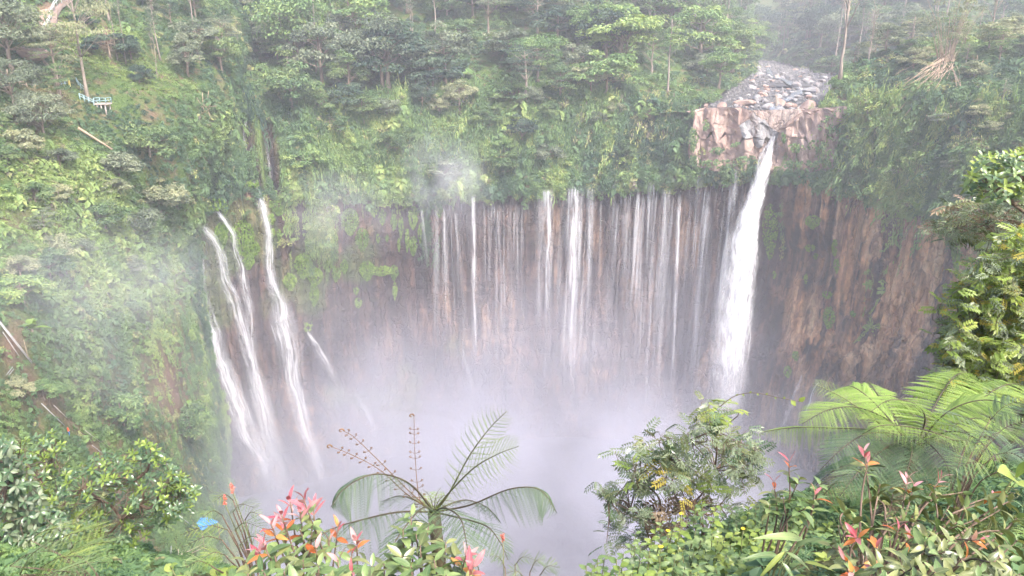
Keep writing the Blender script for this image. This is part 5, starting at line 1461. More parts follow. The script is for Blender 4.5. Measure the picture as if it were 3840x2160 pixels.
# ------------------------------------------------------------------ palms, banana, bamboo
def frond_tube(L, droop, n=8):
    s = np.linspace(0, 1, n)
    return np.stack([np.zeros(n), s * L * (1 - 0.12 * droop * s), -droop * L * 0.55 * s ** 2], -1)
M_FAN = leaf_mat('fan_leaf', [(0, (0.09, 0.17, 0.05)), (0.5, (0.15, 0.25, 0.08)), (1, (0.22, 0.32, 0.12))], 0.25, 0.5, 0.3, 0.5, 0.5)
M_PALM = leaf_mat('palm_leaf', [(0, (0.06, 0.09, 0.05)), (0.5, (0.11, 0.15, 0.08)), (1, (0.18, 0.20, 0.12))], 0.25, 0.5, 0.3, 0.5, 0.5)
M_DRYFROND = leaf_mat('dry_frond', [(0, (0.16, 0.11, 0.09)), (0.5, (0.24, 0.17, 0.13)), (1, (0.33, 0.25, 0.19))], 0.1, 0.8, 0.2, 0.5, 0.5)
def fan_palm(p, h, R_, label, n=9, rot=0.0):
    e = empty('fan_palm', tuple(p), label, 'palm')
    obj('trunk', tube_me('trunk', [(0, 0, -0.5), (0.1, 0, h * 0.5), (0, 0, h)], 0.16, M_BARK), e)
    rs = np.random.RandomState(int(R_ * 100) + n)
    for k in range(n):
        t = k / n * 2 * np.pi + rot
        mb = MB(); m = 9
        d = np.array([np.cos(t), np.sin(t), 0]); tip = d * R_ * 0.62 + [0, 0, 0.35 * R_]
        s_ = np.linspace(0, 1, m)[:, None]
        ax = unit(d + [0, 0, -0.55 - 0.2 * rs.rand()]); sd_ = np.array([-d[1], d[0], 0])
        wdt = np.sin(np.pi * np.linspace(0.08, 0.98, m)) ** 0.7 * R_ * 0.30
        cen = tip * 0.55 + ax * s_ * R_ * 0.85 + np.array([0, 0, 0.2 * R_])
        V = np.concatenate([cen + sd_ * wdt[:, None] + [0, 0, -0.04 * R_], cen + [0, 0, 0.05 * R_], cen - sd_ * wdt[:, None] + [0, 0, -0.04 * R_]])
        Q = [[i, i + 1, m + i + 1, m + i] for i in range(m - 1)] + [[m + i, m + i + 1, 2 * m + i + 1, 2 * m + i] for i in range(m - 1)]
        mb.add(V, Q, None, rs.rand())
        mb.tube([(0, 0, 0), cen[0]], 0.03, 4)
        obj('leaf', mb.mesh('leaf', [M_FAN]), e, loc=(0, 0, h))
fan_palm(at(536.5, 77, ['hill', 'wall']), 4.6, 3.4, 'fan palm with a round head of pale leaves on a thin stem', 10)
fan_palm(at(450, 79, ['hill', 'wall']), 3.0, 3.6, 'left plant of the pair with broad pale leaves', 8, 0.3)
fan_palm(at(464, 82, ['hill', 'wall']), 2.8, 3.3, 'right plant of the pair with broad pale leaves', 8, 0.9)
fan_palm(at(549, 30, ['hill']), 3.5, 3.8, 'pale leaved fan palm high in the wood', 9)
def feather_palm(p, h, L, n, label, mat, dry=3, name='feather_palm', lift=0.5):
    e = empty(name, tuple(p), label, 'palm')
    obj('trunk', tube_me('trunk', [(0, 0, -0.5), (0.15, 0, h * 0.5), (0, 0, h)], 0.26, M_BARK), e)
    rs = np.random.RandomState(n + int(h * 10))
    for k in range(n + dry):
        isdry = k >= n
        t = k * 2.4 + rs.uniform(-0.2, 0.2); el = -0.7 if isdry else rs.uniform(0.15, 1.15) * lift * 2
        d = np.array([np.cos(t) * math.cos(el), np.sin(t) * math.cos(el), math.sin(el)])
        m = 18; s_ = np.linspace(0.12, 1, m)
        cen = d * (s_ * L)[:, None] + np.array([0, 0, -1]) * (0.55 * L * s_ ** 2 * (0.6 + 0.3 * rs.rand()))[:, None]
        mb = MB(); mb.tube(cen, np.linspace(0.06, 0.02, m), 4, 0.3)
        sd_ = np.array([-np.sin(t), np.cos(t), 0])
        for sg in (-1, 1):
            ll = L * 0.30 * np.sin(np.pi * np.clip(s_ * 0.9 + 0.08, 0, 1)) + 0.1
            ax = sd_ * sg + d * 0.55 + np.array([0, 0, -0.55])
            leaves(mb, cen + unit(ax) * (ll * 0.5)[:, None], np.tile([0, 0, 1.0], (m, 1)) + rs.normal(size=(m, 3)) * 0.15, ll, L * 0.045, rs, rs.rand(m), ax, 0.03)
        obj('frond', mb.mesh('frond', [M_DRYFROND if isdry else mat]), e, loc=(0, 0, h))
feather_palm(at(513, 72, ['hill', 'wall']), 9.0, 5.2, 14, 'tall grey feather palm in the middle of the wood', M_PALM, 5)
feather_palm(at(572, 60, ['hill', 'wall']), 5.0, 4.0, 10, 'brownish palm with withered skirt right of the grey palm', M_PALM, 8)
feather_palm(at(518, 96, ['hill', 'wall']), 2.2, 4.2, 9, 'low arching palm under the tall grey palm', M_FAN, 4)
feather_palm(at(538, 92, ['hill', 'wall']), 1.6, 3.2, 8, 'small palm below the round headed fan palm', M_FAN, 2)
# banana plant on the left slope
def banana(p, L, label, n=8, seed=4):
    e = empty('banana_plant', tuple(p), label, 'plant'); rs = np.random.RandomState(seed)
    obj('stem', tube_me('stem', [(0, 0, -0.3), (0, 0, 0.9)], 0.14, M_BARK), e)
    for k in range(n):
        t = k * 2.4; el = rs.uniform(0.4, 1.25); m = 8
        d = np.array([np.cos(t) * math.cos(el), np.sin(t) * math.cos(el), math.sin(el)]); s_ = np.linspace(0, 1, m)
        cen = d * (s_ * L)[:, None] + np.array([0, 0, -0.5 * L]) * (s_ ** 2.2)[:, None] + [0, 0, 0.9]
        sd_ = np.array([-np.sin(t), np.cos(t), 0]); w = np.sin(np.pi * np.clip(s_ * 0.93 + 0.06, 0, 1)) * L * 0.14
        V = np.concatenate([cen + sd_ * w[:, None] - [0, 0, 0.06], cen, cen - sd_ * w[:, None] - [0, 0, 0.06]])
        Q = [[i, i + 1, m + i + 1, m + i] for i in range(m - 1)] + [[m + i, m + i + 1, 2 * m + i + 1, 2 * m + i] for i in range(m - 1)]
        mb = MB(); mb.add(V, Q, None, rs.rand()); obj('leaf', mb.mesh('leaf', [M_MOSS]), e)
banana(at(33, 335, ['left']), 2.6, 'banana plant with long yellow green leaves above the ladder', 9)
banana(at(190, 412, ['left'], 0.5), 3.2, 'banana plant with one broad drooping leaf beside the left buttress', 5, 9)
# bamboo stand on the bluff
base = at(945, 66, ['bluff'])
e = empty('bamboo_clump', tuple(base), 'clump of tall straw coloured bamboo standing on the right bluff', 'bamboo')
rs = np.random.RandomState(8)
for k in range(34):
    t = rs.uniform(0, 2 * np.pi); r0 = rs.uniform(0, 1.6); sp = rs.uniform(0.02, 0.30); H = rs.uniform(9, 20)
    s_ = np.linspace(0, 1, 7)[:, None]
    d = np.array([np.cos(t) * sp, np.sin(t) * sp * 0.7, 1.0])
    p_ = np.array([np.cos(t) * r0, np.sin(t) * r0, -0.5]) + d * s_ * H + np.array([np.cos(t), np.sin(t) * 0.7, -0.4]) * (s_ ** 3) * H * 0.12
    obj('cane', tube_me('cane', p_, np.linspace(0.09, 0.03, 7), M_BAMBOO, 5), e)
mb = MB(); rs = np.random.RandomState(18)
for k in range(46):
    t = rs.uniform(0, 2 * np.pi); q = rs.uniform(1, 6.5); z = rs.uniform(5, 19)
    blob(mb, (np.cos(t) * q * 1.2, np.sin(t) * q * 0.8, z), (1.6, 1.6, 0.9), 40, 0.85, rs, rs.rand(), 0.22, 0.9)
o = obj('foliage', mb.mesh('foliage', [M_LEAF['pale']]), e); o['kind'] = 'stuff'
e = empty('fallen_bamboo', tuple(base), 'fan of dead bamboo canes spilling down the right bluff', 'bamboo')
for k in range(58):
    x1, y1 = rs.uniform(895, 962), rs.uniform(78, 122)
    x0, y0 = 946 + rs.normal() * 5, 66 + rs.normal() * 4
    a, b = at(x0, y0, ['bluff', 'wall'], 1.6 + rs.rand()), at(x1, y1, ['bluff', 'wall'], 1.0 + rs.rand())
    obj('cane', tube_me('cane', [a - base, (a + b) / 2 - base + [0, -0.6, 0.5], b - base], 0.075, M_BAMBOO, 5), e)
for (cx, cyy, n_, lb) in ((976, 74, 26, 'heap of dry sticks right of the fallen bamboo'), (205, 110, 24, 'bare patch of dead roots and sticks on the slope above the left cascades')):
    b0 = at(cx, cyy, ['bluff', 'wall'] if cx > 500 else ['left', 'wall'])
    e = empty('stick_heap', tuple(b0), lb, 'sticks')
    for k in range(n_):
        x, y = cx + rs.normal() * 5, cyy + rs.normal() * 5
        a = at(x, y, None, 0.5); b = a + rs.normal(size=3) * [1.4, 0.8, 1.2] + [0, 0, 0.4]
        obj('stick', tube_me('stick', [a - b0, b - b0], 0.07, M_BAMBOO, 4), e)
# ------------------------------------------------------------------ foreground bank under the viewpoint
def fg_z(x, y):
    a = x / np.maximum(y, 0.8)
    ang = np.interp(a, [-0.75, -0.42, -0.25, -0.05, 0.10, 0.22, 0.4, 0.8], [33, 37, 47, 52, 50, 36, 31, 28])
    z = -1.75 - np.maximum(y - 1.2, 0) * np.tan(np.radians(ang))
    drop = np.interp(a, [-0.6, 0.0, 0.25, 0.8], [15, 12, 13, 19])
    return z - np.maximum(y - drop, 0) * 2.2
gx, gy = np.meshgrid(np.linspace(-22, 24, 90), np.linspace(-4, 26, 80))
gz = fg_z(gx, gy) + 0.18 * fbm(np.stack([gx.ravel(), gy.ravel(), gx.ravel() * 0], -1) * 0.8, 3, 3).reshape(gx.shape)
s = Surf(); s.P = np.stack([gx, gy, gz], -1); s.N = np.broadcast_to(np.array([0, 0, 1.0]), s.P.shape)
fg = s
sheet('bank', s, M_SOIL, {'grn': np.ones(gx.shape) * 0.9}); TERRAIN.pop()
def fgp(px, Y):
    """root on the bank below the picture column px at distance Y"""
    d = ray(px, 300); x = d[0] / d[1] * Y
    return np.array([x, Y, float(fg_z(np.array(x), np.array(Y)))])

# low filler plants on the bank
rng = np.random.RandomState(400); cv = Cover()
P, Nr = sample(fg, 26000, rng)
_px, _py, dep = proj(P)
keep = (P[:, 1] > 2.6) & (_px > -260) & (_px < 1400) & (_py < 720) & (((_px > 585) & (P[:, 1] < 17)) | ((_px < 235) & (P[:, 1] < 15)))
P, Nr = P[keep], Nr[keep]
t = 0.30 + 0.4 * fbm(P * 0.5, 402, 2) + 0.3 * rng.rand(len(P))
t = np.where(rng.rand(len(P)) < 0.02, 0.97, np.minimum(t, 0.86))
cv.add(P, np.tile([0, -0.2, 1.0], (len(P), 1)), rng, False, 0.15, t, [6, 6, 0, 1, 5, 5, 0], (1, 1, 1), 0.2)
cv.build('low_plants', 'low leafy plants covering the bank in the foreground', 'plants')

# ------------------------------------------------------------------ leaf pieces
def leaf_shape(name, wr, mat, curl=0.25, fold=0.15, seg=6, peak=0.45):
    """unit leaf along +Y, width ratio wr, normal +Z"""
    t = np.linspace(0, 1, seg + 1)
    w = wr * 0.5 * np.where(t < peak, np.sin(0.5 * np.pi * np.clip(t / peak, 0, 1)) ** 0.8, np.maximum(np.cos(0.5 * np.pi * np.clip((t - peak) / (1 - peak), 0, 1)), 0) ** 0.9)
    z = -curl * t ** 2 + 0.12 * t
    V = np.concatenate([np.stack([-w, t, z + w * fold * 2], -1), np.stack([0 * t, t, z], -1), np.stack([w, t, z + w * fold * 2], -1)])
    m = seg + 1
    Q = [[i, m + i, m + i + 1, i + 1] for i in range(seg)] + [[m + i, 2 * m + i, 2 * m + i + 1, m + i + 1] for i in range(seg)]
    return mesh_np(name, V, Q, None, [mat], True, {'lv': ('POINT', 'FLOAT', np.full(len(V), 0.5))})

def leaf_frame(d, up):
    y = unit(d); x = unit(np.cross(y, up)); z = np.cross(x, y)
    return x, y, z
def place(name, me, parent, p, d, up, s, roll=0.0):
    x, y, z = leaf_frame(np.asarray(d, float), np.asarray(up, float) + 1e-6)
    if roll:
        x, z = x * math.cos(roll) + z * math.sin(roll), z * math.cos(roll) - x * math.sin(roll)
    M = Matrix(((x[0] * s, y[0] * s, z[0] * s, p[0]), (x[1] * s, y[1] * s, z[1] * s, p[1]), (x[2] * s, y[2] * s, z[2] * s, p[2]), (0, 0, 0, 1)))
    return obj(name, me, parent, mat=M)

class LeafBag:
    """collects leaves of one plant: the ones nearest the lens become parts, the rest one joined part"""
    def __init__(s, parent, limit=290): s.parent, s.L, s.limit = parent, [], limit
    def add(s, me, p, d, up, sc, roll=0.0): s.L.append((me, np.asarray(p, float), np.asarray(d, float), np.asarray(up, float), sc, roll))
    def build(s, org, piece='leaf'):
        # nearest and largest first
        s.L.sort(key=lambda a: np.linalg.norm(a[1] + org) / a[4])
        for a in s.L[:s.limit]: place(piece, *((a[0], s.parent) + a[1:]))
        rest = s.L[s.limit:]
        if rest:
            groups = {}
            for a in rest: groups.setdefault(a[0].name, []).append(a)
            for nm, items in groups.items():
                me = items[0][0]
                n = len(me.vertices); V0 = np.zeros(n * 3, np.float32); me.vertices.foreach_get('co', V0); V0 = V0.reshape(-1, 3)
                Q0 = np.array([list(p.vertices) for p in me.polygons])
                VV, QQ, LV = [], [], []
                for k, (m_, p, d, up, sc, roll) in enumerate(items):
                    x, y, z = leaf_frame(d, up + 1e-6)
                    if roll: x, z = x * math.cos(roll) + z * math.sin(roll), z * math.cos(roll) - x * math.sin(roll)
                    VV.append(V0 @ np.stack([x, y, z]) * sc + p); QQ.append(Q0 + k * n); LV.append(np.full(n, (k * 0.618) % 1.0))
                F = np.concatenate(QQ); tri = F.shape[1] == 3
                o = obj('foliage', mesh_np('foliage', np.concatenate(VV), None if tri else F, F if tri else None, list(me.materials), True, {'lv': ('POINT', 'FLOAT', np.concatenate(LV))}), s.parent)
                o['kind'] = 'stuff'

LM = lambda nm, a, b, c, g=0.45, r=0.35, t=0.28: leaf_mat(nm, [(0, a), (0.5, b), (1, c)], g, r, t, 0.5, 0.9, near=True)
M_RED = LM('red_leaf', (0.44, 0.07, 0.11), (0.56, 0.21, 0.24), (0.64, 0.41, 0.41), 0.5, 0.3, 0.35)
M_ORANGE_L = LM('orange_leaf', (0.46, 0.10, 0.035), (0.62, 0.20, 0.06), (0.60, 0.33, 0.10), 0.5, 0.3, 0.35)
M_OLIVE = LM('olive_leaf', (0.072, 0.098, 0.036), (0.150, 0.176, 0.065), (0.273, 0.286, 0.111), 0.55, 0.32, 0.22)
M_GREENL = LM('green_leaf', (0.083, 0.143, 0.055), (0.160, 0.237, 0.088), (0.275, 0.352, 0.132), 0.5, 0.35, 0.28)
M_DEEP = LM('deep_leaf', (0.043, 0.087, 0.043), (0.090, 0.152, 0.072), (0.167, 0.239, 0.123), 0.6, 0.28, 0.2)
M_LIME = LM('lime_leaf', (0.157, 0.235, 0.050), (0.258, 0.336, 0.073), (0.370, 0.426, 0.112), 0.45, 0.4, 0.35)
M_GREYL = LM('greyish_leaf', (0.11, 0.145, 0.09), (0.20, 0.25, 0.15), (0.30, 0.34, 0.21), 0.45, 0.45, 0.25)
M_YELL = LM('yellow_leaf', (0.36, 0.31, 0.05), (0.48, 0.40, 0.07), (0.54, 0.46, 0.13), 0.4, 0.45, 0.4)
M_BROWNL = LM('brown_leaf', (0.13, 0.085, 0.055), (0.22, 0.155, 0.10), (0.32, 0.25, 0.16), 0.35, 0.5, 0.2)
M_FERN = LM('fern_leaf', (0.055, 0.105, 0.058), (0.095, 0.16, 0.085), (0.15, 0.22, 0.12), 0.35, 0.45, 0.3)
M_FERNL = LM('fern_light', (0.16, 0.26, 0.050), (0.24, 0.36, 0.075), (0.33, 0.44, 0.11), 0.35, 0.45, 0.35)
M_TWIG = plain_mat('twig', (0.10, 0.068, 0.05), (0.22, 0.16, 0.12), 9.0, 0.85, 0.2)
M_GTWIG = plain_mat('green_twig', (0.10, 0.12, 0.05), (0.20, 0.20, 0.09), 9.0, 0.7, 0.2)
M_FUZZ = plain_mat('fiddlehead', (0.15, 0.09, 0.055), (0.27, 0.17, 0.10), 20.0, 0.9, 0.2)
M_RACHIS = plain_mat('rachis', (0.05, 0.04, 0.03), (0.13, 0.11, 0.06), 8.0, 0.6, 0.3)

RED = [leaf_shape('red_leaf', w, M_RED, c) for w, c in ((0.24, 0.1), (0.30, 0.3), (0.26, 0.45))]
ORA = [leaf_shape('orange_leaf', w, M_ORANGE_L, c) for w, c in ((0.28, 0.2), (0.32, 0.4))]
OLI = [leaf_shape('olive_leaf', w, M_OLIVE, c) for w, c in ((0.36, 0.15), (0.40, 0.35), (0.34, 0.55))]
GRL = [leaf_shape('green_leaf', w, M_GREENL, c) for w, c in ((0.36, 0.15), (0.42, 0.35), (0.38, 0.5))]
OBO = [leaf_shape('glossy_leaf', w, M_DEEP, c, 0.18, 6, 0.62) for w, c in ((0.40, 0.2), (0.46, 0.4))]
OBL = [leaf_shape('young_leaf', w, M_LIME, c, 0.18, 6, 0.62) for w, c in ((0.38, 0.1), (0.42, 0.3))]
GRY = [leaf_shape('grey_leaf', w, M_GREYL, c, 0.15, 6, 0.5) for w, c in ((0.42, 0.3), (0.5, 0.5))]
BRO = [leaf_shape('dull_leaf', w, M_BROWNL, c, 0.15, 5, 0.5) for w, c in ((0.42, 0.3), (0.5, 0.6))]
HER = [leaf_shape('herb_leaf', w, M_GREENL, c, 0.1, 6, 0.35) for w, c in ((0.48, 0.25), (0.58, 0.4))]
HEL = [leaf_shape('herb_leaf', w, M_LIME, c, 0.1, 6, 0.35) for w, c in ((0.6, 0.2), (0.7, 0.4))]
BLADE = leaf_shape('blade_leaf', 0.13, M_LIME, 0.5, 0.12, 10, 0.3)
BLADEG = leaf_shape('blade_leaf', 0.17, M_GREENL, 0.5, 0.12, 10, 0.3)

def branch(parent, pts, r0, r1, mat, name='branch', k=5, n=9):
    c = cat(np.array(pts, float), n)
    obj(name, tube_me(name, c, np.linspace(r0, r1, n), mat, k), parent)
    return c

# ---- shrubs with red young leaves
def red_shrub(label, tips, root_px, Y0, leafL, nleaf, olive, seed, name='red_tipped_shrub', greens=None, ph=0.42, red_from=0.0, limit=290):
    rs = np.random.RandomState(seed)
    root = fgp(root_px, Y0)
    e = empty(name, tuple(root), label, 'shrub')
    bag = LeafBag(e, limit)
    for (x, y, Y, red) in tips:
        tip = W(x, y, Y) - root
        foot = np.array([tip[0] * 0.35 + rs.normal() * 0.05, (tip[1]) * 0.4, 0.0])
        mid = foot * 0.45 + tip * 0.55 + rs.normal(size=3) * 0.06 + [0, 0, 0.05]
        L = np.linalg.norm(tip - foot)
        c = branch(e, [foot, mid, tip], 0.010, 0.0035, M_TWIG, 'stem', 5, 12)
        tang = unit(tip - mid)
        # opposite leaf pairs down the stem
        run = nleaf * leafL * ph
        rot = rs.uniform(0, 3.14)
        for k in range(nleaf):
            f = 1 - min(0.97, (0.25 + k) * leafL * ph / L)
            i = f * 11; i0 = int(i); p = c[i0] * (1 - (i - i0)) + c[min(11, i0 + 1)] * (i - i0)
            rot += 1.57 + rs.uniform(-0.3, 0.3)
            a = unit(np.cross(tang, [1, 0.3, 0.1])); b = np.cross(tang, a)
            for sg in (0, math.pi):
                o_ = a * math.cos(rot + sg) + b * math.sin(rot + sg)
                isred = red and k < red
                spread = 0.55 + 0.25 * k if isred else 1.0 + rs.uniform(-0.2, 0.5)
                d = tang * (1.0 if isred else 0.55) + o_ * spread + [0, 0, -0.12 * k * (not isred)]
                if isred: me = RED[rs.randint(3)] if rs.rand() < 0.92 else ORA[rs.randint(2)]
                elif red and k == red and rs.rand() < 0.6: me = ORA[rs.randint(2)]
                else: me = (OLI if rs.rand() < olive else GRL)[rs.randint(3)]
                bag.add(me, p, d, tang + rs.normal(size=3) * 0.25 + np.array([0, 0, 0.5]), leafL * rs.uniform(0.75, 1.2) * (0.8 if k == 0 else 1.0), rs.uniform(-0.5, 0.5))
    bag.build(root)
    return e

TL = [(290,500,3.1,3),(303,497,3.0,3),(313,503,3.2,3),(281,514,2.9,3),(300,513,3.0,2),(271,524,2.8,2),(283,530,3.0,2),(263,543,2.7,2),(259,552,2.9,2),(338,526,3.3,2),(329,540,3.1,1),(357,540,3.2,2),(352,554,3.0,1),(316,548,2.9,1),(338,560,2.8,1),
      (275,556,2.7,0),(290,552,2.8,0),(303,560,2.7,0),(318,565,2.6,0),(284,572,2.5,0),(262,570,2.6,0),(330,574,2.6,0),(352,572,2.7,1),(372,566,2.8,0),(310,540,3.1,0),(296,545,3.0,0),(245,560,2.8,0),(248,574,2.6,0),(306,578,2.4,0),(365,578,2.6,0),(340,584,2.5,0),(294,584,2.4,0),(270,585,2.5,0),(322,588,2.4,0),(232,578,2.6,0),(300,530,3.0,0),(312,524,3.0,0)]
red_shrub('shrub with bright red and pink young leaves at the bottom left of centre', TL, 300, 3.0, 0.088, 4, 0.35, 1)
TC = [(411,514,3.6,0),(429,523,3.7,0),(403,530,3.5,0),(446,542,3.6,0),(420,545,3.4,0),(395,552,3.4,0),(456,556,3.5,0),(434,560,3.3,0),(411,566,3.2,0),(384,564,3.3,0),(466,556,3.4,2),(474,566,3.3,2),(470,574,3.2,1),(446,575,3.2,0),(425,580,3.0,0),(394,582,3.1,0),(402,556,3.3,0),(416,534,3.5,0)]
red_shrub('tall green leaved stems rising in front of the middle tree fern', TC, 420, 3.4, 0.12, 4, 0.45, 2, 'leafy_shrub')
TR = [(864,450,4.3,2),(868,462,4.2,1),(908,478,4.2,2),(914,486,4.1,1),(941,478,4.2,2),(993,496,4.3,1),(898,530,3.6,1),(910,538,3.6,1),(856,538,3.5,2),(876,547,3.5,1),(981,540,3.5,2),(845,560,3.1,1),(864,564,3.1,1),(852,572,3.0,1)]
TR += [(x, y, Y, 0) for x, y, Y in ((880,484,4.2),(872,498,4.2),(893,494,4.2),(925,500,4.2),(935,494,4.1),(950,505,4.1),(963,492,4.2),(975,505,4.0),(1000,510,4.0),(1012,500,4.1),(1020,515,3.9),(846,510,4.0),(858,520,3.9),(885,515,3.9),(905,512,3.9),(922,520,3.8),(940,528,3.7),(957,522,3.8),(968,535,3.6),(1005,530,3.6),(1018,540,3.5),(925,545,3.4),(945,552,3.3),(962,558,3.2),(990,562,3.2),(1010,560,3.2),(900,556,3.2),(915,566,3.0),(885,566,3.0),(935,572,2.9),(958,576,2.9),(980,578,2.9),(1002,580,2.9),(1020,574,3.0),(872,526,3.8),(838,525,3.9),(830,545,3.6),(890,584,2.8),(920,588,2.7),(1000,545,3.4),(950,540,3.4),(975,520,3.8))]
red_shrub('broad olive leaved shrub with scattered red tips at the bottom right', TR, 925, 3.6, 0.10, 4, 0.8, 3, limit=298)
TS = [(789,462,5.0,1),(800,478,5.0,0),(774,482,5.0,1),(815,494,4.9,1),(820,484,5.0,0),(783,496,4.9,0),(806,508,4.8,0),(770,505,4.9,0)]
red_shrub('lone upright sapling with a pink bud right of the misty gap', TS, 803, 4.9, 0.125, 4, 0.3, 4, 'sapling')

# ---- tree ferns
def pinna_mesh(name, mat, n=15, droop=0.25, wide=0.095, hook=0.0):
    """side branch of a frond: unit long along +Y with a comb of leaflets"""
    t = np.linspace(0.04, 0.98, n); w = wide * np.sin(np.pi * np.clip(0.18 + 0.80 * t, 0, 1)) ** 0.8
    z = -droop * t ** 2 - hook * np.maximum(t - 0.75, 0) * 3
    g = 0.90 / n
    V, T = [], []
    for k in range(n):
        b = len(V)
        V += [[0, t[k] - g * 0.42, z[k]], [0, t[k] + g * 0.42, z[k]], [w[k], t[k] + g * 1.1 + w[k] * 0.25, z[k] - w[k] * 0.25], [-w[k], t[k] + g * 1.1 + w[k] * 0.25, z[k] - w[k] * 0.25]]
        T += [[b, b + 2, b + 1], [b, b + 1, b + 3]]
    b = len(V); V += [[-0.008, 0, 0.002], [0.008, 0, 0.002], [0, 1, -droop - hook * 0.75 + 0.002]]; T.append([b, b + 1, b + 2])
    return mesh_np(name, V, None, T, [mat], False, {'lv': ('POINT', 'FLOAT', np.full(len(V), 0.5))})
PIN = {'broad': pinna_mesh('pinna', M_FERNL, 22, 0.20, 0.105), 'mid': pinna_mesh('pinna', M_FERN, 17, 0.22), 'light': pinna_mesh('pinna', M_FERNL, 17, 0.22), 'droop': pinna_mesh('pinna', M_FERN, 20, 0.7, 0.11), 'ldroop': pinna_mesh('pinna', M_FERNL, 17, 0.6),
       'young': pinna_mesh('pinna', M_FERNL, 15, 0.10, 0.055, 0.5), 'dry': pinna_mesh('pinna', M_BROWNL, 15, 0.5, 0.07), 'alb': pinna_mesh('pinna', M_GREENL, 17, 0.15, 0.085), 'albd': pinna_mesh('pinna', M_DEEP, 17, 0.15, 0.09), 'albl': pinna_mesh('pinna', M_LIME, 17, 0.15, 0.085)}
def frond(e, pts, plen, npair, pin, up=(0, 0, 1), bare=0.22, r=0.012, swept=0.55, fall=0.15, rs=np.random.RandomState(3), name='frond', rmat=None):
    """pts: control points of the midrib, relative to the plant"""
    c = cat(np.array(pts, float), 24)
    f = obj(name, tube_me(name, c, np.linspace(r, r * 0.25, 24), rmat or M_RACHIS, 5), e)
    tan = unit(np.gradient(c, axis=0))
    for k in range(npair):
        t = bare + (1 - bare) * (k + 0.5) / npair; i = t * 23; i0 = min(22, int(i)); p = c[i0] * (1 - i + i0) + c[i0 + 1] * (i - i0); tg = tan[i0]
        u = (t - bare) / (1 - bare)
        L = plen * (math.sin(math.pi * min(1, 0.16 + 0.84 * (u ** 0.85))) ** 0.75 + 0.06)
        sd_ = unit(np.cross(tg, np.asarray(up, float))); upv = np.cross(sd_, tg)
        for sg in (-1, 1):
            d = sd_ * sg + tg * (swept + 0.25 * u) + np.array([0, 0, -fall]) + rs.normal(size=3) * 0.05
            place('pinna', PIN[pin], f, p, d, upv + rs.normal(size=3) * 0.08, L)
    return f
def ffr(e, root, pxs, **kw):
    """frond through picture points (px, py, Y)"""
    return frond(e, [W(*q) - root for q in pxs], **kw)
def fiddle(e, root, pxs, n, side, green=False):
    pts = cat(np.array([W(*q) for q in pxs]) - root, 26)
    f = obj('fiddlehead', tube_me('fiddlehead', pts, np.linspace(0.006, 0.003, 26), M_FUZZ if not green else M_GTWIG, 5), e)
    tg = unit(np.gradient(pts, axis=0))
    a = np.linspace(0, 5.2, 16); rr = np.linspace(0.028, 0.006, 16)
    tip = pts[-1]; x_ = np.array([1.0, 0, 0])
    obj('coil', tube_me('coil', np.stack([tip[0] + rr * np.cos(a) - 0.028, np.full(16, tip[1]), tip[2] + rr * np.sin(a)], -1), np.linspace(0.009, 0.005, 16), M_FUZZ, 5), f)
    for k in range(n):
        i = int(6 + 18.5 * k / n); 
        for sg in (-1, 1):
            sdv = unit(np.cross(tg[i], [0, 1.0, 0])) * sg
            L = side * (1 - 0.45 * k / n)
            q = pts[i] + (sdv * 0.75 + tg[i] * 0.55) * L
            mb = MB(); mb.tube([pts[i], pts[i] + (sdv * 0.6 + tg[i] * 0.15) * L, q], [0.003, 0.0025, 0.0025], 4)
            mb.tube([q, q + sdv * 0.012 - tg[i] * 0.012, q - tg[i] * 0.024, q - sdv * 0.010 - tg[i] * 0.014], [0.004, 0.0065, 0.006, 0.003], 5)
            obj('side_coil', mb.mesh('side_coil', [M_FUZZ], True), f)

# middle tree fern
YF = 7.0
root = fgp(436, YF)
e = empty('tree_fern', tuple(root), 'tree fern with tall unfurling fiddleheads in the middle foreground', 'fern')
crown = W(434, 512, YF) - root
mb = MB(); mb.tube(cat(np.array([[0, 0, -0.2], crown * 0.5 + [0.05, 0, 0], crown]), 8), np.linspace(0.09, 0.07, 8), 8)
obj('trunk', mb.mesh('trunk', [M_RACHIS], True), e)
C0 = (434, 512)
fr = [([C0 + (YF,), (410, 484, 6.6), (376, 474, 6.2), (345, 488, 6.0), (331, 507, 5.9)], 0.44, 22, 'droop', 0.25),
      ([C0 + (YF,), (470, 505, 6.8), (510, 489, 6.6), (540, 490, 6.5), (557, 513, 6.4)], 0.40, 24, 'droop', 0.28),
      ([C0 + (YF,), (400, 512, 6.4), (365, 519, 5.9), (330, 530, 5.5), (305, 548, 5.3)], 0.42, 22, 'droop', 0.15),
      ([C0 + (YF,), (425, 507, 6.5), (412, 518, 6.0), (395, 542, 5.6), (385, 566, 5.4)], 0.34, 18, 'mid', 0.15),
      ([C0 + (YF,), (445, 508, 6.5), (460, 518, 6.0), (466, 540, 5.7), (470, 565, 5.5)], 0.40, 20, 'mid', 0.15),
      ([C0 + (YF,), (415, 500, 7.6), (398, 496, 8.2), (380, 502, 8.8)], 0.38, 18, 'mid', 0.2),
      ([C0 + (YF,), (450, 504, 7.5), (468, 500, 8.0), (488, 508, 8.4), (500, 522, 8.6)], 0.38, 18, 'mid', 0.2),
      ([C0 + (YF,), (460, 518, 6.6), (486, 526, 6.2), (500, 542, 6.0), (508, 560, 5.9)], 0.28, 15, 'mid', 0.2)]
for pts, pl, npr, pin, br in fr: ffr(e, root, pts, plen=pl * 0.8, npair=int(npr * (1.05 if pin == 'droop' else 1.1)), pin=pin, bare=br, fall=0.35)
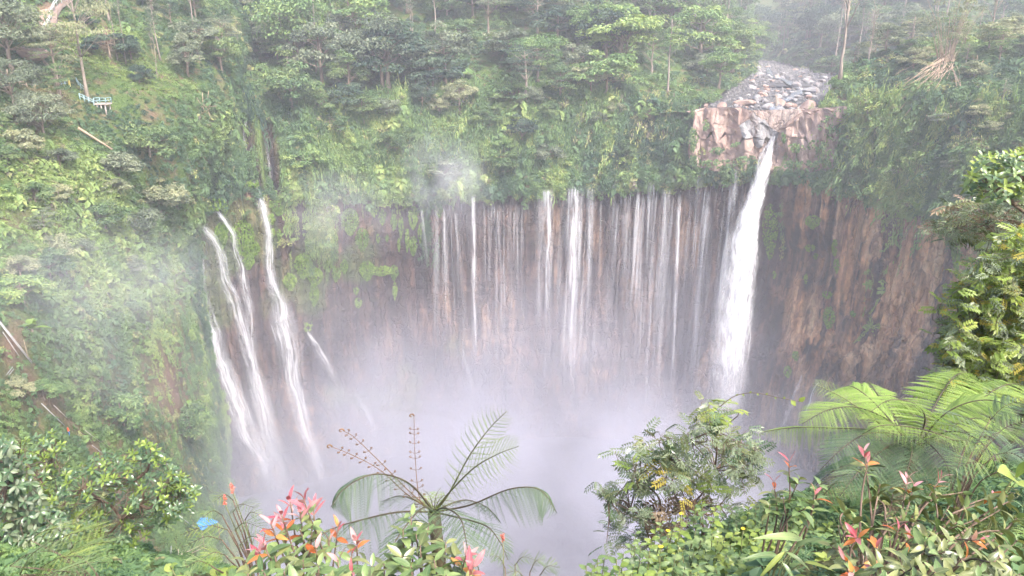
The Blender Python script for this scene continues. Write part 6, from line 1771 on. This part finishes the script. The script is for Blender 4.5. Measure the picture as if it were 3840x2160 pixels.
# young upright fronds on the right
ffr(e, root, [C0 + (YF,), (448, 495, 6.9), (470, 455, 6.7), (490, 428, 6.6), (507, 411, 6.5)], plen=0.24, npair=17, pin='young', up=(0, -1, 0.2), bare=0.28, fall=0.0, rmat=M_GTWIG)
ffr(e, root, [C0 + (YF,), (450, 492, 6.8), (474, 468, 6.5), (498, 454, 6.3), (519, 446, 6.2)], plen=0.27, npair=20, pin='young', up=(0, -0.6, 0.8), bare=0.25, fall=0.1, rmat=M_GTWIG)
for k in range(9):
    t_ = k * 0.7; frond(e, [crown, crown + [0.10 * math.cos(t_), 0.10 * math.sin(t_), 0.14], crown + [0.30 * math.cos(t_), 0.30 * math.sin(t_), 0.12]], 0.10, 8, 'light', bare=0.1, r=0.006)
fiddle(e, root, [C0 + (YF,), (420, 500, 7.0), (415, 455, 7.0), (414, 416, 7.0)], 11, 0.085)
fiddle(e, root, [C0 + (YF,), (410, 492, 6.9), (380, 462, 6.7), (355, 438, 6.6), (344, 431, 6.6)], 8, 0.07)
fiddle(e, root, [C0 + (YF,), (408, 495, 6.8), (380, 470, 6.5), (352, 455, 6.3), (332, 447, 6.2)], 9, 0.065)

# right tree fern
YG = 8.0
root = fgp(918, YG)
e = empty('tree_fern', tuple(root), 'large bright tree fern spreading across the right foreground', 'fern')
crown = W(914, 452, YG) - root
mb = MB(); mb.tube(cat(np.array([[0, 0, -0.2], crown * 0.5 + [0.05, 0, 0], crown]), 8), np.linspace(0.11, 0.09, 8), 8)
obj('trunk', mb.mesh('trunk', [M_RACHIS], True), e)
C0 = (914, 452)
fr = [([C0 + (YG,), (880, 432, 7.8), (830, 428, 7.6), (790, 428, 7.5), (763, 432, 7.4)], 0.34, 26, 'ldroop', 0.2),
      ([C0 + (YG,), (890, 420, 8.2), (868, 397, 8.4), (850, 386, 8.6), (838, 392, 8.8)], 0.50, 22, 'broad', 0.15),
      ([C0 + (YG,), (895, 425, 7.6), (860, 408, 7.2), (828, 410, 7.0), (802, 424, 6.9)], 0.46, 22, 'broad', 0.18),
      ([C0 + (YG,), (930, 415, 8.6), (945, 388, 9.2), (958, 374, 9.7), (970, 372, 10.2)], 0.62, 24, 'broad', 0.15),
      ([C0 + (YG,), (940, 418, 7.9), (970, 402, 7.8), (1000, 402, 7.7), (1022, 418, 7.6)], 0.46, 22, 'broad', 0.18),
      ([C0 + (YG,), (900, 436, 7.3), (870, 433, 6.8), (845, 446, 6.5), (820, 470, 6.4)], 0.42, 22, 'mid', 0.2),
      ([C0 + (YG,), (905, 440, 7.2), (885, 448, 6.6), (860, 470, 6.2), (840, 496, 6.0)], 0.42, 22, 'mid', 0.2),
      ([C0 + (YG,), (900, 446, 7.6), (870, 455, 7.3), (835, 470, 7.1), (808, 492, 7.0)], 0.42, 22, 'droop', 0.2),
      ([C0 + (YG,), (915, 438, 7.2), (925, 440, 6.6), (945, 462, 6.2), (955, 495, 6.0)], 0.42, 20, 'mid', 0.2),
      ([C0 + (YG,), (935, 436, 7.3), (960, 432, 6.9), (985, 446, 6.6), (1000, 476, 6.5)], 0.42, 20, 'ldroop', 0.2),
      ([C0 + (YG,), (940, 432, 8.4), (975, 418, 8.6), (1005, 428, 8.7), (1030, 450, 8.8)], 0.46, 20, 'broad', 0.2),
      ([C0 + (YG,), (910, 442, 7.0), (912, 452, 6.4), (905, 480, 6.0), (900, 510, 5.9)], 0.40, 18, 'droop', 0.2),
      ([C0 + (YG,), (900, 425, 8.6), (880, 398, 9.2), (872, 386, 9.6), (868, 382, 10.0)], 0.5, 20, 'broad', 0.15),
      ([C0 + (YG,), (925, 420, 7.6), (915, 404, 7.2), (890, 400, 6.9), (870, 412, 6.7)], 0.46, 22, 'broad', 0.15),
      ([C0 + (YG,), (950, 425, 8.8), (985, 396, 9.2), (1010, 384, 9.4), (1035, 388, 9.6)], 0.5, 22, 'broad', 0.15),
      ([(985, 444, 7.0), (960, 442, 6.8), (925, 430, 6.6), (885, 425, 6.5), (862, 434, 6.5)], 0.30, 26, 'ldroop', 0.05),
      ([C0 + (YG,), (895, 445, 7.4), (865, 462, 7.0), (838, 480, 6.8), (815, 505, 6.7)], 0.34, 18, 'dry', 0.25),
      ([C0 + (YG,), (925, 446, 7.1), (915, 465, 6.6), (895, 488, 6.3), (880, 515, 6.1)], 0.30, 16, 'dry', 0.25)]
for pts, pl, npr, pin, br in fr: ffr(e, root, pts, plen=pl * 0.8, npair=int(npr * 1.55), pin=pin, bare=br, fall=0.12, swept=0.4)
ffr(e, root, [C0 + (YG,), (880, 424, 8.0), (850, 402, 8.0), (828, 390, 8.0), (813, 384, 8.0)], plen=0.16, npair=14, pin='young', up=(0, -0.7, 0.7), bare=0.4, fall=0.05, rmat=M_GTWIG)

# ---- feathery leaved plants
def feathery(label, rootpx, Y0, fronds, pin, seed, name='feathery_shrub'):
    rs = np.random.RandomState(seed); root = fgp(rootpx, Y0)
    e = empty(name, tuple(root), label, 'shrub')
    for (x0, y0, Ya, x1, y1, Yb, pl, n_) in fronds:
        a, b = W(x0, y0, Ya) - root, W(x1, y1, Yb) - root
        branch(e, [np.array([a[0] * 0.4, a[1] * 0.4, 0]), a * 0.6 + [0, 0, a[2] * 0.1], a], 0.010, 0.004, M_TWIG, 'stem')
        frond(e, [a, a * 0.6 + b * 0.4 + [0, 0, 0.05], b], pl, n_, pin if isinstance(pin, str) else pin[rs.randint(len(pin))], bare=0.05, r=0.004, swept=0.5, fall=0.1)
feathery('feathery green leaves reaching in at the bottom left corner', 70, 5.0,
         [(45,548,5.0,112,527,4.8,0.26,14),(60,560,4.8,124,540,4.6,0.24,14),(30,540,5.2,75,528,5.0,0.22,12),(40,568,4.6,98,556,4.4,0.26,13),(10,566,4.6,62,550,4.5,0.24,12),(58,576,4.3,110,562,4.2,0.22,12),(40,580,4.2,90,574,4.0,0.24,12),(20,575,4.4,52,540,4.4,0.2,12),(70,550,5.2,100,538,5.2,0.2,10)], ('alb', 'alb', 'albl'), 5)
feathery('dark feathery leaves beside the large tree fern at the right edge', 985, 6.0,
         [(985,430,6.4,940,412,6.2,0.26,12),(990,440,6.2,1028,420,6.2,0.26,12),(985,450,6.0,945,440,5.9,0.24,12),(995,455,5.9,1030,462,5.8,0.26,12),(990,420,6.5,1020,400,6.5,0.24,11),(985,465,5.8,950,470,5.7,0.24,11),(1000,470,5.6,1030,488,5.6,0.24,11),(970,435,6.3,935,425,6.3,0.2,10),(1000,432,6.0,975,455,5.8,0.22,10)], ('albd', 'alb'), 6)
feathery('slim weeds with feathery leaves and red flower spikes left of the red shrub', 232, 4.5,
         [(233,512,4.5,255,508,4.4,0.13,9),(233,500,4.6,214,502,4.5,0.10,8),(222,515,4.6,200,520,4.5,0.12,9),(235,530,4.3,262,528,4.2,0.14,9),(228,530,4.4,180,535,4.3,0.12,10),(222,540,4.3,182,548,4.2,0.12,10),(240,545,4.2,268,540,4.1,0.13,9),(225,555,4.1,195,566,4.0,0.13,9),(245,520,4.4,262,516,4.4,0.1,8),(210,565,4.0,180,572,3.9,0.13,9)], ('alb', 'albl', 'alb'), 7, 'feathery_weed')
feathery('low feathery weeds at the bottom edge right of the middle tree fern', 520, 4.2,
         [(505,568,4.4,490,556,4.4,0.09,8),(515,565,4.4,535,560,4.4,0.09,8),(530,572,4.2,545,560,4.2,0.10,9),(540,575,4.2,560,568,4.2,0.10,9),(525,580,4.0,505,574,4.0,0.10,8),(480,574,4.2,470,562,4.2,0.09,8)], 'alb', 8, 'feathery_weed')
M_FLOWER = plain_mat('red_flower', (0.55, 0.10, 0.08), (0.70, 0.22, 0.16), 20, 0.7, 0.2)
for k, (x, y, x0, lb) in enumerate(((233, 493, 232, 'taller red flower spike left of the red shrub'), (225, 504, 226, 'shorter red flower spike left of the red shrub'), (503, 541, 492, 'thin flower spike at the bottom right of the middle fern'))):
    r_ = fgp(x0, 4.5); tip = W(x, y, 4.5) - r_
    e = empty('flower_spike', tuple(r_), lb, 'flower')
    branch(e, [np.zeros(3), tip * 0.5 + [0.05, 0, 0], tip], 0.007, 0.003, M_GTWIG, 'stem')
    mb = MB(); rs = np.random.RandomState(k); n_ = 26; s_ = rs.rand(n_)
    leaves(mb, tip + np.array([0, 0, 0.07]) * s_[:, None] + rs.normal(size=(n_, 3)) * 0.006, rs.normal(size=(n_, 3)), 0.03, 0.008, rs, s_, rs.normal(size=(n_, 3)) * [1, 1, 0.5])
    obj('flower', mb.mesh('flower', [M_FLOWER]), e)

# ---- whorled-leaf trees at the left
def whorl_tree(label, rootpx, Y0, spots, leafL, per, meshes, lime, seed, nodes, name='leafy_tree', limit=295, r0=0.05, droop=0.1):
    rs = np.random.RandomState(seed); root = fgp(rootpx, Y0)
    e = empty(name, tuple(root), label, 'tree')
    ND = [np.zeros(3)] + [W(*q) - root for q in nodes]
    # trunk and limbs: a simple tree over the given nodes
    for k in range(1, len(ND)):
        j = min(range(k), key=lambda q: np.linalg.norm(ND[q] - ND[k]) + (0.0 if q else 0.4))
        branch(e, [ND[j], (ND[j] + ND[k]) / 2 + rs.normal(size=3) * 0.06 + [0, 0, -0.05], ND[k]], r0 * (1.0 if j == 0 else 0.6), r0 * 0.45, M_TWIG, 'limb', 6, 8)
    bag = LeafBag(e, limit)
    tw = MB()
    for (x, y, Y) in spots:
        p = W(x, y, Y) - root
        j = min(range(1, len(ND)), key=lambda q: np.linalg.norm(ND[q] - p))
        limb(tw, ND[j], p, 0.008, 0.003, rs, 0.12, 4, 5)
        dirn = unit((p - ND[j]) * 0.5 + [0, -0.15, 0.8])
        a = unit(np.cross(dirn, [1, 0.2, 0])); b = np.cross(dirn, a)
        yl = rs.rand() < lime
        for k in range(per + rs.randint(-1, 2)):
            t = k * 2.4 + rs.uniform(-0.2, 0.2); tier = k / per
            d = (a * math.cos(t) + b * math.sin(t)) + dirn * (0.75 - 0.9 * tier) + np.array([0, 0, -droop])
            me = OBL[rs.randint(2)] if (yl and tier < 0.75) else meshes[rs.randint(len(meshes))]
            bag.add(me, p - dirn * tier * leafL * 0.6, d, dirn + rs.normal(size=3) * 0.2, leafL * rs.uniform(0.75, 1.15) * (0.75 + 0.35 * tier), rs.uniform(-0.3, 0.3))
    o = obj('twigs', tw.mesh('twigs', [M_TWIG], True), e); o['kind'] = 'stuff'
    bag.build(root)
    return e
rs = np.random.RandomState(51)
def spots_in(poly_x, top, bot, n, Ya, Yb, gap, rs):
    out = []; tries = 0
    while len(out) < n and tries < 9000:
        tries += 1
        x = rs.uniform(poly_x[0], poly_x[-1]); a, b = np.interp(x, poly_x, top), np.interp(x, poly_x, bot)
        y = a + (b - a) * rs.rand() ** 1.15
        if all((x - q[0]) ** 2 + (y - q[1]) ** 2 > gap * gap for q in out): out.append((x, y, rs.uniform(Ya, Yb)))
    return out
sp = spots_in([18, 30, 45, 58, 75, 85, 100, 118, 135, 150, 165, 180, 197], [446, 436, 430, 428, 470, 462, 450, 452, 440, 441, 458, 468, 490], [540, 545, 550, 550, 552, 556, 556, 552, 545, 535, 525, 515, 502], 400, 11.0, 13.5, 3.0, rs)
whorl_tree('leafy tree with whorls of glossy leaves and lime tips at the left', 105, 12.5, sp, 0.125, 8, OBO + OBO + GRL[:1], 0.52, 52,
           [(62, 545, 12.4), (98, 540, 12.3), (52, 515, 12.2), (40, 480, 12.2), (55, 455, 12), (122, 520, 12.1), (140, 505, 12), (135, 480, 12), (100, 500, 12), (110, 475, 12.1), (160, 495, 12), (180, 485, 12), (150, 462, 12.2), (82, 490, 12.2)])
sp = spots_in([-15, 5, 20, 35, 50, 62, 70], [436, 440, 456, 490, 505, 520, 532], [590, 585, 580, 575, 565, 555, 550], 230, 8.0, 10.0, 3.6, rs)
whorl_tree('dark glossy tree with large drooping leaves at the left edge', 10, 9.5, sp, 0.13, 7, GRY[:1] + OBO + GRY[1:], 0.06, 53,
           [(5, 560, 9.2), (20, 530, 9), (0, 500, 9), (35, 545, 9), (15, 470, 9.1), (50, 535, 9)], droop=0.5)

# ---- pinnate-leaved bush right of the misty gap
def pinnate_mesh(name, mat, n=5, lw=0.13, ll=0.36):
    V, T = [], []
    ts = np.linspace(0.25, 0.95, n)
    def lf(px_, py_, dx, dy, L):
        b = len(V); d = np.array([dx, dy]) / math.hypot(dx, dy); s_ = np.array([-d[1], d[0]])
        p0 = np.array([px_, py_]); m1 = p0 + d * L * 0.5
        for q, z in ((p0, 0), (m1 + s_ * lw * 0.5, 0.03), (p0 + d * L, -0.06), (m1 - s_ * lw * 0.5, 0.03)): V.append([q[0], q[1], z - 0.22 * q[1] ** 2])
        T.extend([[b, b + 2, b + 1], [b, b + 3, b + 2]])
    for t in ts:
        lf(0, t, 1, 0.55, ll); lf(0, t, -1, 0.55, ll)
    lf(0, 0.98, 0, 1, ll)
    b = len(V); V += [[-0.012, 0, 0], [0.012, 0, 0], [0, 1, -0.22]]; T.append([b, b + 1, b + 2])
    return mesh_np(name, V, None, T, [mat], False, {'lv': ('POINT', 'FLOAT', np.full(len(V), 0.5))})
PNG = pinnate_mesh('pinnate_leaf', M_GREYL); PND = pinnate_mesh('pinnate_leaf', M_DEEP); PNY = pinnate_mesh('pinnate_leaf', M_YELL, 5, 0.15, 0.34); PNL = pinnate_mesh('pinnate_leaf', M_LIME, 5, 0.2, 0.4); PNB = pinnate_mesh('pinnate_leaf', M_BROWNL, 4, 0.2, 0.4); PNO = pinnate_mesh('pinnate_leaf', M_OLIVE, 5, 0.16, 0.38)
def pinnate_bush(label, rootpx, Y0, spots, L, mix, seed, nodes, per=4, name='leafy_bush', limit=298, down=0.15):
    rs = np.random.RandomState(seed); root = fgp(rootpx, Y0)
    e = empty(name, tuple(root), label, 'bush')
    ND = [np.zeros(3)] + [W(*q) - root for q in nodes]
    for k in range(1, len(ND)):
        j = min(range(k), key=lambda q: np.linalg.norm(ND[q] - ND[k]) + (0.0 if q else 0.6))
        branch(e, [ND[j], (ND[j] + ND[k]) / 2 + rs.normal(size=3) * 0.08, ND[k]], 0.03 if j == 0 else 0.018, 0.010, M_TWIG, 'limb', 5, 8)
    bag = LeafBag(e, limit); tw = MB()
    for sp_ in spots:
        p = W(*sp_[:3]) - root
        j = min(range(1, len(ND)), key=lambda q: np.linalg.norm(ND[q] - p))
        c = limb(tw, ND[j], p, 0.010, 0.003, rs, 0.15, 4, 6)
        col = sp_[3] if len(sp_) > 3 else None
        for k in range(per):
            t = rs.uniform(0, 6.28); q = c[5 - (k % 3)]
            d = np.array([math.cos(t), math.sin(t) * 0.8 - 0.25, rs.uniform(-0.35, 0.75) - down])
            me = col or mix[rs.randint(len(mix))]
            bag.add(me, q, d, np.array([0, -0.35, 1.0]) + rs.normal(size=3) * 0.35, L * rs.uniform(0.7, 1.25), rs.uniform(-0.4, 0.4))
    o = obj('twigs', tw.mesh('twigs', [M_TWIG], True), e); o['kind'] = 'stuff'
    bag.build(root)
    return e
rs = np.random.RandomState(61)
sp = spots_in([612, 622, 640, 648, 665, 680, 693, 702, 716, 728, 742, 755, 765], [476, 452, 440, 428, 432, 434, 424, 400, 392, 412, 424, 436, 448], [520, 540, 555, 560, 545, 530, 520, 515, 515, 510, 505, 495, 480], 165, 8.6, 10.6, 4.6, rs)
sp += [(600, 488, 9.2), (605, 500, 9.2), (598, 482, 9.2), (612, 530, 9), (606, 545, 8.8), (640, 440, 9.5), (615, 452, 9.4)]
sp += [(722, 410, 9, PNL), (716, 416, 9, PNL), (724, 402, 9, PNL), (640, 452, 9, PNL), (712, 490, 8.6, PNL), (706, 498, 8.6, PNL), (655, 470, 9, PNY), (688, 492, 8.6, PNY), (680, 498, 8.6, PNY), (672, 455, 9, PNO)]
sp = [(x, y, Y, PNB) if (len(r_) == 0 and 645 < x < 710 and 490 < y < 530 and (k % 3)) else ((x, y, Y) + tuple(r_)) for k, (x, y, Y, *r_) in enumerate(sp)]
pinnate_bush('airy bush of small paired leaves with yellow patches before the mist', 690, 9.6, sp, 0.19, [PNG, PNG, PNG, PNO, PND], 62,
             [(700, 545, 9.6), (690, 505, 9.5), (660, 520, 9.4), (640, 480, 9.4), (630, 510, 9.3), (670, 460, 9.5), (715, 470, 9.6), (716, 430, 9.6), (740, 455, 9.7), (650, 545, 9.2), (690, 440, 9.6), (720, 505, 9.4), (610, 500, 9.2)], per=4)
# creeping shoot arching to the right above it
r_ = W(718, 408, 9.0); e = empty('climbing_shoot', tuple(r_), 'long thin shoot arching right from the airy bush', 'plant')
c = branch(e, [np.zeros(3), W(735, 396, 8.9) - r_, W(755, 393, 8.8) - r_, W(780, 398, 8.7) - r_, W(803, 402, 8.6) - r_], 0.006, 0.003, M_TWIG, 'stem', 4, 24)
for k in range(2, 24, 2): place('leaf', HEL[k % 2], e, c[k], [0.4, -0.2, 0.5 if k % 4 else -0.5], [0, -1, 0.5], 0.04 if k < 20 else 0.10)

# ---- bushes at the right edge
rs = np.random.RandomState(71)
sp = spots_in([938, 946, 955, 962, 975, 990, 1005, 1030, 1090], [400, 345, 296, 282, 262, 250, 240, 226, 230], [400, 402, 398, 396, 394, 396, 400, 410, 420], 640, 13.0, 16.5, 3.0, rs)
pinnate_bush('dense yellowish bush filling the right edge below the overhanging branch', 1010, 15.0, sp, 0.25, [PNO, PNL, PNG, PNL, PNG, PNL, PNG, PNL, PNY], 72,
             [(1000, 400, 15), (985, 360, 15), (965, 370, 15), (1010, 320, 15.2), (980, 310, 15), (1000, 280, 15.3), (960, 335, 14.8), (1020, 360, 15)], per=7)
sp = spots_in([930, 945, 960, 980, 1000, 1030], [226, 208, 200, 204, 200, 200], [232, 246, 238, 232, 236, 250], 55, 17, 20, 5.0, rs)
pinnate_bush('brownish brush hanging at the right edge under the overhanging branch', 1015, 17.5, sp, 0.34, [PNG, PNG, PNO, PNB], 73, [(1025, 300, 18), (1015, 240, 18), (985, 225, 18), (960, 225, 18), (945, 225, 18)], per=4)
sp = spots_in([966, 975, 985, 1000, 1012, 1035, 1080], [178, 162, 154, 150, 152, 146, 140], [186, 196, 200, 197, 200, 200, 205], 180, 14, 17, 3.8, rs)
whorl_tree('bright leaf crown of an overhanging branch at the right edge', 1040, 15.5, sp, 0.20, 8, GRL + OBO, 0.5, 74, [(1060, 300, 15.8), (1040, 215, 15.6), (1014, 205, 15.5), (1000, 190, 15.5), (985, 185, 15.5), (1020, 178, 15.5), (1030, 165, 15.5)], r0=0.07)

# ---- herbs at the bottom right
def herb(x, y, Y, leafL, seed, label, group):
    rs = np.random.RandomState(seed); tip = W(x, y, Y); root = np.array([tip[0], tip[1] + 0.1, float(fg_z(np.array(tip[0]), np.array(tip[1] + 0.1)))])
    if root[2] > tip[2] - 0.1: root[2] = tip[2] - 0.4
    e = empty('herb', tuple(root), label, 'plant', group)
    t_ = tip - root
    branch(e, [np.zeros(3), t_ * 0.5 + rs.normal(size=3) * 0.03, t_], 0.008, 0.004, M_GTWIG, 'stem', 4, 6)
    fam = HEL if rs.rand() < 0.3 else HER
    for k in range(12):
        t = k * 2.4; p = t_ * (1 - 0.07 * k * min(1.0, 0.6 / max(0.2, np.linalg.norm(t_))))
        d = [math.cos(t), math.sin(t), 0.45 - 0.1 * k]
        place('leaf', fam[k % 2], e, p, d, np.array([0, -0.2, 1.0]) + rs.normal(size=3) * 0.2, leafL * rs.uniform(0.7, 1.2) * (0.55 + 0.07 * k))
rs = np.random.RandomState(81)
sp = spots_in([580, 620, 640, 660, 700, 740, 780, 820, 860], [562, 552, 528, 520, 506, 500, 505, 512, 530], [580, 580, 582, 582, 582, 582, 582, 582, 582], 150, 4.6, 7.2, 6.5, rs)
for k, (x, y, Y) in enumerate(sp):
    herb(x, y, float(np.interp(y, [500, 580], [7.4, 4.4])) + rs.uniform(-0.3, 0.3), 0.125, 500 + k, 'broad leaved herb in the low green cover ' + ('at the bottom edge' if y > 556 else 'beside the airy bush' if y < 530 and x < 740 else 'under the sapling' if x > 760 else 'around the yellow flowers'), 'herbs at the bottom right of centre')
sp = spots_in([150, 175, 200, 225, 240], [572, 560, 562, 566, 574], [584, 584, 584, 584, 584], 14, 3.6, 4.4, 6, rs)
for k, (x, y, Y) in enumerate(sp): herb(x, y, Y, 0.13, 700 + k, 'pale green herb at the bottom edge left of the red shrub', 'herbs at the bottom edge on the left')
M_YF = plain_mat('yellow_flower', (0.75, 0.45, 0.02), (0.85, 0.60, 0.05), 9, 0.6, 0.2)
for k, (x, y, lb) in enumerate(((681, 514, 'yellow flower nearest the airy bush'), (668, 531, 'yellow flower left of the herbs'), (661, 547, 'lowest yellow flower among the herbs'), (743, 529, 'orange yellow flower in the middle of the herbs'))):
    p = W(x, y, float(np.interp(y, [500, 580], [6.6, 4.2]))); e = empty('yellow_flower', tuple(p), lb, 'flower')
    for j in range(8):
        place('petal', leaf_shape('petal', 0.5, M_YF, 0.1) if j == 0 and k == 0 else bpy.data.meshes['petal'], e, [0, 0, 0], [math.cos(j * .785), math.sin(j * .785), 0.25], [0, -0.5, 1], 0.022)
    obj('stem', tube_me('stem', [(0, 0, 0), (0.02, 0.03, -0.45)], 0.004, M_GTWIG, 4), e)
# long blades
def blades(label, rootpx, Y0, tips, me, L):
    root = fgp(rootpx, Y0); e = empty('long_leaved_plant', tuple(root), label, 'plant')
    for (x0, y0, x1, y1, Y, s_) in tips:
        a, b = W(x0, y0, Y) - root, W(x1, y1, Y - 0.1) - root
        branch(e, [a * [0.5, 0.5, 0], a * 0.7, a], 0.006, 0.004, M_GTWIG, 'stem', 4, 6)
        place('leaf', me[s_], e, a, b - a, [0, -0.5, 1.0], np.linalg.norm(b - a))
blades('plant with long pale arching blades at the bottom edge below the sapling', 790, 4.0, [(785, 551, 757, 578, 3.8, 0), (786, 552, 812, 566, 3.8, 1), (778, 556, 752, 552, 3.9, 1), (804, 562, 834, 566, 3.9, 0), (795, 548, 812, 534, 4.1, 1), (803, 540, 765, 530, 4.2, 1), (806, 542, 830, 538, 4.2, 1), (782, 562, 800, 584, 3.6, 1)], [BLADE, BLADEG], 1)
blades('big round bright leaves at the right edge above the olive shrub', 1015, 4.4, [(1015, 476, 1034, 462, 4.4, 0), (1014, 478, 1000, 470, 4.4, 0), (1016, 482, 1034, 488, 4.4, 0)], [HEL[0]], 1)
# ------------------------------------------------------------------ air: haze box and mist
def haze_box():
    m, nt, out = new_mat('haze_air')
    v = nt.nodes.new('ShaderNodeVolumePrincipled')
    v.inputs['Color'].default_value = (0.92, 0.92, 1.0, 1)
    v.inputs['Density'].default_value = 0.00060
    v.inputs['Anisotropy'].default_value = 0.1
    nt.links.new(v.outputs[0], out.inputs['Volume'])
    mb = MB(); mb.box((0, 400, -20), (2400, 1400, 212))
    o = obj('haze', mb.mesh('haze', [m])); o['kind'] = 'stuff'
    return o
haze_box()

def mist_mat(name, dens, scale, lo, hi, power):
    """puff: density falls off from the middle of the object's own unit sphere and is broken up by noise"""
    m, nt, out = new_mat(name)
    tc = nt.nodes.new('ShaderNodeTexCoord')
    ln = nt.nodes.new('ShaderNodeVectorMath'); ln.operation = 'LENGTH'
    nt.links.new(tc.outputs['Object'], ln.inputs[0])
    fall = math_n(nt, 'POWER', math_n(nt, 'SUBTRACT', 1.0, ln.outputs['Value'], clamp=True), power)
    geo = nt.nodes.new('ShaderNodeNewGeometry')
    nz = noise_n(nt, geo.outputs['Position'], scale, 3, 0.55)
    k = ramp(nt, nz, [(lo, 0.0), (hi, 1.0)])
    oi = nt.nodes.new('ShaderNodeObjectInfo')
    d = math_n(nt, 'MULTIPLY', math_n(nt, 'MULTIPLY', math_n(nt, 'MULTIPLY', fall, k), dens), oi.outputs['Alpha'])
    v = nt.nodes.new('ShaderNodeVolumePrincipled')
    v.inputs['Color'].default_value = (0.93, 0.915, 1.0, 1)
    v.inputs['Anisotropy'].default_value = 0.0
    nt.links.new(d, v.inputs['Density'])
    nt.links.new(v.outputs[0], out.inputs['Volume'])
    return m

def gorge_mist_mat():
    m, nt, out = new_mat('gorge_mist')
    geo = nt.nodes.new('ShaderNodeNewGeometry'); P = geo.outputs['Position']
    sx = nt.nodes.new('ShaderNodeSeparateXYZ'); nt.links.new(P, sx.inputs[0])
    h = math_n(nt, 'SUBTRACT', sx.outputs[2], ZP)
    nz = noise_n(nt, P, 0.028, 3, 0.55, (1, 1, 0.8))
    # the top of the bank rolls up and down by 40 m
    hh = math_n(nt, 'ADD', h, math_n(nt, 'MULTIPLY_ADD', nz, -150.0, 72.0))
    body = math_n(nt, 'POWER', 2.718, math_n(nt, 'MULTIPLY', math_n(nt, 'MAXIMUM', hh, 0.0), -0.06))
    topfade = math_n(nt, 'MULTIPLY', math_n(nt, 'SUBTRACT', 78.0, h), 0.04, clamp=True)
    front = math_n(nt, 'MULTIPLY', math_n(nt, 'SUBTRACT', sx.outputs[1], 98.0), 0.03, clamp=True)
    lf = math_n(nt, 'MAXIMUM', math_n(nt, 'MULTIPLY', math_n(nt, 'ADD', sx.outputs[0], 50.0), 0.035, clamp=True), math_n(nt, 'MULTIPLY', math_n(nt, 'ADD', sx.outputs[0], 78.0), 0.03, clamp=True))
    rf = math_n(nt, 'MULTIPLY', math_n(nt, 'SUBTRACT', 75.0, sx.outputs[0]), 0.035, clamp=True)
    d = math_n(nt, 'MULTIPLY', body, topfade)
    for f in (front, lf, rf): d = math_n(nt, 'MULTIPLY', d, f)
    d = math_n(nt, 'MULTIPLY', d, 0.041)
    v = nt.nodes.new('ShaderNodeVolumePrincipled')
    v.inputs['Color'].default_value = (0.66, 0.655, 0.76, 1)
    nt.links.new(d, v.inputs['Density'])
    nt.links.new(v.outputs[0], out.inputs['Volume'])
    return m
mb = MB(); mb.box((2, 156, -74.9), (160, 130, 76))
o = obj('mist', mb.mesh('mist', [gorge_mist_mat()])); o['kind'] = 'stuff'

M_PUFF = mist_mat('mist_puff', 0.06, 0.075, 0.34, 0.72, 1.25)
def puff(c, r, a):
    rs = 14
    u = np.linspace(0, np.pi, 9); w = np.linspace(0, 2 * np.pi, 14, endpoint=False)
    V = np.stack([np.sin(u)[:, None] * np.cos(w), np.sin(u)[:, None] * np.sin(w), np.cos(u)[:, None] * np.ones(14)], -1).reshape(-1, 3)
    Q = [[i * 14 + j, (i + 1) * 14 + j, (i + 1) * 14 + (j + 1) % 14, i * 14 + (j + 1) % 14] for i in range(8) for j in range(14)]
    me = mesh_np('mist', V, Q, None, [M_PUFF])
    o = obj('mist', me, loc=tuple(c)); o.scale = r; o.color = (1, 1, 1, a); o['kind'] = 'stuff'
puff(W(442, 176, 196), (14, 8, 12), 1.3)
puff(W(452, 186, 198), (16, 8, 9), 1.1)
puff(W(428, 168, 200), (9, 7, 12), 0.9)
puff(W(452, 150, 200), (12, 7, 14), 0.5)
puff(W(430, 215, 196), (24, 9, 14), 0.5)
puff(W(340, 215, 188), (22, 10, 14), 1.0)
puff(W(125, 310, 92), (20, 12, 20), 0.45)
puff(W(80, 270, 84), (18, 10, 10), 0.3)
puff(W(160, 275, 118), (16, 9, 10), 0.45)
puff(W(285, 478, 172), (30, 16, 13), 0.45)
puff(W(380, 470, 172), (34, 18, 15), 0.4)
puff(W(250, 420, 160), (20, 12, 16), 0.35)
puff(W(335, 335, 184), (24, 10, 24), 0.3)
puff(W(500, 335, 194), (40, 10, 22), 0.28)
puff(W(620, 345, 194), (30, 10, 18), 0.25)
puff(W(60, 330, 80), (20, 10, 16), 0.3)
puff(W(820, 420, 165), (16, 12, 14), 0.4)
